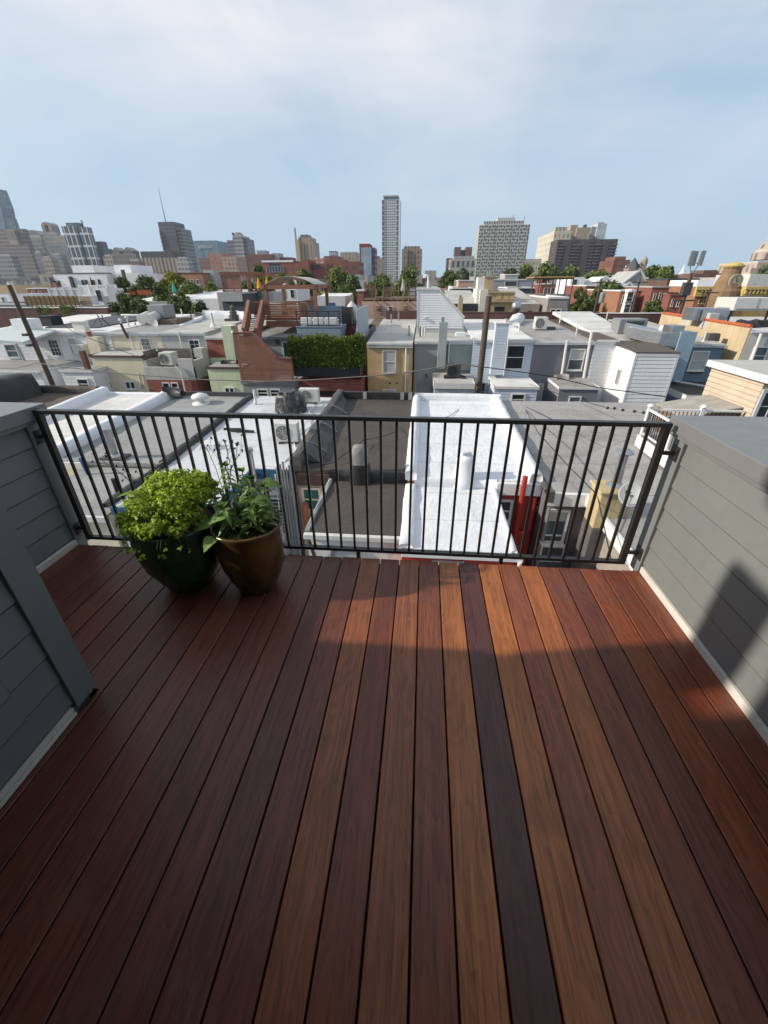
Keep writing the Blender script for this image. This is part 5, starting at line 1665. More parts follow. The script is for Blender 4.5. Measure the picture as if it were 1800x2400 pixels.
# roof ducts
tt = thing('roof_duct', 'galvanised air duct and frame on the white bay house roof, beside the blue chimney', 'duct', (at(1540, 790, 33.5)[0], 34, zbay))
a, z1 = at(1478, 764, 34); c, z0 = at(1524, 797, 34)
c2, zz0 = at(1583, 800, 33)
mb = MB().hexa([(a, 34, z1 - .8), (c, 32.6, z1 - 1.15), (c + .2, 34.2, z1 - 1.0), (a + .4, 36, z1 - .6), (a, 34, z1 - .05), (c, 32.6, z1 - .3), (c + .2, 34.2, z1 - .15), (a + .4, 36, z1 + .1)])
mb.box(c - .02, c2, 32.6, 34.2, z1 - 1.2, z1 - .32).box(c2 - .6, c2 + .2, 32.7, 34, z1 - 1.3, z1 + .12)
mb.build('duct', M['steel'], tt, bevel=.03)
mb = MB()
for x, y in ((c, 32.7), (c2 - .1, 32.8), (c, 34), (c2, 34), (a + .2, 34.2)): mb.box(x - .03, x + .03, y - .03, y + .03, zbay + .05, z1 - 1.0)
mb.build('duct_leg', M['steel'], tt)
a, z1 = at(1455, 748, 36.5); c, z0 = at(1512, 780, 36.5)
MB().box(a, c, 36.5, 38, z0 - .2, z1).build('unit_casing', M['greymetal'], tt, bevel=.03)
MB().box(a + .5, c - .3, 36.48, 36.498, z0, z1 - .15).build('unit_grille', M['dark'], tt)
# blue stucco house
t, X0, X1, z = bhouse('blue stucco row house with a lighter blue chimney and black-roofed addition', 1588, 1700, 806, 33.6, 'bluest', 'paleroof', cornice='dirtwhite')
stack(t, 1598, 1636, 778, 893, 32.5, 1.0, 'ltblue')
winpx(t, 1624, 822, 1664, 869, 33.6, gl='blind', blind=.5)
a, z1 = at(1620, 871, 33.5); c, _ = at(1649, 871, 33.5)
MB().box(a, c, 33.45, 33.595, z1 - .12, z1).build('brick_sill', M['maroon'], t)
e = ell(t, 1610, 1740, 929, 29.4, 33.6, 'bluest', 'blackroof', 0, 'white', .35)
mb = MB().tube([(e[0] + .2, 33, e[2] + .35), (e[0] + 2.2, 31.2, e[2] + .25), (e[0] + 4, 30.0, e[2] + .2)], .07, 8)
mb.build('roof_pipe', M['dirtwhite'], t)
# yellow stucco house with long side wall
nx, nz = at(1764, 768, 33.2)
fx, fz = at(1554, 735, 33.2)
_d = CR * ((1554 - 900) / CAM_F) + CD * ((735 - 1200) / CAM_F) + CF
yf = min(48.0, nx / _d.x * _d.y)
fz = EYE.z + _d.z * (nx / _d.x)
t = thing('row_house', 'house with a long stained yellow stucco side wall edged in orange tiles, right', 'house', (nx + 4, 36, ZG), GB)
MB().hexa([(nx, 33.2, ZG), (nx + 9, 33.2, ZG), (nx + 9, yf, ZG), (nx, yf, ZG), (nx, 33.2, nz - .35), (nx + 9, 33.2, nz - .35), (nx + 9, yf, nz - .1), (nx, yf, nz - .1)]).build('wall', M['greyst'], t)
fz = max(fz, nz)
MB().hexa([(nx - .12, 33.22, ZG), (nx - .004, 33.22, ZG), (nx - .004, yf, ZG), (nx - .12, yf, ZG), (nx - .12, 33.22, nz), (nx - .004, 33.22, nz), (nx - .004, yf, fz), (nx - .12, yf, fz)]).build('side_wall', plain('stained_yellow_stucco', (.50, .40, .25), .85, .12, .7, .75, .5, 12, 0, .5, (.13, .11, .085)), t)
M['orange'] = plain('orange_tile', (.42, .10, .035), .7, .25, 4)
mb = MB()
L_ = yf - 33.3
k = 0
y = 33.3
while y < yf - .4:
    q = (y - 33.2) / (yf - 33.2); zz_ = nz + (fz - nz) * q
    mb.tube([(nx - .06, y, zz_ + .06), (nx - .06, y + .36, zz_ + .07)], .13, 7); y += .38
mb.build('ridge_tile', M['orange'], t)
for q in (.40, .60):
    y = 33.2 + (yf - 33.2) * q; zz_ = nz + (fz - nz) * q
    MB().box(nx - .13, nx + .6, y, y + 1.0, zz_ - .6, zz_ + .55).build('chimney', M['greyst'], t, bevel=.03)
MB().box(nx + .02, nx + 9, 33.1, yf, nz - .34, nz - .24).build('roof', M['silver'], t)
winpx(t, 1768, 812, 1803, 855, 33.2, gl='glass2')
pipe(t, [(1784, 782), (1757, 856)], 33.0, .09)
tt = thing('rooftop_air_handler', 'large grey boxy air handler with a curved duct on the yellow wall house roof', 'air handler', (nx + 4, 38, nz))
a, z1 = at(1728, 698, 38); c, z0 = at(1822, 728, 38)
MB().box(a, c, 38, 40.5, z0, z1).build('casing', M['ac_white'], tt, bevel=.03)
MB().bar((a + .2, 37.97, z0 + .1), (c, 37.97, z0 + .1), .05, .08).bar(((a + c) / 2, 37.98, z0), ((a + c) / 2, 37.98, z1), .03, .03).build('seam', M['greymetal'], tt)
x0, zd = at(1625, 722, 39); x1, zd1 = at(1715, 716, 39)
mb = MB().hexa([(x0, 39, zd - .9), (x1 - .5, 38.4, zd - .9), (x1 - .3, 40, zd - .9), (x0, 40.2, zd - .9), (x0, 39, zd), (x1 - .5, 38.4, zd), (x1 - .3, 40, zd), (x0, 40.2, zd)])
for k in range(6):
    f0, f1 = k / 6 * PI / 2, (k + 1) / 6 * PI / 2
    X_ = lambda f: (x1 - .5 + (a - x1 + .6) * sin(f), zd + (z1 - .3 - zd) * (1 - cos(f)))
    (xa, za), (xb, zb_) = X_(f0), X_(f1)
    mb.hexa([(xa, 38.4, za - .9), (xb, 38.4, zb_ - .9), (xb, 40, zb_ - .9), (xa, 40, za - .9), (xa, 38.4, za), (xb, 38.4, zb_), (xb, 40, zb_), (xa, 40, za)])
mb.build('duct', M['steel'], tt)
mb = MB()
for x in (a + .2, c - .3, x0 + .4, x1 - .6): mb.box(x, x + .12, 38.5, 38.62, nz - .3, z0 + .02)
mb.build('stand', M['dark'], tt)
lump(MB(), (a - .5, 36, nz - .3), (c, 37.4, nz - .3), 1.0, .5, .15).build('tarp', M['tar'], tt)

# brick parapets along the back of that row
for (p0, p1, yt, lab) in ((-60, 250, 722, 'left'), (1083, 1405, 733, 'middle'), (1395, 1560, 735, 'right')):
    a, z1 = at(p0, yt, YBK + .1); c, _ = at(p1, yt, YBK + .1)
    t = thing('parapet', {'left': 'dark brick parapet along the roof backs below the yellow wooden fence', 'middle': 'dark brick parapet behind the purple and pale blue house roofs', 'right': 'dark brick parapet with white coping ending at the yellow stucco wall'}[lab], 'parapet', ((a + c) / 2, YBK, ZBK))
    MB().box(a, c, YBK + .1, YBK + .5, ZG, z1).build('brickwork', M['dkbrick'], t)
    MB().box(a, c, YBK + .06, YBK + .54, z1 + .002, z1 + .07).build('coping', M['dkbrick'] if lab == 'middle' else M['white'], t)

# roof plant on the cream and grey house roofs
tt = thing('rooftop_air_handler', 'grey rooftop unit with two round white drums on the cream house roof', 'air handler', (at(360, 745, 38)[0], 38, -1.8))
a, z1 = at(343, 715, 38.5); c, z0 = at(388, 746, 38.5)
MB().box(a, c, 38.5, 40.3, z0, z1).build('casing', M['greymetal'], tt, bevel=.03)
for px in (333, 351):
    x, zz_ = at(px, 749, 37.4)
    MB().tube([(x, 37.3, zz_), (x, 38.5, zz_ + .2)], .42, 16).build('drum', M['ac_white'], tt)
x, zz_ = at(362, 756, 36.8)
MB().lathe([(.01, 0), (.26, .02), (.32, .05)], (0, 0, 0), 16, False).build('dish', M['white'], tt).matrix_parent_inverse = Matrix.Translation(-Vector(tt.location)) @ Matrix.Translation((x, 36.8, zz_)) @ Matrix.Rotation(PI / 2, 4, 'X')
MB().box(a - .5, c + 1.2, 38, 40.8, z0 - .5, z0 - .05).build('frame', M['wood'], tt)
for (px, py) in ((282, 752), (297, 746)):
    a, z1 = at(px, py, 36)
    tag(MB().tube([(a, 36, z1 - .75), (a, 36, z1)], .05, 8).lathe([(.05, 0), (.16, .04), (.12, .14), (.01, .2)], (a, 36, z1), 12).build('vent_pipe', M['dirtwhite']), 'capped white vent pipe on the cream house roof, ' + ('the nearer of two' if px < 290 else 'the farther of two'), 'vent')
for (p, q, yy, lab) in ((492, 735, 35.5, 0), (556, 770, 41, 1)):
    pass
a, z1 = at(499, 757, 35.5)
tag(MB().tube([(a, 35.5, z1 - .2), (a, 35.5, z1 + .75)], .10, 10).lathe([(.3, -.25), (.15, -.1), (.1, 0)], (a, 35.5, z1), 12, False).build('vent_pipe', M['white']), 'short white vent pipe on the pale grey roof left of the green chimney', 'vent')
a, z1 = at(546, 730, 41)
tt = thing('chimney', 'stubby chimney with stacked rings beside a white coated ridge, left of the slatted stair', 'chimney', (a, 41, -1.5))
MB().box(a - .8, a + .3, 40.6, 41.4, ZBL - .5, z1 - .6).lathe([(.42, -.62), (.45, -.3), (.30, -.25), (.34, 0), (.2, .05), (.22, .4), (.05, .55)], (a, 41, z1), 12).build('stack', M['oldtar'], tt)
a0, z0 = at(478, 738, 43); a1, _ = at(575, 742, 43)
tt = tag(lump(MB(), (a0, 43, ZBL - .2), (a1, 43, ZBL - .25), .9, .75, .08).build('roof_ridge', M['whitecoat'], smooth=True), 'white coated ridge across the back of the pale grey roof', 'roof ridge')
a, z0 = at(392, 775, 34.5); a1, z1 = at(482, 740, 44)
tag(lump(MB(), (a, 34, -1.95), (a1, 45, ZBL - .1), .6, .35, .05).build('party_wall_ridge', M['whitecoat'], smooth=True), 'long pale ridge between the cream and grey stucco house roofs', 'roof ridge')

# ------------------------------------------------------------------ poles and wires
M['polewood'] = timber('weathered_pole', (.075, .055, .042), (.14, .105, .08), 2, .9)
x0, z0 = at(128, 912, 27.5); x1, z1 = at(21, 668, 27.5)
t = thing('utility_pole', 'dark leaning wooden utility pole in front of the white siding houses, left', 'utility pole', (x0, 27.5, ZG))
d_ = (x1 - x0) / (z1 - z0)
MB().tube([(x0 - d_ * (z0 - ZG), 27.5, ZG), (x1, 27.5, z1)], .19, 10, .14).build('pole', M['polewood'], t)
xt, zt = at(66, 783, 27.4)
mb = MB().box(xt - .2, xt + .12, 27.1, 27.35, zt - .1, zt + .05).box(xt - .25, xt + .05, 27.1, 27.35, zt - .75, zt - .6)
mb.build('bracket', M['dark'], t)
x0, z0 = at(1119, 935, 27); x1, z1 = at(1146, 694, 27)
t = thing('utility_pole', 'upright weathered utility pole in front of the pale blue siding house', 'utility pole', (x0, 27, ZG))
d_ = (x1 - x0) / (z1 - z0)
MB().tube([(x0 - d_ * (z0 - ZG), 27, ZG), (x1, 27, z1)], .21, 10, .17).build('pole', M['polewood'], t)
mb = MB()
for k in range(9): mb.box(x0 - .26 + .1 * (k % 3), x0 - .12 + .1 * (k % 3), 26.72, 26.86, z0 + .1 + k * .13, z0 + .2 + k * .13)
mb.build('fixings', M['dark'], t).name = 'climbing_step'


def wire(pts, label, r=.02, mat='black'):
    mb = MB().tube([(at(x, y, Y)[0], Y, at(x, y, Y)[1]) for x, y, Y in pts], r, 6)
    return tag(mb.build('overhead_wire', M[mat]), label, 'wire')


M['cable'] = plain('grey_cable', (.16, .15, .14), .6, .1)
wire([(-60, 865, 27), (40, 862, 27), (82, 850, 27), (150, 860, 27), (300, 877, 27), (480, 890, 27), (640, 894, 27), (720, 891, 27), (860, 882, 27), (960, 872, 27), (1040, 859, 27), (1075, 853, 27), (1122, 859, 27)], 'thick pale overhead cable sagging between the two utility poles', .035, 'cable')
wire([(1122, 859, 27), (1180, 866, 27), (1290, 882, 27), (1400, 908, 27), (1545, 928, 27), (1660, 944, 27), (1900, 990, 27)], 'dark overhead cable running right from the upright utility pole', .03)
wire([(52, 708, 27.4), (120, 745, 27.6), (180, 782, 28), (260, 812, 29), (390, 862, 31)], 'thin wire dropping from the leaning pole to the cream house', .018)
wire([(1420, 955, 15), (1470, 962, 15), (1530, 970, 15), (1590, 982, 15)], 'frayed service cable with clamps above the white roof deck', .022, 'ac_white')
mb = MB()
for px, py in ((1424, 956), (1440, 957), (1460, 961), (1487, 964), (1508, 967), (1523, 968), (1548, 974), (1575, 979)):
    x, z = at(px, py, 14.97); mb.lathe([(.01, -.05), (.055, -.02), (.055, .02), (.01, .05)], (x, 14.97, z), 8)
tag(mb.build('cable_clamp', M['black']), 'string of black clamps on the frayed service cable at the right', 'clamps')
wire([(1420, 955, 15), (1330, 930, 21), (1240, 900, 27)], 'thin service wire from the clamp string back to the yards', .012)
wire([(1410, 1000, 15), (1300, 985, 14), (1226, 950, 20)], 'thin black wire lying over the stained grey roof', .012)
wire([(1226, 950, 20), (1262, 1015, 13.8), (1330, 1090, 11.6), (1400, 1160, 9.8), (1432, 1310, 7.8)], 'black cable running down the stained grey roof to the yellow chimney', .014)
wire([(1090, 938, 20), (1075, 960, 18.5), (1052, 976, 17.2), (968, 990, 16.8)], 'thin black wire over the far end of the bright white roof', .010)
wire([(935, 1000, 16), (932, 1010, 15), (900, 1022, 14.5), (850, 1032, 14), (830, 1050, 13.2), (780, 1085, 12.2), (715, 1097, 11.9)], 'black cable looping over the dark brown-black roof', .014)

# small clutter on the roofs of that row
rc = random.Random(11)
for (px, py, kind) in ((150, 765, 'p'), (245, 760, 'p'), (270, 748, 'b'), (320, 770, 'p'), (405, 765, 'b'), (430, 752, 'p'), (452, 760, 'p'), (470, 748, 'b'), (510, 752, 'p'), (640, 745, 'b'), (880, 775, 'p'), (985, 785, 'p'), (1080, 785, 'b'), (1130, 772, 'p'), (1215, 780, 'p'), (1290, 775, 'b'), (1310, 765, 'p'), (1350, 785, 'p'), (1420, 752, 'p'), (1560, 775, 'b'), (1650, 795, 'p'), (1675, 790, 'b')):
    zl = -2.15 + (ZBL + 2.15) * .5 if px < 570 else -2.15 + (ZBK + 2.15) * .5
    x, y = atz(px, py, zl)
    y = max(34.5, min(45, y))
    x = at(px, py, y)[0]
    zl = -2.15 + ((ZBL if px < 570 else ZBK) + 2.15) * (y - 33) / 14 - .05
    if kind == 'p':
        h = rc.uniform(.5, 1.1)
        o = MB().tube([(x, y, zl), (x, y, zl + h)], .06, 8).lathe([(.16, 0), (.10, .1), (.06, .14)], (x, y, zl), 10, False).build('vent_pipe', M[rc.choice(('white', 'greymetal', 'dirtwhite', 'oldtar'))])
        tag(o, 'thin upright roof vent pipe on the roofs across the yards', 'vent', 'thin vent pipes on the roofs across the yards')
    else:
        w = rc.uniform(.35, .6)
        o = MB().box(x - w, x + w, y, y + w * 1.5, zl, zl + rc.uniform(.3, .55), .05).build('roof_hatch', M[rc.choice(('whitecoat', 'greymetal', 'oldtar'))], bevel=.03)
        tag(o, 'low square hatch on the roofs across the yards', 'hatch', 'low hatches on the roofs across the yards')
# ------------------------------------------------------------------ trees
LEAF = {'dark': leafmat('leaf_dark', (.030, .050, .012), (.14, .175, .05), .55, .2), 'mid': leafmat('leaf_mid', (.045, .070, .016), (.19, .23, .06), .55, .22),
        'yellow': leafmat('leaf_yellow', (.10, .12, .012), (.27, .26, .03), .55, .25), 'far': leafmat('leaf_far', (.036, .056, .022), (.10, .13, .045), .6, .15)}
M['bark'] = plain('bark', (.07, .055, .045), .9, .25, 6, 0, .5)


def tree(px0, px1, pyt, Y, kind, label, zb=None, n=2600, seed=1, group=None, leafy=.42, name='tree', depth=1.0, cat='tree'):
    r = random.Random(seed * 13 + 5)
    xa, zt = at(px0, pyt, Y); xb, _ = at(px1, pyt, Y)
    cx, w = (xa + xb) / 2, abs(xb - xa)
    zb = max(ZG + 1.6, zt - w * 1.05) if zb is None else zb
    H = zt - zb
    t = thing(name, label, cat, (cx, Y, ZG), group)
    blobs = []
    for k in range(17):
        a = r.uniform(0, 2 * PI)
        f = r.random() ** .6
        zz = r.uniform(.12, .93)
        rad = (w / 2) * math.sqrt(max(.05, 1 - (zz * 1.75 - .78) ** 2)) * .80
        blobs.append(Vector((cx + cos(a) * f * rad, Y + sin(a) * f * rad * depth, zb + H * zz)))
    blobs += [Vector((cx + r.uniform(-.1, .1) * w, Y, zt - H * .12)), Vector((cx - w * .33, Y, zb + H * .5)), Vector((cx + w * .33, Y, zb + H * .5))]
    mb = MB()
    br = [min(w, H * 1.3) * r.uniform(.10, .23) for _ in blobs]
    for k in range(n):
        i = r.randrange(len(blobs))
        d = Vector((r.gauss(0, 1), r.gauss(0, 1), r.gauss(0, 1))).normalized()
        p = blobs[i] + d * br[i] * r.uniform(.45, 1.22)
        nrm = (d + Vector((r.gauss(0, .6), r.gauss(0, .6), r.gauss(.3, .6)))).normalized()
        q = nrm.cross(Vector((r.gauss(0, 1), r.gauss(0, 1), r.gauss(0, 1)))).normalized()
        s = nrm.cross(q)
        L = leafy * r.uniform(.6, 1.4)
        mb.poly(p - q * L, p - s * L * .55 + nrm * L * .15, p + q * L, p + s * L * .55 - nrm * L * .1)
    mb.build('crown', LEAF[kind], t)
    mt = MB().tube([(cx, Y, ZG), (cx + .1, Y, zb + H * .25), (cx, Y, zt - H * .25)], max(.12, w * .03), 7, max(.04, w * .008))
    for k in range(6):
        b = blobs[k * 2]
        z0 = zb + H * r.uniform(.05, .4)
        mt.tube([(cx, Y, z0), (cx * .5 + b.x * .5, Y * .5 + b.y * .5, (z0 + b.z) / 2 + .1), tuple(b)], max(.06, w * .012), 5, .03)
    mt.build('trunk', M['bark'], t)
    return t


# ------------------------------------------------------------------ middle distance
GM = 'row houses in the middle distance'
M['mgrey'] = plain('m_grey', (0.366, 0.366, 0.366), .8, .12, .4, .3, .15)
M['mdark'] = plain('m_dark', (.055, .06, .068), .75, .12, .4, .1, .1)
M['mpink'] = plain('m_pink_tan', (0.488, 0.342, 0.268), .85, .1, .4, .25, .2)
M['mtan'] = plain('m_tan', (0.512, 0.390, 0.244), .85, .1, .4, .3, .2)
M['mlilac'] = plain('m_lilac_grey', (0.317, 0.317, 0.366), .75, .08, .4, .2, .1)
M['mwhite'] = plain('m_white', (0.732, 0.732, 0.744), .75, .08, .4, .25, .1)
M['mred'] = bricks('m_red_brick', (.25, .07, .05), (.19, .05, .038), (.3, .22, .18), .3, .11)
M['morange'] = bricks('m_orange_brick', (.36, .16, .08), (.30, .125, .065), (.32, .25, .2), .3, .11)
M['mbrown'] = plain('m_brown', (.12, .075, .055), .8, .2, .5, .2, .3)
M['myellow'] = plain('m_yellow', (.52, .40, .15), .75, .12, .5, .3, .2)
M['mustard'] = plain('m_ochre', (.40, .26, .10), .8, .15, .6, .3, .3)
M['yellowwood'] = timber('yellow_wood', (.34, .21, .085), (.46, .31, .14), 0)
M['osb2'] = timber('new_lumber', (.43, .32, .18), (.55, .43, .26), 0, .75, .5)


def mh(label, px0, px1, pyt, Y, d, wall, roof='paleroof', wins=(), par=.3, parm=None, fr='white', group=GM, gl='glass', rr=0.0, name='row_house', cat='house', **k):
    X0, z = at(px0, pyt, Y); X1, z1 = at(px1, pyt, Y)
    z = (z + z1) / 2
    t = thing(name, label, cat, ((X0 + X1) / 2, Y, ZG), group)
    shell(X0, X1, Y, Y + d, ZG, z).build('wall', M[wall], t)
    sheet(MB(), X0 + .02, X1 - .02, Y + .02, Y + d - .02, z - par, z - par + rr, .05, 4, 4, .02).build('roof', M[roof], t)
    if parm:
        MB().box(X0 - .08, X1 + .08, Y - .1, Y + .1, z - .12, z + .06).box(X0 - .08, X0 + .1, Y + .1, Y + d, z - .12, z + .06).box(X1 - .1, X1 + .08, Y + .1, Y + d, z - .12, z + .06).build('coping', M[parm], t)
    for w in wins:
        winpx(t, *w, Y, fr=fr, gl=gl, proud=.08, **k)
    return t, X0, X1, z


t, X0, X1, z = mh('long low white building with small black windows, left, below the white-gridded tower', 123, 247, 640, 112, 22, 'mwhite', wins=[(125, 658, 131, 671), (134, 658, 140, 671), (190, 656, 196, 668), (198, 656, 204, 668), (215, 656, 221, 667), (228, 655, 234, 666)], fr='dark', name='low_building', cat='building', group=None, parm='dark')
for p0, p1, yt in ((166, 217, 622), (265, 304, 621)):
    a, z1 = at(p0, yt, 118); c, _ = at(p1, yt, 118)
    MB().box(a, c, 118, 128, z - 1, z1).build('stair_head', M['mwhite'], t)
a, z1 = at(247, 640, 114); c, _ = at(328, 642, 114)
MB().box(a, c, 114, 132, ZG, z1).build('east_wing', M['mwhite'], t)
for px, y0, y1 in ((117, 650, 678), (163, 648, 676), (286, 632, 664)):
    x, zz_ = at(px, y0, 111.5)
    MB().box(x - .35, x + .35, 111.4, 111.9, ZG, zz_).build('downpipe', M['dark'], t)
mh('flat beige roofed house at the far left edge under the brown stone block', -80, 34, 668, 120, 20, 'mtan', 'greyroof')
mh('white trimmed rowhouse at the left edge among roof clutter', -60, 18, 690, 80, 12, 'mwhite', 'greyroof', wins=[(2, 696, 9, 712)])
mh('brick house with grey gable left of the long white building', 62, 116, 676, 95, 14, 'mred', 'greyroof', wins=[(74, 682, 80, 694), (90, 682, 96, 694)], parm='white')
mh('low grey house left of the yellow wooden fence', -70, 60, 712, 62, 12, 'mgrey', 'shingle', parm='white')
for (p0, p1, yt, yb, Y, lab) in ((113, 190, 678, 694, 76, 'white picket deck fence above the yellow wooden fence'), (185, 277, 670, 690, 80, 'longer white picket deck fence in front of the long white building')):
    a, z1 = at(p0, yt, Y); c, z0 = at(p1, yb, Y)
    tt = thing('deck_fence', lab, 'fence', ((a + c) / 2, Y, z0))
    mb = MB(); x = a
    while x < c:
        mb.box(x, x + .16, Y, Y + .04, z0, z1); x += .24
    mb.build('pickets', M['white'], tt).name = 'picket_panel'
    MB().box(a, c, Y - .05, Y - .003, z1 - .1, z1 + .1).build('rail', M['white'], tt)
    x = a
    while x <= c + .1:
        MB().box(x - .12, x + .12, Y - .1, Y + .1, z0, z1 + .25).build('post', M['white'], tt); x += (c - a) / 4
    MB().box(a, c, Y + .1, Y + 9, ZG, z0).build('base_wall', M['mwhite'], tt)
t, X0, X1, z = mh('small white sheds with a dark doorway behind the yellow fence', 222, 248, 676, 66, 4, 'mwhite', wins=[(224, 680, 234, 704)], fr='dark', name='shed', cat='shed', group=None)
a, z1 = at(56, 694, 57); c, z0 = at(188, 716, 57)
tt = thing('wooden_fence', 'long yellow timber roof deck fence with slats, left above the dark brick parapet', 'fence', ((a + c) / 2, 57, z0))
mb = MB()
for k in range(5):
    zz_ = z0 + (z1 - z0) * (k + .5) / 5
    mb.box(a, c, 57, 57.05, zz_ - .11, zz_ + .11)
    mb.box(c + .02, at(209, 700, 57)[0], 57.2, 57.25, zz_ - .17, zz_ + .0)
mb.build('slat_panel', M['yellowwood'], tt)
for k in range(12):
    x = a + (c - a) * k / 11
    MB().box(x - .06, x + .06, 56.9, 56.997, z0 - .3, z1 + .05).build('post', M['wood'], tt)
MB().box(a, c + 1, 57.06, 62, ZG, z0 - .1).build('base_wall', M['mgrey'], tt)
a, z1 = at(239, 694, 58); c, z0 = at(259, 718, 58)
mb = MB(); x = a
while x < c: mb.box(x, x + .13, 58, 58.04, ZG, z1); x += .145
tag(mb.build('board_fence', M['mgrey']), 'grey upright board fence right of the yellow wooden fence', 'fence')
mh('dark roofed brick house behind the left trees', 326, 368, 643, 135, 18, 'mbrown', 'greyroof', parm='mdark')
mh('brick house with dark cornice and small windows behind the yellow-green tree', 424, 474, 640, 118, 18, 'morange', 'greyroof', wins=[(446, 655, 453, 667), (459, 655, 466, 667)], parm='maroon')
mh('grey house beside the brick house with the dark cornice', 475, 500, 633, 122, 18, 'mgrey', 'greyroof', wins=[(480, 654, 484, 664), (488, 654, 492, 664)])
mh('brown corniced block right of the long white building', 372, 424, 640, 130, 16, 'mbrown', 'silver', parm='maroon')
for (p0, p1, yt, yb, Y) in ((292, 318, 683, 692, 70), (320, 356, 679, 692, 72)):
    a, z1 = at(p0, yt, Y); c, z0 = at(p1, yb, Y)
    mb = MB().box(a, c, Y, Y + .05, z1 - .1, z1).box(a, c, Y, Y + .05, z0, z0 + .1); x = a
    while x < c: mb.box(x, x + .12, Y, Y + .05, z0, z1); x += .22
    tag(mb.build('deck_railing', M['orange']), ('short' if p1 < 320 else 'longer') + ' orange wooden deck railing between the left trees', 'railing')
mh('low house with broad white roof left of the grey roof shed', 396, 522, 700, 64, 14, 'mwhite', 'whiteroof2', rr=1.1, par=.1)
mh('low white roofed house behind the left shrubs', 292, 396, 706, 60, 12, 'mgrey', 'whiteroof2', rr=.8, par=.1)


def closed_umbrella(px, yt, yb, Y, mat, label):
    x, z1 = at(px, yt, Y); _, z0 = at(px, yb, Y)
    t = thing('umbrella', label, 'umbrella', (x, Y, z0))
    h = z1 - z0
    MB().lathe([(.05, .28 * h), (.26, .22 * h), (.30, .35 * h), (.17, .7 * h), (.05, .96 * h), (.01, h)], (x, Y, z0), 9).build('canopy', M[mat], t)
    MB().tube([(x, Y, ZG), (x, Y, z0 + .3 * h)], .05, 6).build('pole', M['wood'], t)


M['tealcloth'] = plain('teal_cloth', (.01, .30, .27), .8, .1)
M['yellowcloth'] = plain('yellow_cloth', (.62, .32, .01), .8, .1)
M['maroon2'] = plain('maroon_cloth', (.10, .012, .02), .8, .1)
closed_umbrella(404, 660, 692, 66, 'tealcloth', 'closed teal umbrella in front of the yellow-green tree')
closed_umbrella(604, 648, 690, 60, 'yellowcloth', 'closed yellow umbrella nearer the brown screened pergola')
closed_umbrella(624, 646, 684, 66, 'yellowcloth', 'closed yellow umbrella above the canvas pergola')
closed_umbrella(210, 647, 682, 96, 'maroon2', 'closed maroon umbrella against the long white building')

# brown screened pergola and its grey shed
t, X0, X1, z = mh('dark grey shingled shed with pale top, left of the slatted stair', 517, 569, 686, 55, 5, 'mdark', 'paleroof', name='shed', cat='shed', group=None, parm='paleroof')
mb = MB().box(X0 + .1, X1 - .1, 54.8, 54.99, z - .95, z - .15)
mb.build('fascia', M['mgrey'], t)
a, z1 = at(516, 645, 60); c, z0 = at(601, 684, 60); b_, _ = at(561, 650, 60)
tt = thing('pergola', 'brown pergola with a solid privacy screen above the grey shed', 'pergola', ((a + c) / 2, 61, z0))
for x in (a + .1, b_, (b_ + c) / 2, c - .1):
    for y in (60, 63.5): MB().box(x - .09, x + .09, y - .09, y + .09, z0 - .2, z1).build('post', M['redslat'], tt)
MB().box(a - .2, c + .2, 59.85, 59.99, z1, z1 + .22).box(a - .2, c + .2, 63.5, 63.64, z1, z1 + .22).build('beam', M['redslat'], tt)
mb = MB()
for k in range(9): mb.box(a + .1 + (c - a - .2) * k / 8 - .04, a + .1 + (c - a - .2) * k / 8 + .04, 59.7, 63.8, z1 + .221, z1 + .36)
mb.build('rafter', M['redslat'], tt).name = 'rafter_grid'
mb = MB()
for k in range(14): mb.box(a + .2, b_ - .1, 60.02, 60.06, z0 + (z1 - z0) * k / 14, z0 + (z1 - z0) * (k + .85) / 14)
mb.build('privacy_screen', M['redslat'], tt)
MB().box(a - 1, c + 2.2, 60.2, 64.5, ZG, z0 - .05).build('base_wall', M['mgrey'], tt)
a2, z2 = at(566, 676, 59.5); c2, z3 = at(620, 700, 59.5)
tt = thing('railing', 'black metal railing with dark chairs behind it, right of the brown screened pergola', 'railing', ((a2 + c2) / 2, 59.5, z3))
MB().box(a2, c2, 59.5, 59.55, z2 - .06, z2).build('top_rail', M['black'], tt)
mb = MB(); x = a2
while x < c2: mb.box(x, x + .03, 59.51, 59.54, z3, z2); x += .14
mb.build('bar_panel', M['black'], tt)
for k in range(3):
    x = a2 + .5 + k * 1.1
    tt = thing('chair', 'black outdoor chair behind the black metal railing, right of the screened pergola', 'chair', (x, 61, z3), 'black chairs by the screened pergola')
    MB().box(x - .28, x + .28, 61.4, 61.46, z3 + .45, z3 + 1.1).build('backrest', M['black'], tt)
    MB().box(x - .28, x + .28, 60.9, 61.4, z3 + .42, z3 + .48).build('seat', M['black'], tt)
    for lx in (-.26, .22):
        for ly in (60.9, 61.36): MB().box(x + lx, x + lx + .04, ly, ly + .04, z3, z3 + .42).build('leg', M['black'], tt)
mh('small pale building with white roof right of the red deck pergola', 734, 808, 694, 58, 7, 'ac_white', 'whiteroof2', rr=.5)
a, z1 = at(762, 710, 46); c, z0 = at(783, 720, 46)
tag(MB().box(a, c, 46, 47, z0 - 1, z1, .04).build('tarp_bundle', plain('blue_tarp', (.02, .075, .30), .5, .1)), 'bright blue tarpaulin bundle below the small pale building', 'tarp')

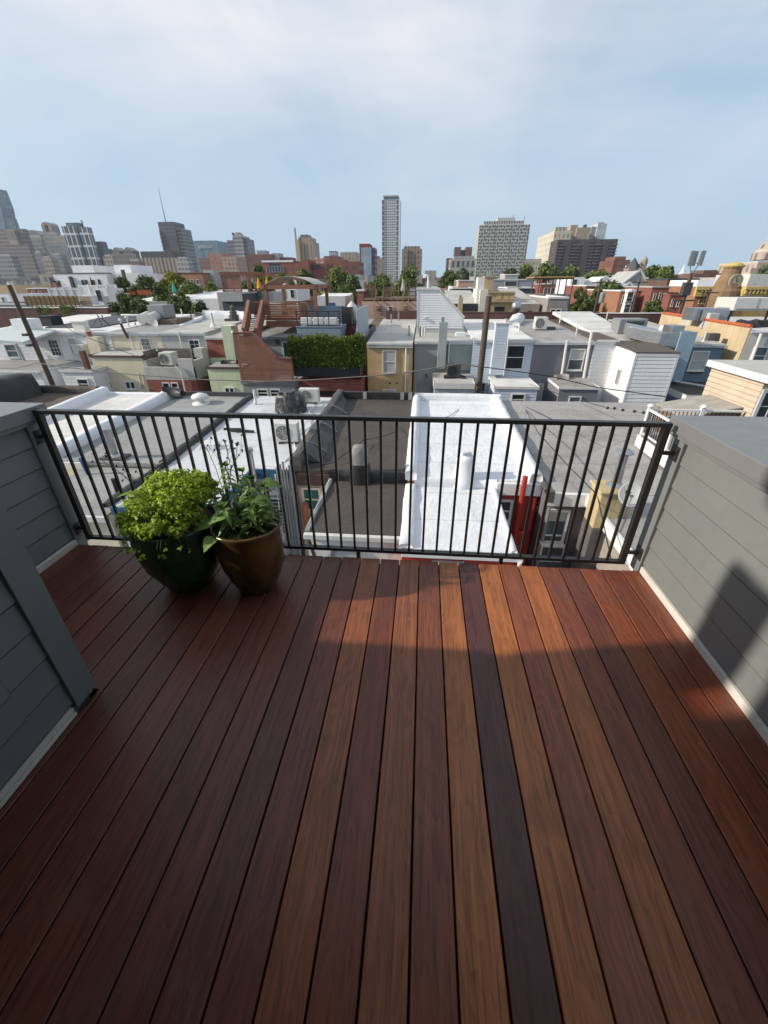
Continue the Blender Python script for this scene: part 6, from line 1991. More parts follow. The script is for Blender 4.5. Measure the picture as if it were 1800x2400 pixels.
# wooden roof decks with stairs
t, X0, X1, z = mh('pink and white rear walls of houses under the wooden roof decks', 848, 976, 706, 57, 9, 'mpink', 'whiteroof2', wins=[(910, 718, 922, 730)], par=.1)
mh('narrow brick house end left of the wooden roof decks', 836, 851, 680, 58, 8, 'mred', 'greyroof', parm='mwhite')
zd = at(900, 698, 58)[1]
tt = thing('roof_deck', 'weathered wooden roof decks with plank screens and steps, left of the white stair house', 'roof deck', (at(905, 698, 58)[0], 60, zd))
a, _ = at(852, 698, 58); c, _ = at(978, 698, 58)
MB().box(a, c, 57.9, 65, zd - .25, zd).build('platform', M['wood'], tt)
for p0, p1, yt in ((854, 880, 668), (899, 918, 672)):
    x0, z1 = at(p0, yt, 60); x1, _ = at(p1, yt, 60)
    mb = MB()
    for k in range(7): mb.box(x0, x1, 60, 60.05, zd + (z1 - zd) * k / 7, zd + (z1 - zd) * (k + .88) / 7)
    mb.build('plank_screen', timber('tan_plank', (.25, .13, .075), (.33, .19, .12), 0), tt)
for px in (854, 867, 880, 899, 918, 923, 934, 946, 960, 976):
    x, z1 = at(px, 664, 60)
    MB().box(x - .06, x + .06, 59.85, 59.97, zd, z1).build('post', M['wood'], tt)
    MB().box(x - .07, x + .07, 58.2, 58.35, ZG, zd - .25).build('support', M['wood'], tt)
x0, z1 = at(922, 672, 60); x1, _ = at(976, 672, 60)
mb = MB()
for k in range(4): mb.box(x0, x1, 60, 60.04, z1 - .1 - k * .5, z1 - k * .5)
x = x0
while x < x1: mb.box(x, x + .05, 60.01, 60.04, zd, z1); x += .35
mb.build('rail_panel', M['wood'], tt)
for p0, p1, q0, q1 in ((884, 897, 878, 900), (948, 956, 942, 960)):
    mb = MB()
    for k in range(10):
        f = k / 9
        x0 = at(p0 + (q0 - p0) * f, 700, 58)[0]; x1 = at(p1 + (q1 - p1) * f, 700, 58)[0]
        zz_ = zd + .1 - 2.3 * f
        mb.box(x0, x1, 57.6 - f * 1.6, 57.95 - f * 1.6, zz_ - .05, zz_)
    mb.bar((at(p0, 700, 58)[0], 57.9, zd + .9), (at(q0, 700, 58)[0], 56.1, zd - 1.4), .06, .12).bar((at(p1, 700, 58)[0], 57.9, zd + .9), (at(q1, 700, 58)[0], 56.1, zd - 1.4), .06, .12)
    mb.build('stair', M['wood'], tt)
a, z1 = at(884, 666, 61)
tag(hedge(MB(), a - 1.2, a + 1.0, 60.8, 61.3, zd, z1 - .1, 500, .25).build('potted_shrub', LEAF['mid']), 'low green planting on the wooden roof deck', 'shrub')
a, z1 = at(945, 655, 59.3)
closed_umbrella(945, 654, 690, 59.3, 'mgrey', 'closed grey umbrella on the wooden roof decks')

# right of the white stair house
mh('pink-tan rendered house with white edges behind the dark wall', 1075, 1111, 657, 92, 12, 'mpink', 'greyroof', parm='white')
mh('dark slate blue wall of a low house with vents in front', 1061, 1112, 675, 78, 10, 'mdark', 'silver', parm='white')
t, X0, X1, z = mh('tan stucco house with a black eave band and chimney, beside the lumber clad tower', 1050, 1127, 711, 55, 14, 'mtan', 'paleroof', wins=[(1110, 722, 1120, 737)], rr=1.2, par=.02)
MB().box(X0, X1, 54.85, 54.99, z - .75, z - .05).build('eave_band', M['mdark'], t)
stack(t, 1075, 1086, 697, 735, 54.2, .6, 'mtan')
stack(t, 1078, 1082, 692, 698, 54.4, .2, 'mbrown', 'chimney_pot')
pipe(t, [(1050, 690), (1053, 712)], 58, .1)
t, X0, X1, z = mh('raw lumber clad house with a pale sunlit left wall and a tall flue box', 1143, 1203, 706, 54, 9, 'osb2', 'wood', wins=[(1159, 719, 1183, 730)], fr='dark', par=.05, name='unfinished_house', group=None)
a, z1 = at(1126, 690, 54.2); _, z2 = at(1143, 681, 54)
MB().box(X0 - .9, X0 - .01, 54.3, 62.5, ZG, z2 + .1).build('side_wall', M['whitestucco'], t)
a, z1 = at(1137, 651, 55); c, _ = at(1158, 651, 55)
MB().box(a, c, 55, 56.2, z - .2, z1).build('flue_box', M['osb2'], t)
MB().box(a - .75, a - .01, 55.05, 57.2, z - .3, z1 + .05).build('flue_wall', M['whitestucco'], t)
MB().box(a - .1, c + .15, 54.9, 56.3, z1 + .06, z1 + .2).build('flue_cap', M['osb2'], t)
c2, z3 = at(1205, 684, 54)
mb = MB().box(X0, c2 - .05, 53.9, 54.05, z + .1, z3 - .12).box(X0 - .1, c2 + .1, 53.75, 54.15, z3 - .12, z3 + .05).box(X0 - .1, c2, 53.7, 54.2, z - .1, z + .08).box(c2 - .05, c2 + .05, 54.06, 60, z, z3)
mb.build('deck_parapet', M['osb2'], t)
mb = MB()
for px in (1170, 1187, 1201):
    x, zz_ = at(px, 693, 53.88)
    mb.box(x - .28, x + .28, 53.86, 53.899, zz_ - .38, zz_ + .36)
mb.build('board_patch', plain('fresh_osb', (.56, .38, .18), .8, .1), t)
for px in (1143, 1147, 1151):
    x, zz_ = at(px, 640, 55.6)
    MB().tube([(x, 55.6, z1), (x, 55.6, z1 + .7)], .06, 6).build('flue', M['steel'], t)
mh('lilac grey rendered house with white frames and a dark panel, behind the lumber tower', 1156, 1252, 655, 90, 12, 'mlilac', 'greyroof', wins=[(1184, 658, 1213, 672)], parm='white', gl='mdark', style='plain')
mh('small grey penthouse box above the lilac grey house', 1184, 1215, 643, 94, 6, 'mgrey', 'silver', parm='white', name='penthouse', cat='building', group=None)
mh('dark blue-grey low house behind the tan flat roof', 1190, 1252, 674, 74, 9, 'mdark', 'greyroof', parm='white')
mh('brown walled house with a tan flat roof, right of the lumber clad house', 1206, 1266, 712, 53, 14, 'beigewall', 'paleroof', wins=[(1237, 728, 1247, 738)], rr=1.4, par=.02, fr='dark')
x, z1 = at(1212, 706, 50.5); _, z0 = at(1212, 733, 50.5)
tag(MB().lathe([(.5, 0), (.52, .5), (.52, z1 - z0 - .3), (.4, z1 - z0 - .1), (.02, z1 - z0)], (x, 50.5, z0), 14).build('flue_hood', M['steel'], smooth=True), 'fat silver flue beside the brown walled house', 'flue')
t, X0, X1, z = mh('grey-beige sided house with an open roof parapet and glazed door', 1287, 1332, 697, 51, 9, 'shaded_beige_greige', 'mdark', wins=[(1290, 724, 1316, 737)], par=.9, parm='white', cols=2, style='door')
MB().lap((X0, 50.999), (X1, 50.999), z - 5, z - .1, .22, .03).lap((X0 - .001, 60), (X0 - .001, 51), z - 5, z - .1, .22, .03).build('siding', plain('greige_siding', (.27, .25, .24), .6, .06), t)
a, z1 = at(1250, 657, 62); c, z0 = at(1338, 690, 62)
tt = thing('pergola', 'thin framed pergola with tan rafters behind the grey-beige house', 'pergola', ((a + c) / 2, 63, z0))
for k in range(7):
    x = a + (c - a) * k / 6
    MB().box(x - .06, x + .06, 62, 62.1, z0 - 1.2, z1 + .1).build('post', M['mbrown'], tt)
MB().box(a, c, 61.9, 62.0, z1 + .101, z1 + .25).box(a, c, 66, 66.1, z1 + .101, z1 + .25).build('beam', M['mbrown'], tt)
mb = MB()
for k in range(24): mb.box(a + (c - a) * k / 23 - .05, a + (c - a) * k / 23 + .05, 61.7, 66.3, z1 + .251, z1 + .4)
mb.build('rafter_grid', M['yellowwood'], tt)
MB().box(a, c, 62.2, 66, ZG, z0).build('base_wall', M['mlilac'], tt)
t, X0, X1, z = mh('white stepped house with a small balcony right of the thin pergola', 1339, 1372, 650, 98, 10, 'mwhite', 'greyroof', wins=[(1346, 655, 1353, 668)], fr='dark')
a, z1 = at(1372, 664, 99); c, _ = at(1396, 664, 99); m_, zp = at(1378, 655, 99)
MB().prism([(a, ZG), (c, ZG), (c, z1), (m_, zp), (a, z1)], 1, 99, 109).build('gable_end', M['mwhite'], t)
mh('red brick house with a row of narrow windows left of the dark tree', 1374, 1412, 669, 86, 12, 'mred', 'greyroof', wins=[(1380 + 6 * k, 675, 1383 + 6 * k, 685) for k in range(5)], fr='mred', parm='white')
for k, (p0, pm, p1, yt, yb, Y, wl, lab) in enumerate(((1396, 1420, 1440, 648, 664, 120, 'mwhite', 'white gabled house front behind the dark trees, left of two'), (1432, 1448, 1470, 650, 666, 124, 'mgrey', 'grey gabled house front behind the dark trees, right of two'), (1446, 1500, 1522, 634, 676, 92, 'mgrey', 'big bare grey gable wall left of the small church'), (1452, 1476, 1486, 664, 678, 84, 'slateside', 'small blue gabled roof room below the big grey gable'))):
    a, z1 = at(p0, yb, Y); c, _ = at(p1, yb, Y); m_, zp = at(pm, yt, Y)
    tt = thing('gabled_house', lab, 'house', ((a + c) / 2, Y, ZG))
    MB().prism([(a, ZG), (c, ZG), (c, z1), (m_, zp), (a, z1)], 1, Y, Y + 10).build('wall', M[wl], tt)
    MB().bar((a - .2, Y - .1, z1), (m_, Y - .1, zp + .1), .2, .3).bar((m_, Y - .1, zp + .1), (c + .2, Y - .1, z1), .2, .3).build('verge_board', M['white'], tt)
# street of brick houses at the right
t, X0, X1, z = mh('orange brick house with an arched cornice left of the white bay', 1455, 1474, 681, 70, 14, 'morange', 'greyroof', wins=[(1460, 692, 1466, 712)], parm='white')
t, X0, X1, z = mh('dark red brick house right of the white bay', 1494, 1528, 680, 71, 14, 'mred', 'greyroof', wins=[(1511, 692, 1519, 708)], parm='mgrey')
a, z1 = at(1474, 679, 69); c, _ = at(1494, 679, 69)
tt = thing('bay_tower', 'tall white rounded window bay between the orange and dark red houses', 'bay', ((a + c) / 2, 69, ZG))
xm = (a + c) / 2; rr = (c - a) / 2
MB().lathe([(rr, 0), (rr, z1 - ZG - .4), (rr * 1.15, z1 - ZG - .3), (rr * 1.15, z1 - ZG), (.05, z1 - ZG + .1)], (xm, 70, ZG), 12).build('wall', M['mwhite'], tt)
for k, yy in enumerate((698, 722)):
    _, zz_ = at(1484, yy, 69)
    window(tt, 'S', 70 - rr * .98, xm - .45, xm + .45, zz_ - .8, zz_ + .8)
t, X0, X1, z = mh('red house with a bracketed bay and tall white windows in the brick street', 1530, 1570, 672, 68, 14, 'mred', 'greyroof', wins=[(1533, 687, 1539, 705), (1546, 686, 1552, 704), (1556, 687, 1563, 705)], parm='mgrey')
mh('brown mansard block behind the brick street', 1566, 1637, 653, 84, 12, 'mbrown', 'mbrown', parm='mdark')
t, X0, X1, z = mh('long red brick house with white lintelled windows behind the antenna pole', 1572, 1632, 690, 66, 14, 'mred', 'greyroof', wins=[(1575, 702, 1580, 718), (1588, 703, 1594, 719), (1604, 704, 1609, 720), (1619, 704, 1624, 720)], parm='mred')
# ochre corner building with clock turret
t, X0, X1, z = mh('ornate ochre building with heavy yellow cornice beside the clock turret', 1637, 1708, 672, 64, 16, 'morange', 'silver', wins=[(1642, 692, 1650, 712), (1653, 692, 1662, 712), (1678, 690, 1687, 706)], fr='myellow', name='corner_building', cat='building', group=None)
MB().box(X0 - .3, X1, 63.6, 63.98, z - 1.1, z).box(X0 - .5, X1, 63.3, 63.6, z - .35, z + .02).build('cornice', M['myellow'], t)
mb = MB()
for k in range(12): mb.box(X0 + .2 + k * .45, X0 + .4 + k * .45, 63.35, 63.595, z - .8, z - .36)
mb.build('bracket_course', M['myellow'], t)
mb = MB()
for p0, p1 in ((1640, 1652), (1651, 1664)):
    a, z1 = at(p0, 689, 63.85); c, z0 = at(p1, 714, 63.85)
    mb.box(a, c, 63.8, 63.9, z1 - .12, z1 + .1)
mb.build('lintel', M['myellow'], t)
x, z1 = at(1728, 622, 63); _, z0 = at(1724, 690, 63)
H = z1 - z0
tt = thing('clock_turret', 'brown brick turret with a round clock face and gilded cap', 'clock turret', (x, 63, ZG))
MB().lathe([(1.75, ZG - z0), (1.75, .12 * H), (1.5, .22 * H), (1.32, .5 * H), (1.0, .72 * H), (.92, .9 * H)], (x - .1, 63.4, z0), 14, False).build('shaft', bricks('turret_brick', (.26, .16, .085), (.21, .125, .065), (.25, .19, .13), .3, .11), tt)
MB().lathe([(.92, .9 * H), (1.08, .93 * H), (1.18, .97 * H), (1.18, 1.0 * H), (.9, 1.02 * H), (.86, 1.06 * H), (.5, 1.10 * H), (.02, 1.13 * H)], (x - .1, 63.4, z0), 14, False).build('cap', M['myellow'], tt)
xc, zc = at(1725.5, 659, 62.0)
mb = MB().lathe([(.01, .12), (.62, .10), (.64, .0), (.80, .0), (.80, .16), (.64, .16)], (0, 0, 0), 22, False)
o = mb.build('clock_face', [plain('clock_dial', (.42, .36, .26), .6, .1)], tt, smooth=False)
o.matrix_parent_inverse = Matrix.Translation(-Vector(tt.location)) @ Matrix.Translation((xc, 62.16, zc)) @ Matrix.Rotation(PI / 2, 4, 'X')
h = MB().box(-.03, .03, -.02, .42, .121, .15).box(-.02, .33, -.03, .03, .121, .15).build('clock_hand', M['black'], o)
t, X0, X1, z = mh('brown building with a long yellow cornice right of the clock turret', 1740, 1840, 672, 62, 14, 'mustard', 'silver', name='corner_building', cat='building', group=None)
MB().box(X0, X1, 61.5, 61.98, z - 1.0, z).box(X0, X1, 61.2, 61.5, z - .3, z + .02).build('cornice', M['myellow'], t)
mb = MB()
for k in range(18): mb.box(X0 + .1 + k * .45, X0 + .3 + k * .45, 61.25, 61.495, z - .75, z - .31)
mb.build('bracket_course', M['myellow'], t)
mh('pale slant-roofed stair house at the right edge above the yellow cornice', 1760, 1830, 642, 72, 8, 'ac_white', 'paleroof', name='penthouse', cat='building', group=None)
mh('white roof room left of the yellow cornice', 1637, 1676, 656, 74, 8, 'mwhite', 'silver', name='penthouse', cat='building', group=None)
mh('low grey domed roof room behind the ochre building', 1676, 1712, 650, 80, 8, 'mgrey', 'paleroof', name='penthouse', cat='building', group=None)
# poles
x0, z0 = at(1594, 728, 56); x1, z1 = at(1616, 640, 56)
t = thing('antenna_pole', 'tall wooden pole with a cluster of grey antenna panels, right', 'antenna pole', (x0, 56, ZG))
MB().tube([(x0, 56, ZG), (x0, 56, z1)], .28, 10, .2).build('pole', M['polewood'], t)
xm, zm = at(1625, 615, 56)
for dx, dy in ((-.5, 0), (.5, -.1), (.05, .5)):
    MB().box(x0 + dx - .22, x0 + dx + .22, 56 + dy - .12, 56 + dy + .12, z1 + .7, z1 + 2.1).build('antenna_panel', M['greymetal'], t)
MB().box(x0 - .55, x0 + .55, 55.9, 56.1, z1 + .9, z1 + 1.0).bar((x0 - .5, 56, z1 + .9), (x0, 56, z1 - .2), .07, .07).bar((x0 + .5, 56, z1 + .9), (x0, 56, z1 - .2), .07, .07).build('mount', M['greymetal'], t)
MB().box(x0 - .5, x0 + .35, 55.6, 56.3, z1 - 2.2, z1 - .9).box(x0 - 1.1, x0 + 1.1, 55.8, 55.95, z1 - 2.8, z1 - 2.65).build('equipment_box', M['dark'], t)
for (px, yt, Y, can, lab) in ((1410, 652, 58, 1, 'slim dark pole carrying a grey transformer can by the dark trees'), (1501, 652, 62, 0, 'slim dark pole in front of the dark red brick house'), (1666, 676, 58, 0, 'short pole with a crossarm in front of the ochre building')):
    x, z1 = at(px, yt, Y)
    t = thing('utility_pole', lab, 'utility pole', (x, Y, ZG))
    MB().tube([(x, Y, ZG), (x, Y, z1)], .16, 8, .11).build('pole', M['polewood'], t)
    MB().box(x - 1.0, x + 1.0, Y - .14, Y - .04, z1 - .5, z1 - .38).build('crossarm', M['polewood'], t)
    if can: MB().lathe([(.3, 0), (.32, .1), (.32, 1.0), (.26, 1.1), (.02, 1.15)], (x + .5, Y - .1, z1 - 2.6), 12).build('transformer', M['greymetal'], t)

# trees between the houses
GT = 'trees among the houses'
for i, a in enumerate((
    (268, 300, 652, 100, 'dark', 'rounded dark tree in front of the long white building'), (296, 336, 672, 74, 'dark', 'dark bush left of the orange deck railings'),
    (322, 372, 650, 92, 'dark', 'broad dark tree behind the orange deck railings'), (372, 436, 640, 90, 'yellow', 'yellow-green tree standing out among dark ones'),
    (352, 398, 668, 62, 'mid', 'leafy green tree left of the teal umbrella'), (412, 470, 664, 72, 'mid', 'green tree right of the teal umbrella'), (462, 520, 662, 76, 'mid', 'green hedge-like tree left of the brown screened pergola'),
    (255, 310, 688, 56, 'dark', 'dark shrub tree behind the roof parapet, left of the rooftop unit'), (300, 345, 704, 50, 'dark', 'low dark shrub just left of the rooftop unit'), (388, 446, 684, 56, 'dark', 'dark shrub behind the rooftop unit, right'), (440, 492, 708, 51, 'dark', 'low spindly shrub left of the ringed chimney'),
    (560, 608, 664, 82, 'dark', 'dark tree behind the screened pergola posts'), (600, 640, 650, 96, 'mid', 'green tree behind the yellow umbrellas'), (590, 616, 622, 150, 'dark', 'dark tree in front of the maroon brick block'),
    (640, 700, 646, 110, 'mid', 'green tree behind the canvas pergola'), (690, 742, 636, 118, 'mid', 'green tree just right of the canvas pergola beams'), (745, 852, 636, 86, 'mid', 'largest bright green tree, centre left behind the red deck'), (800, 850, 650, 78, 'dark', 'darker tree at the right flank of the largest green tree'),
    (868, 930, 650, 130, 'mid', 'green tree at the foot of the tall white tower'), (924, 996, 632, 120, 'mid', 'broad green tree right of the tall white tower'),
    (1030, 1080, 634, 160, 'dark', 'dark tree below the grey classical block'), (1062, 1106, 634, 210, 'far', 'hazy tree in front of the grey classical block'),
    (1180, 1222, 634, 190, 'far', 'tree at the foot of the gridded slab, left'), (1208, 1262, 622, 170, 'mid', 'rounded green tree right of the gridded slab'), (1252, 1310, 620, 165, 'mid', 'tallest green tree below the cream hotel'), (1304, 1362, 628, 165, 'mid', 'green tree below the dark brown slab'), (1372, 1440, 636, 160, 'mid', 'spreading green tree right of the dark brown slab'),
    (1345, 1402, 688, 74, 'dark', 'dark tree right of the grey-beige house'), (1388, 1462, 666, 78, 'dark', 'largest dark tree, right, behind the transformer pole'), (1350, 1372, 676, 84, 'dark', 'small dark tree beside the thin pergola'),
    (1505, 1552, 628, 150, 'mid', 'green tree right of the small church'), (1542, 1594, 626, 140, 'mid', 'green tree left of the antenna pole'), (1464, 1500, 640, 170, 'far', 'olive tree in front of the small church'),
    (1512, 1580, 702, 58, 'dark', 'dark street tree in front of the red bay house'), (1772, 1830, 628, 120, 'far', 'dark tree at the right edge below the domed block'))):
    Yt = a[3]
    tree(a[0], a[1], a[2], Yt, a[4], a[5], n=3600 + (3000 if a[1] - a[0] > 60 else 0), seed=i, leafy=max(.17, min(.6, Yt * .0028)), group=GT)
for (px, py, Y) in ((105, 728, 46.6), (160, 724, 46.6)):
    x, z = at(px, py, Y)
    tag(hedge(MB(), x - .8, x + .8, Y - .2, Y + .3, z - .6, z + .2, 240, .22).build('weeds', LEAF['mid'], kind='stuff'), 'scruffy weeds growing on the dark brick parapet, ' + ('left clump' if px < 120 else 'right clump'), 'weeds')
# ------------------------------------------------------------------ skyline
def lettering(par, text, size, loc):
    """raised sign letters as a mesh"""
    cu = bpy.data.curves.new('sign_letters', 'FONT')
    cu.body, cu.size, cu.extrude, cu.align_x = text, size, .2, 'CENTER'
    tmp = bpy.data.objects.new('tmp', cu)
    COL.objects.link(tmp)
    me = bpy.data.meshes.new_from_object(tmp.evaluated_get(bpy.context.evaluated_depsgraph_get()))
    bpy.data.objects.remove(tmp)
    me.materials.clear()
    me.materials.append(M['white'])
    me.transform(Matrix.Translation(loc) @ Matrix.Rotation(PI / 2, 4, 'X'))
    o = bpy.data.objects.new('sign_letters', me)
    COL.objects.link(o)
    o.parent = par
    o.matrix_parent_inverse = Matrix.Translation(-Vector(par.location))
    return o


GS = 'towers on the skyline'


def twr(label, Y, blocks, name='tower', cat='tower', group=None):
    """blocks: (part, px left, px right at the top, photo row of the top, depth, material, setback)"""
    cx = at((blocks[0][1] + blocks[0][2]) / 2, blocks[0][3], Y)[0]
    t = thing(name, label, cat, (cx, Y, ZG), group)
    out = []
    for i, (pn, p0, p1, yt, d, mt, sb) in enumerate(blocks):
        d = min(d, 11) if p1 < 330 and Y > 400 else d
        y = Y + sb
        a, z1 = at(p0, yt, y); c, z2 = at(p1, yt, y)
        z = (z1 + z2) / 2
        MB().box(a, c, y, y + d, ZG, z).build(pn, mt if not isinstance(mt, str) else M[mt], t)
        out.append((a, c, y, z))
    return t, out


F = facade
tan, brn = (.34, .27, .20), (.20, .135, .105)
t, o = twr('blue glass skyscraper cut by the left edge of the picture', 1250, [('shaft', -60, 13, 536, 60, F('fa1', (.12, .17, .22), (.05, .09, .13), 8, 6, .8, .7), 0)])
a, c, y, z = o[0]
p = [at(x_, y_, 1250) for x_, y_ in ((-60, 537), (12.5, 537), (2, 486), (-16, 440))]
MB().prism(p, 1, 1250.5, 1290).build('crown', F('fa1', 0, 0, 1, 1), t)
twr('teal glass tower top behind the brown stone block', 1200, [('shaft', 13, 30, 512, 40, F('fa2', (.05, .13, .14), (.03, .08, .09), 7, 5, .8, .7), 0)])
fb = F('fb', (.185, .16, .15), (.05, .045, .05), 6.0, 4.2, .5, .55, band=.12, bandc=(.28, .24, .20))
t, o = twr('massive stepped brown stone block at the left edge', 820, [('main_block', -70, 66, 574, 80, fb, 0), ('upper_block', -70, 52, 537, 60, fb, 12), ('cupola', 11, 31, 538, 16, F('fb2', (.30, .25, .21), (.08, .07, .07), 20, 3.2, .5, .7), 5)], cat='stone building', name='stone_building')
t, o = twr('grey building with a colonnaded hipped top, left', 900, [('body', 55, 95, 560, 60, F('fc', (.27, .26, .25), (.07, .07, .075), 7, 4.5, .5, .6), 0), ('colonnade', 55, 93, 551, 50, F('fc2', (.36, .35, .33), (.10, .10, .10), 16, 3.6, .5, .7), 3)])
a, c, y, z = o[1]
MB().prism([(a - 2, z), (c + 2, z), (c - 9, z + 8), (a + 9, z + 8)], 1, y, y + 50).build('hipped_roof', F('fc3', (.16, .19, .18), (.1, .1, .1), 9, 9, .1, .1), t)
fd = F('fd', (.30, .285, .27), (.09, .095, .10), 6.5, 4.0, .5, .6)
t, o = twr('stone tower with an arched belfry crown, left', 870, [('body', 100, 150, 552, 60, fd, 0), ('shoulder', 102, 130, 543, 40, fd, 6), ('tail_block', 118, 166, 574, 50, F('fd2', (.20, .22, .23), (.08, .1, .11), 6, 4, .6, .6), -6)])
x0, z0 = at(102, 546, 885); x1, _ = at(124, 546, 885); zt = at(110, 520, 885)[1]
w = x1 - x0
pts = [(x0, z0)] + [(x0 + w / 2 - w / 2 * cos(k * PI / 10), z0 + (zt - z0) * (.62 + .38 * sin(k * PI / 10))) for k in range(11)] + [(x1, z0), (x1 - w * .3, z0), (x1 - w * .3, z0 + (zt - z0) * .55)] + [(x0 + w / 2 + w * .2 * cos(k * PI / 6), z0 + (zt - z0) * (.55 + .2 * sin(k * PI / 6))) for k in range(1, 6)] + [(x0 + w * .3, z0 + (zt - z0) * .55), (x0 + w * .3, z0)]
MB().prism(pts, 1, 885, 905).build('belfry_arch', F('fd3', (.27, .235, .21), (.1, .1, .1), 9, 9, .05, .05), t)
fe = F('fe', (.58, .60, .62), (.045, .06, .075), 17, 8.2, .80, .84, jit=.4)
t, o = twr('white-gridded dark glass twin tower on the left skyline', 760, [('left_slab', 143, 174, 530, 40, fe, 0), ('glass_core', 153, 182, 522, 40, F('fe2', (.07, .10, .12), (.05, .075, .09), 5, 5, .8, .7), 6), ('right_slab', 182, 203, 532, 40, fe, -2)])
x, z0 = at(194, 531, 775); _, z1 = at(191, 516, 775)
MB().box(x - 1, x + 1, 775, 777, z0 - 5, z1).build('mast', M['greymetal'], t)
twr('grey-blue slab right of the white-gridded tower', 780, [('slab', 211, 239, 566, 40, F('ff', (.17, .19, .20), (.05, .07, .08), 6, 7, .7, .7), 0), ('glass_wing', 236, 253, 583, 30, F('ff2', (.10, .15, .20), (.05, .09, .14), 6, 5, .8, .8), 10)])
fg = F('fg', (.20, .175, .15), (.05, .05, .05), 7, 5, .45, .6, band=.1, bandc=(.27, .24, .2))
t, o = twr('old brown stone block with two pediments, left of the dark antenna tower', 760, [('body', 256, 318, 596, 40, fg, 0)], name='stone_building', cat='stone building')
a, c, y, z = o[0]
for f0, f1 in ((.12, .4), (.52, .88)):
    xa, xb = a + (c - a) * f0, a + (c - a) * f1
    MB().prism([(xa, z), (xb, z), (xb, z + 5), ((xa + xb) / 2, z + 10), (xa, z + 5)], 1, y + 1, y + 20).build('pediment', fg, t)
fh = F('fh', (.36, .29, .22), (.05, .045, .045), 60, 5.5, .45, .9)
twr('tan ribbed building under a dark flat penthouse, left of centre', 640, [('body', 321, 412, 604, 40, fh, 0), ('penthouse', 328, 405, 589, 30, F('fh2', (.05, .055, .055), (.03, .03, .03), 6, 6, .6, .5), 6)], name='office_building', cat='building')
fi = F('fi', (.085, .085, .095), (.045, .045, .052), 5.2, 30, .98, .25, roof=(.1, .1, .1))
t, o = twr('dark grey tower with a tall thin antenna', 800, [('slab', 369, 407, 520, 34, fi, 0), ('balcony_wing', 405, 424, 535, 34, F('fi2', (.26, .25, .25), (.04, .04, .045), 5.2, 40, .98, .62), 3)])
x, z0 = at(388, 520, 815)
_, z1 = at(369, 440, 815)
MB().tube([(x, 815, z0 - 3), (x, 815, z1)], 1.1, 6, .35).build('antenna', M['greymetal'], t)
a, c, y, z = o[0]
MB().box(a, a + 2, y - 2, y - .05, ZG, z - 12).build('balcony_column', F('fi2', 0, 0, 1, 1), t)
fj = F('fj', (.20, .28, .33), (.08, .13, .17), 40, 5.2, .5, .95)
t, o = twr('broad blue glass office building with white lettering near its top', 900, [('glass_slab', 438, 508, 564, 50, fj, 0)], name='office_building', cat='building')
x, z1 = at(481, 582, 899)
lettering(t, 'Jefferson', 7.5, (x, 899.4, z1))
fk = F('fk', (.36, .19, .13), (.14, .10, .09), 4.6, 5.2, .42, .5)
twr('salmon brick apartment block left of the grey sign-topped tower', 560, [('tall_wing', 488, 519, 592, 30, fk, 0), ('windowed_wing', 519, 554, 601, 30, F('fk2', (.42, .30, .23), (.13, .09, .08), 4.4, 4.4, .55, .6), -3), ('low_wing', 465, 490, 605, 24, F('fk3', (.22, .12, .10), (.1, .07, .06), 5, 20, .95, .4), 6)], name='apartment_block', cat='building')
fl = F('fl', (.20, .20, .215), (.06, .06, .07), 5.0, 40, .98, .5)
t, o = twr('grey banded tower with a dark sign box on top', 720, [('front_shaft', 546, 567, 552, 30, F('fl2', (.36, .35, .35), (.075, .075, .085), 5.0, 40, .98, .5), 0), ('left_shaft', 531, 548, 563, 30, fl, 3), ('right_shaft', 565, 578, 559, 30, fl, 4), ('sign_box', 543, 560, 545, 14, F('fl3', (.08, .09, .10), (.06, .07, .08), 9, 9, .3, .3), 8)])
x, z1 = at(548, 551, 727)
MB().tube([(x + 3 * cos(k * PI / 8), 727.8, z1 + 3 * sin(k * PI / 8)) for k in range(-8, 5)], .8, 5).build('sign_emblem', M['white'], t)
lettering(t, 'PNC', 6, (x + 8.5, 727.5, z1 - 2))
fm = F('fm', (.19, .085, .070), (.06, .04, .04), 6, 5, .5, .4)
fr2 = F('fr2', (.24, .085, .062), (.07, .04, .035), 6, 7, .35, .3)
twr('long maroon brick block right of the sign-topped tower', 460, [('body', 578, 638, 596, 30, fm, 0), ('plant_room', 601, 621, 587, 12, 'greymetal', 8), ('grey_box', 637, 652, 593, 16, 'mgrey', 4), ('rear_wing', 652, 681, 603, 20, fm, 6)], name='brick_block', cat='building')
t, o = twr('red brick hall with a white framed glass front', 330, [('body', 614, 686, 610, 26, fr2, 0)], name='brick_hall', cat='building')
a, c, y, z = o[0]
MB().box(a - .3, c + .3, y - .4, y - .02, z - 1.2, z).build('stone_band', M['mwhite'], t)
winpx(t, 624, 624, 664, 638, 330, cols=6, proud=.5, style='plain', muntin=(1, 2), sill=False, gl='glass2')
winpx(t, 630, 618, 655, 623, 330, fr='dark', proud=.3, style='plain', sill=False)
fq = F('fq', (.34, .27, .185), (.11, .09, .075), 60, 4.6, .4, .93)
t, o = twr('tan art deco tower with stepped top and a slender smokestack', 640, [('body', 699, 734, 566, 34, fq, 0), ('upper_step', 699, 729, 556, 28, fq, 2), ('crown', 703, 722, 550, 18, F('fq2', (.26, .20, .15), (.1, .08, .07), 9, 3, .4, .7), 5), ('side_slab', 691, 700, 561, 20, F('fq3', (.47, .36, .22), (.3, .23, .15), 9, 9, .2, .2), -2)])
x, z0 = at(693, 562, 642); _, z1 = at(691.5, 534, 642)
MB().tube([(x, 642, z0 - 4), (x, 642, z1)], 1.7, 8, 1.3).build('smokestack', M['mgrey'], t)
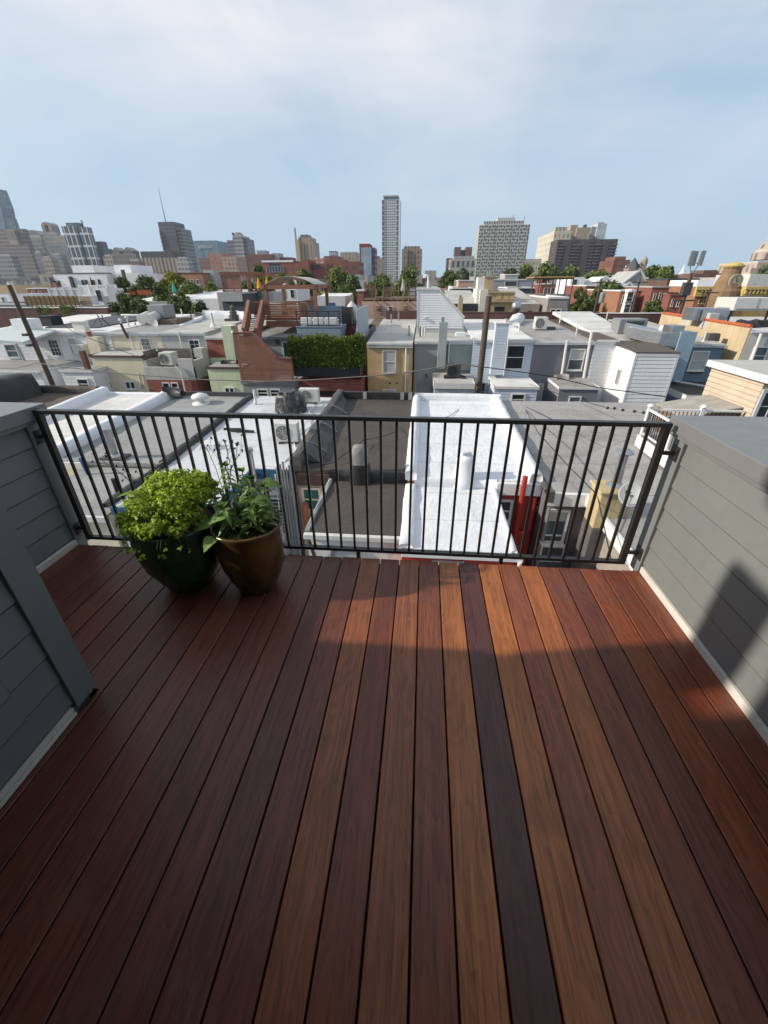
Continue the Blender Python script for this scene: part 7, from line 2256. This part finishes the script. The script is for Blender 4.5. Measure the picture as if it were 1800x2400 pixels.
for k, (p0, p1, yt, Y, mt, lab) in enumerate(((705, 722, 608, 300, fr2, 'narrow red brick stair tower below the tan art deco tower'), (688, 706, 617, 305, fr2, 'low red brick wing at the foot of the tan art deco tower'), (722, 764, 617, 306, fr2, 'red brick range with a dark ribbon window, centre left'), (760, 806, 608, 330, fr2, 'taller red brick block right of the ribbon windowed range'), (800, 842, 613, 312, fm, 'curved-looking dark red brick wing left of the red glass block'), (730, 760, 604, 420, F('fn1', (.40, .20, .15), (.55, .5, .45), 5, 5, .5, .5), 'pink brick block with white windows behind the red brick range'), (797, 836, 591, 560, F('fn2', (.36, .31, .24), (.12, .1, .09), 5, 4, .5, .5), 'beige stone hotel with a dark roof left of the red glass block'), (759, 792, 600, 520, fm, 'brown gabled hall between the red brick ranges'), (771, 786, 588, 620, F('fn3', (.22, .25, .28), (.4, .45, .5), 4, 3, .6, .5), 'small scaffolded grey frame poking above the red brick ranges'), (690, 706, 632, 250, 'mred', 'small red building behind the central trees'))):
    t, o = twr(lab, Y, [('body', p0, p1, yt, 22, mt, 0)], name='brick_block', cat='building')
    if k == 2: winpx(t, 731, 622, 750, 629, Y, fr='dark', proud=.3, style='plain', sill=False, cols=4)
t, o = twr('red edged block with a pale reflective glass front left of the tall white tower', 480, [('red_frame', 842, 866, 571, 26, F('fs', (.24, .035, .035), (.2, .03, .03), 9, 9, .1, .1), 2), ('glass_front', 846, 870, 580, 24, F('fs2', (.30, .36, .40), (.20, .28, .35), 6, 6, .86, .86, jit=.3, wrough=.3), 0), ('side_wing', 868, 878, 580, 24, F('fs3', (.13, .06, .09), (.06, .05, .08), 5, 4, .6, .5), 2)])
NF = 31
Yt = 620
xa, zt = at(895, 468, Yt); xb, _ = at(937, 468, Yt)
ft = F('ft', (.60, .61, .61), (.055, .07, .075), (zt - ZG) / 38, (xb - xa) / 9, .62, .60, roof=(.4, .4, .4), x0=xa, jit=.4)
ft2 = F('ft2', (.56, .58, .58), (.05, .075, .075), (zt - ZG) / 19, (xb - xa) / 7.2, .86, .84, roof=(.4, .4, .4), x0=xa, jit=.4)
t, o = twr('tallest tower, a slim white gridded high-rise at the centre of the skyline', Yt, [('shaft', 895, 937, 468, 26, ft, 0)])
w = xb - xa
for f0, f1 in ((-.005, .15), (.80, .94)):
    MB().box(xa + w * f0, xa + w * f1, Yt - .5, Yt - .02, ZG, zt - .5).build('corner_glazing', ft2, t)
MB().box(xb - w * .05, xb + .4, Yt - .8, Yt + 26, ZG, zt + .2).build('corner_fin', M['mwhite'], t)
a, z1 = at(899, 459, Yt + 2); c, _ = at(933, 459, Yt + 2)
MB().box(a, c, Yt + 2, Yt + 22, zt, z1).build('crown', F('ft3', (.10, .13, .14), (.07, .10, .11), 30, 2.5, .6, .9), t)
MB().box(a - .5, c + .5, Yt + 1.5, Yt + 22.5, z1 - 1, z1 + .3).build('crown_rim', M['mgrey'], t)
twr('small beige block at the left foot of the tall white tower', 520, [('body', 877, 896, 604, 20, F('fu', (.38, .35, .30), (.14, .13, .12), 4.4, 3.8, .5, .5), 0), ('plant_room', 880, 889, 600, 8, 'mdark', 5)], name='apartment_block', cat='building')
fv = F('fv', (.29, .225, .18), (.085, .07, .065), 4.8, 3.6, .42, .55)
t, o = twr('brown art deco apartment tower right of the tall white tower', 520, [('body', 942, 989, 583, 26, fv, 0), ('upper_step', 947, 984, 577, 20, fv, 2), ('left_pier', 942, 955, 584, 3, fv, -2.5), ('right_pier', 976, 989, 584, 3, fv, -2.5)])
twr('low pale block in the gap right of the brown art deco tower', 600, [('body', 996, 1023, 634, 20, F('fw', (.42, .40, .37), (.2, .19, .18), 4, 4, .5, .5), 0)], name='apartment_block', cat='building')
fx1 = F('fx1', (.19, .11, .10), (.06, .05, .055), 5, 6, .6, .45)
twr('dark maroon slabs with a glass link behind the grey classical block', 560, [('left_slab', 1066, 1081, 579, 20, fx1, 0), ('glass_link', 1080, 1094, 586, 16, F('fx2', (.06, .08, .09), (.04, .055, .065), 5, 5, .7, .6), 3), ('right_slab', 1092, 1107, 579, 20, fx1, 0), ('low_slab', 1047, 1067, 605, 20, fx1, -4)])
fx = F('fx', (.36, .35, .325), (.055, .055, .06), 7.5, 4.2, .55, .62, band=.15, bandc=(.42, .41, .39))
t, o = twr('grey classical block with ribbon windows left of the gridded slab', 420, [('body', 1056, 1116, 607, 26, fx, 0), ('attic', 1064, 1112, 600, 20, F('fx3', (.33, .33, .32), (.06, .06, .065), 3.5, 3, .7, .5), 4)], name='office_building', cat='building')
# gridded slab with zigzag balconies
Yg = 520
xa, zt = at(1124, 527, Yg); xb, z2 = at(1243, 527, Yg)
zt = (zt + z2) / 2
fh_ = (zt - ZG) / 22
dd = 30
m_g, nt, b = newmat('zigzag_facade')
s = nd(nt, 'ShaderNodeSeparateXYZ', {0: obco(nt)})
g_ = nt.nodes.new('ShaderNodeNewGeometry')
gn = nd(nt, 'ShaderNodeSeparateXYZ', {0: g_.outputs['Normal']})
v = mth(nt, 'DIVIDE', mth(nt, 'SUBTRACT', s.outputs[2], ZG), fh_)
bw = (xb - xa) / 21
u = mth(nt, 'DIVIDE', mth(nt, 'SUBTRACT', s.outputs[0], xa), bw)
row = mth(nt, 'MODULO', mth(nt, 'FLOOR', v), 2.0)
fu = mth(nt, 'FRACT', mth(nt, 'DIVIDE', mth(nt, 'ADD', u, mth(nt, 'MULTIPLY', row, 1.0)), 3.0))
fv_ = mth(nt, 'FRACT', v)
win1 = mth(nt, 'MULTIPLY', mth(nt, 'LESS_THAN', mth(nt, 'ABSOLUTE', mth(nt, 'SUBTRACT', fu, .32)), .25), mth(nt, 'LESS_THAN', mth(nt, 'ABSOLUTE', mth(nt, 'SUBTRACT', fv_, .64)), .26))
win2 = mth(nt, 'MULTIPLY', mth(nt, 'LESS_THAN', mth(nt, 'ABSOLUTE', mth(nt, 'SUBTRACT', fu, .82)), .12), mth(nt, 'LESS_THAN', mth(nt, 'ABSOLUTE', mth(nt, 'SUBTRACT', fv_, .45)), .36))
seven = mth(nt, 'FRACT', mth(nt, 'DIVIDE', mth(nt, 'ADD', u, .2), 6.9))
gap = mth(nt, 'LESS_THAN', seven, .035)
wm = mth(nt, 'MAXIMUM', mth(nt, 'MAXIMUM', win1, win2), gap)
front = mth(nt, 'GREATER_THAN', mth(nt, 'ABSOLUTE', gn.outputs[1]), .6)
sidew = mth(nt, 'MULTIPLY', mth(nt, 'GREATER_THAN', mth(nt, 'ABSOLUTE', gn.outputs[0]), .6), mth(nt, 'MULTIPLY', mth(nt, 'LESS_THAN', mth(nt, 'ABSOLUTE', mth(nt, 'SUBTRACT', mth(nt, 'FRACT', mth(nt, 'DIVIDE', s.outputs[1], 9.0)), .5)), .22), mth(nt, 'LESS_THAN', mth(nt, 'ABSOLUTE', mth(nt, 'SUBTRACT', fv_, .5)), .22)))
wm = mth(nt, 'MAXIMUM', mth(nt, 'MULTIPLY', wm, front), sidew)
c = mixc(nt, wm, (.43, .43, .40), (.115, .125, .115))
nt.links.new(c, b.inputs['Base Color'])
b.inputs['Roughness'].default_value = .7
t, o = twr('wide pale apartment slab with a zigzag balcony grid, right of centre', Yg, [('slab', 1124, 1243, 527, dd, m_g, 0), ('penthouse', 1135, 1229, 518, 18, F('fy', (.44, .43, .40), (.08, .08, .08), 8, 2.5, .6, .35, z0=zt - 1), 6), ('lift_house', 1167, 1208, 510, 12, F('fy2', (.47, .46, .43), (.3, .3, .28), 9, 9, .1, .1), 9)])
for px, y0, y1 in ((1202, 510, 504), (1228, 518, 506)):
    x, z0 = at(px, y0, Yg + 12); _, z1 = at(px, y1, Yg + 12)
    MB().tube([(x, Yg + 12, z0 - 1), (x, Yg + 12, z1)], .35, 5).build('mast', M['greymetal'], t)
fz1 = F('fz1', (.60, .54, .44), (.20, .17, .14), 6, 4.6, .42, .6, band=.08, bandc=(.5, .45, .38))
twr('cream stone hotel with a sunlit left side behind the dark brown slab', 560, [('body', 1300, 1340, 541, 76, fz1, 0), ('crown', 1303, 1330, 532, 30, F('fz2', (.46, .44, .40), (.15, .14, .13), 14, 4, .5, .6), 6)])
twr('grey flat-topped hotel wing left of the cream hotel', 600, [('body', 1232, 1284, 607, 40, F('fz7', (.40, .40, .38), (.15, .16, .16), 5, 4, .5, .6, roof=(.16, .22, .20)), 0)], name='hotel_wing', cat='building')
twr('tan windowless plant tower above the dark brown slab', 580, [('block', 1353, 1386, 533, 26, F('fz3', (.37, .30, .225), (.30, .24, .18), 9, 11, .1, .5), 0), ('left_block', 1339, 1355, 527, 22, F('fz3', 0, 0, 1, 1), 3), ('roof_unit', 1371, 1376, 526, 6, 'mdark', 8)])
twr('pale blue glass tower behind the right end of the dark brown slab', 600, [('glass_shaft', 1402, 1424, 524, 26, F('fz4', (.46, .50, .53), (.24, .32, .37), 6, 4.2, .62, .6), 0), ('core', 1388, 1406, 531, 22, F('fz5', (.26, .27, .27), (.2, .2, .2), 9, 9, .2, .2), 3), ('top', 1402, 1417, 521, 12, 'mgrey', 6)])
Yd = 440
fz4 = F('fz6', (.085, .070, .068), (.04, .038, .045), (at(1380, 561, Yd)[1] - ZG) / 19, 4.4, .62, .5, jit=.8, roof=(.09, .09, .09))
t, o = twr('wide dark brown apartment slab with stacked balconies, right', Yd, [('slab', 1307, 1449, 561, 22, fz4, 0)])
a, c, y, z = o[0]
for f0, f1 in ((0, .03), (.14, .24), (.42, .55), (.76, .86)):
    MB().box(a + (c - a) * f0, a + (c - a) * f1, y - .9, y - .02, ZG, z - 1).build('brick_pier', F('fz8', (.095, .080, .077), (.1, .08, .08), 9, 9, .05, .05), t)
for f0, f1 in ((.25, .32), (.34, .41), (.56, .63), (.65, .74), (.04, .13), (.88, 1.012)):
    for k in range(17):
        zz_ = ZG + (z - ZG) * (k + 1.2) / 19
        MB().box(a + (c - a) * f0, a + (c - a) * f1, y - 1.3, y - .03, zz_ - .25, zz_ + .45).build('balcony', F('fz9', (.16, .155, .165), (.2, .2, .2), 9, 9, .05, .05), t)
fz10 = F('fz10', (.17, .075, .06), (.11, .05, .04), 4.5, 60, .2, .8)
twr('windowless maroon brick block right of the dark brown slab', 380, [('body', 1440, 1478, 609, 30, fz10, 0), ('upper', 1443, 1468, 601, 20, fz10, 4)], name='brick_block', cat='building')
# churches and domes
x, z1 = at(1495, 603, 330); _, zb = at(1495, 628, 330)
t = thing('church', 'small stone church with a dark pointed spire, right', 'church', (x, 330, ZG))
cst = F('fch', (.30, .26, .20), (.1, .09, .08), 5, 3, .3, .5)
MB().box(x - 4, x + 4, 330, 338, ZG, zb).build('tower', cst, t)
MB().lathe([(5.2, 0), (.1, z1 - zb)], (x, 334, zb), 4, True).build('spire', M['mdark'], t)
a, z2 = at(1501, 618, 332); c, _ = at(1517, 618, 332)
MB().box(a, c, 332, 340, ZG, z2).build('second_tower', cst, t)
MB().lathe([(2.6, 0), (2.2, 2.5), (.1, 5)], ((a + c) / 2 + 1.5, 336, z2), 8).build('turret', cst, t)
a, z2 = at(1478, 622, 334); 
MB().box(a, x, 334, 342, ZG, z2).build('nave', M['mwhite'], t)
x, z1 = at(1605, 620, 320); _, zb = at(1600, 650, 320)
t = thing('steeple', 'slim white steeple left of the antenna pole', 'steeple', (x, 320, ZG))
h = z1 - zb
MB().lathe([(2.6, ZG - zb), (2.6, 0), (2.7, .05 * h), (2.0, .08 * h), (2.0, .3 * h), (2.2, .33 * h), (1.3, .38 * h), (1.1, .5 * h), (.05, h)], (x, 320, zb), 8).build('spire', M['mwhite'], t)
twr('brown flat block with a tree on its roof behind the antenna pole', 260, [('body', 1628, 1693, 641, 20, fm, 0), ('attic', 1650, 1682, 633, 12, 'mbrown', 4)], name='brick_block', cat='building')
fdm = F('fdm', (.42, .35, .28), (.14, .11, .10), 5, 3.6, .45, .6, band=.1, bandc=(.5, .43, .36))
t, o = twr('ornate tan domed building at the right edge of the skyline', 240, [('body', 1762, 1850, 628, 40, fdm, 0), ('attic', 1778, 1850, 612, 30, fdm, 4)], name='domed_building', cat='building')
x, zb = at(1816, 608, 250)
MB().lathe([(7, 0), (7, 3), (6.2, 3.4), (5.2, 6.5), (3.4, 9), (1.9, 10), (1.6, 12), (.1, 15)], (x, 255, zb), 16).build('dome', fdm, t)
for k, (p0, p1, yt, Y, lab) in enumerate(((30, 46, 552, 960, 'slim grey tower rising behind the brown stone block'), (64, 78, 580, 900, 'narrow brownish tower between the stone block and the colonnaded building'), (78, 96, 592, 700, 'mauve grey mid-rise below the colonnaded building'), (96, 118, 604, 640, 'low tan mid-rise left of the white-gridded tower'), (118, 142, 598, 690, 'grey ribbed mid-rise at the foot of the arched stone tower'), (-20, 26, 600, 640, 'wide grey windowed block at the left edge below the stone block'), (240, 262, 600, 660, 'beige hotel block right of the grey-blue slab'), (300, 326, 612, 560, 'reddish mid-rise left of the tan ribbed building'), (412, 440, 606, 620, 'low pale block right of the dark antenna tower'))):
    c_ = ((.20, .20, .22), (.24, .19, .17), (.21, .19, .21), (.34, .28, .22), (.24, .24, .25), (.26, .25, .25), (.36, .31, .25), (.28, .16, .13), (.36, .35, .34))[k]
    twr(lab, Y, [('body', p0, p1, yt, 11, F('fxx%d' % k, c_, (.07, .07, .08), 5.5, 4.4, .55, .55, band=.1, bandc=tuple(v * 1.35 for v in c_)), 0), ('plant_room', p0 + 4, p1 - 4, yt - 4, 8, 'mgrey', 2)], name='mid_rise', cat='building')
# far low blocks that fill the horizon
rf = random.Random(21)
FB = [F('fl_a', (.30, .18, .14), (.1, .08, .08), 4, 3.4, .45, .5), F('fl_b', (.36, .33, .29), (.13, .12, .12), 4, 3.4, .45, .5), F('fl_c', (.42, .42, .41), (.15, .15, .16), 4, 3.6, .5, .5), F('fl_d', (.22, .22, .23), (.08, .08, .09), 4, 3.6, .6, .5)]
NM = ['reddish brick', 'tan', 'pale grey', 'dark grey']
for i in range(74):
    px = -40 + i * 25 + rf.uniform(-9, 9)
    Y = rf.uniform(170, 330)
    w = rf.uniform(14, 44)
    yt = rf.uniform(643, 662) + max(0, (px - 1000) * .004)
    k = rf.randrange(4)
    twr('distant low ' + NM[k] + ' block among the far rooftops', Y, [('body', px, px + w, yt, rf.uniform(12, 24), FB[k], 0)], name='low_block', cat='building', group='distant low ' + NM[k] + ' blocks')
for i in range(58):
    px = -60 + i * 33 + rf.uniform(-12, 12)
    Y = rf.uniform(92, 150)
    w = rf.uniform(26, 52)
    yt = rf.uniform(664, 678)
    k = rf.choice(('mwhite', 'mgrey', 'mred', 'mtan', 'mpink', 'mwhite', 'mlilac'))
    nm = dict(mwhite='white', mgrey='grey', mred='red brick', mtan='tan', mpink='pinkish', mlilac='lilac grey')[k]
    t, X0, X1, z = mh('flat-roofed ' + nm + ' row house among the crowded middle roofs', px, px + w, yt, Y, rf.uniform(9, 14), k, rf.choice(('whiteroof2', 'silver', 'greyroof', 'paleroof')), group='crowded ' + nm + ' row houses', par=.15, parm=rf.choice(('white', None, 'mgrey')))
    for q in range(rf.randint(1, 3)):
        x = rf.uniform(X0 + .5, X1 - .8); y = Y + rf.uniform(1, 6)
        MB().box(x, x + rf.uniform(.4, 1.0), y, y + .8, z - .5, z + rf.uniform(.4, 1.5)).build('chimney', M[rf.choice(('mred', 'mgrey', 'mwhite', 'steel'))], t)
    for q in (.25, .68):
        window(t, 'S', Y, X0 + (X1 - X0) * q, X0 + (X1 - X0) * q + .9, z - 2.4, z - .8, sill=False)
# ------------------------------------------------------------------ haze
m = bpy.data.materials.new('haze_air')
m.use_nodes = True
nt = m.node_tree
nt.nodes.remove(nt.nodes['Principled BSDF'])
v = nd(nt, 'ShaderNodeVolumePrincipled', {'Color': (.78, .88, 1.0, 1), 'Density': .0001, 'Anisotropy': 0.2})
nt.links.new(v.outputs[0], nt.nodes['Material Output'].inputs['Volume'])
MB().box(-2650, 2650, -60, 2650, ZG - 1, 330).build('haze', m, kind='stuff')
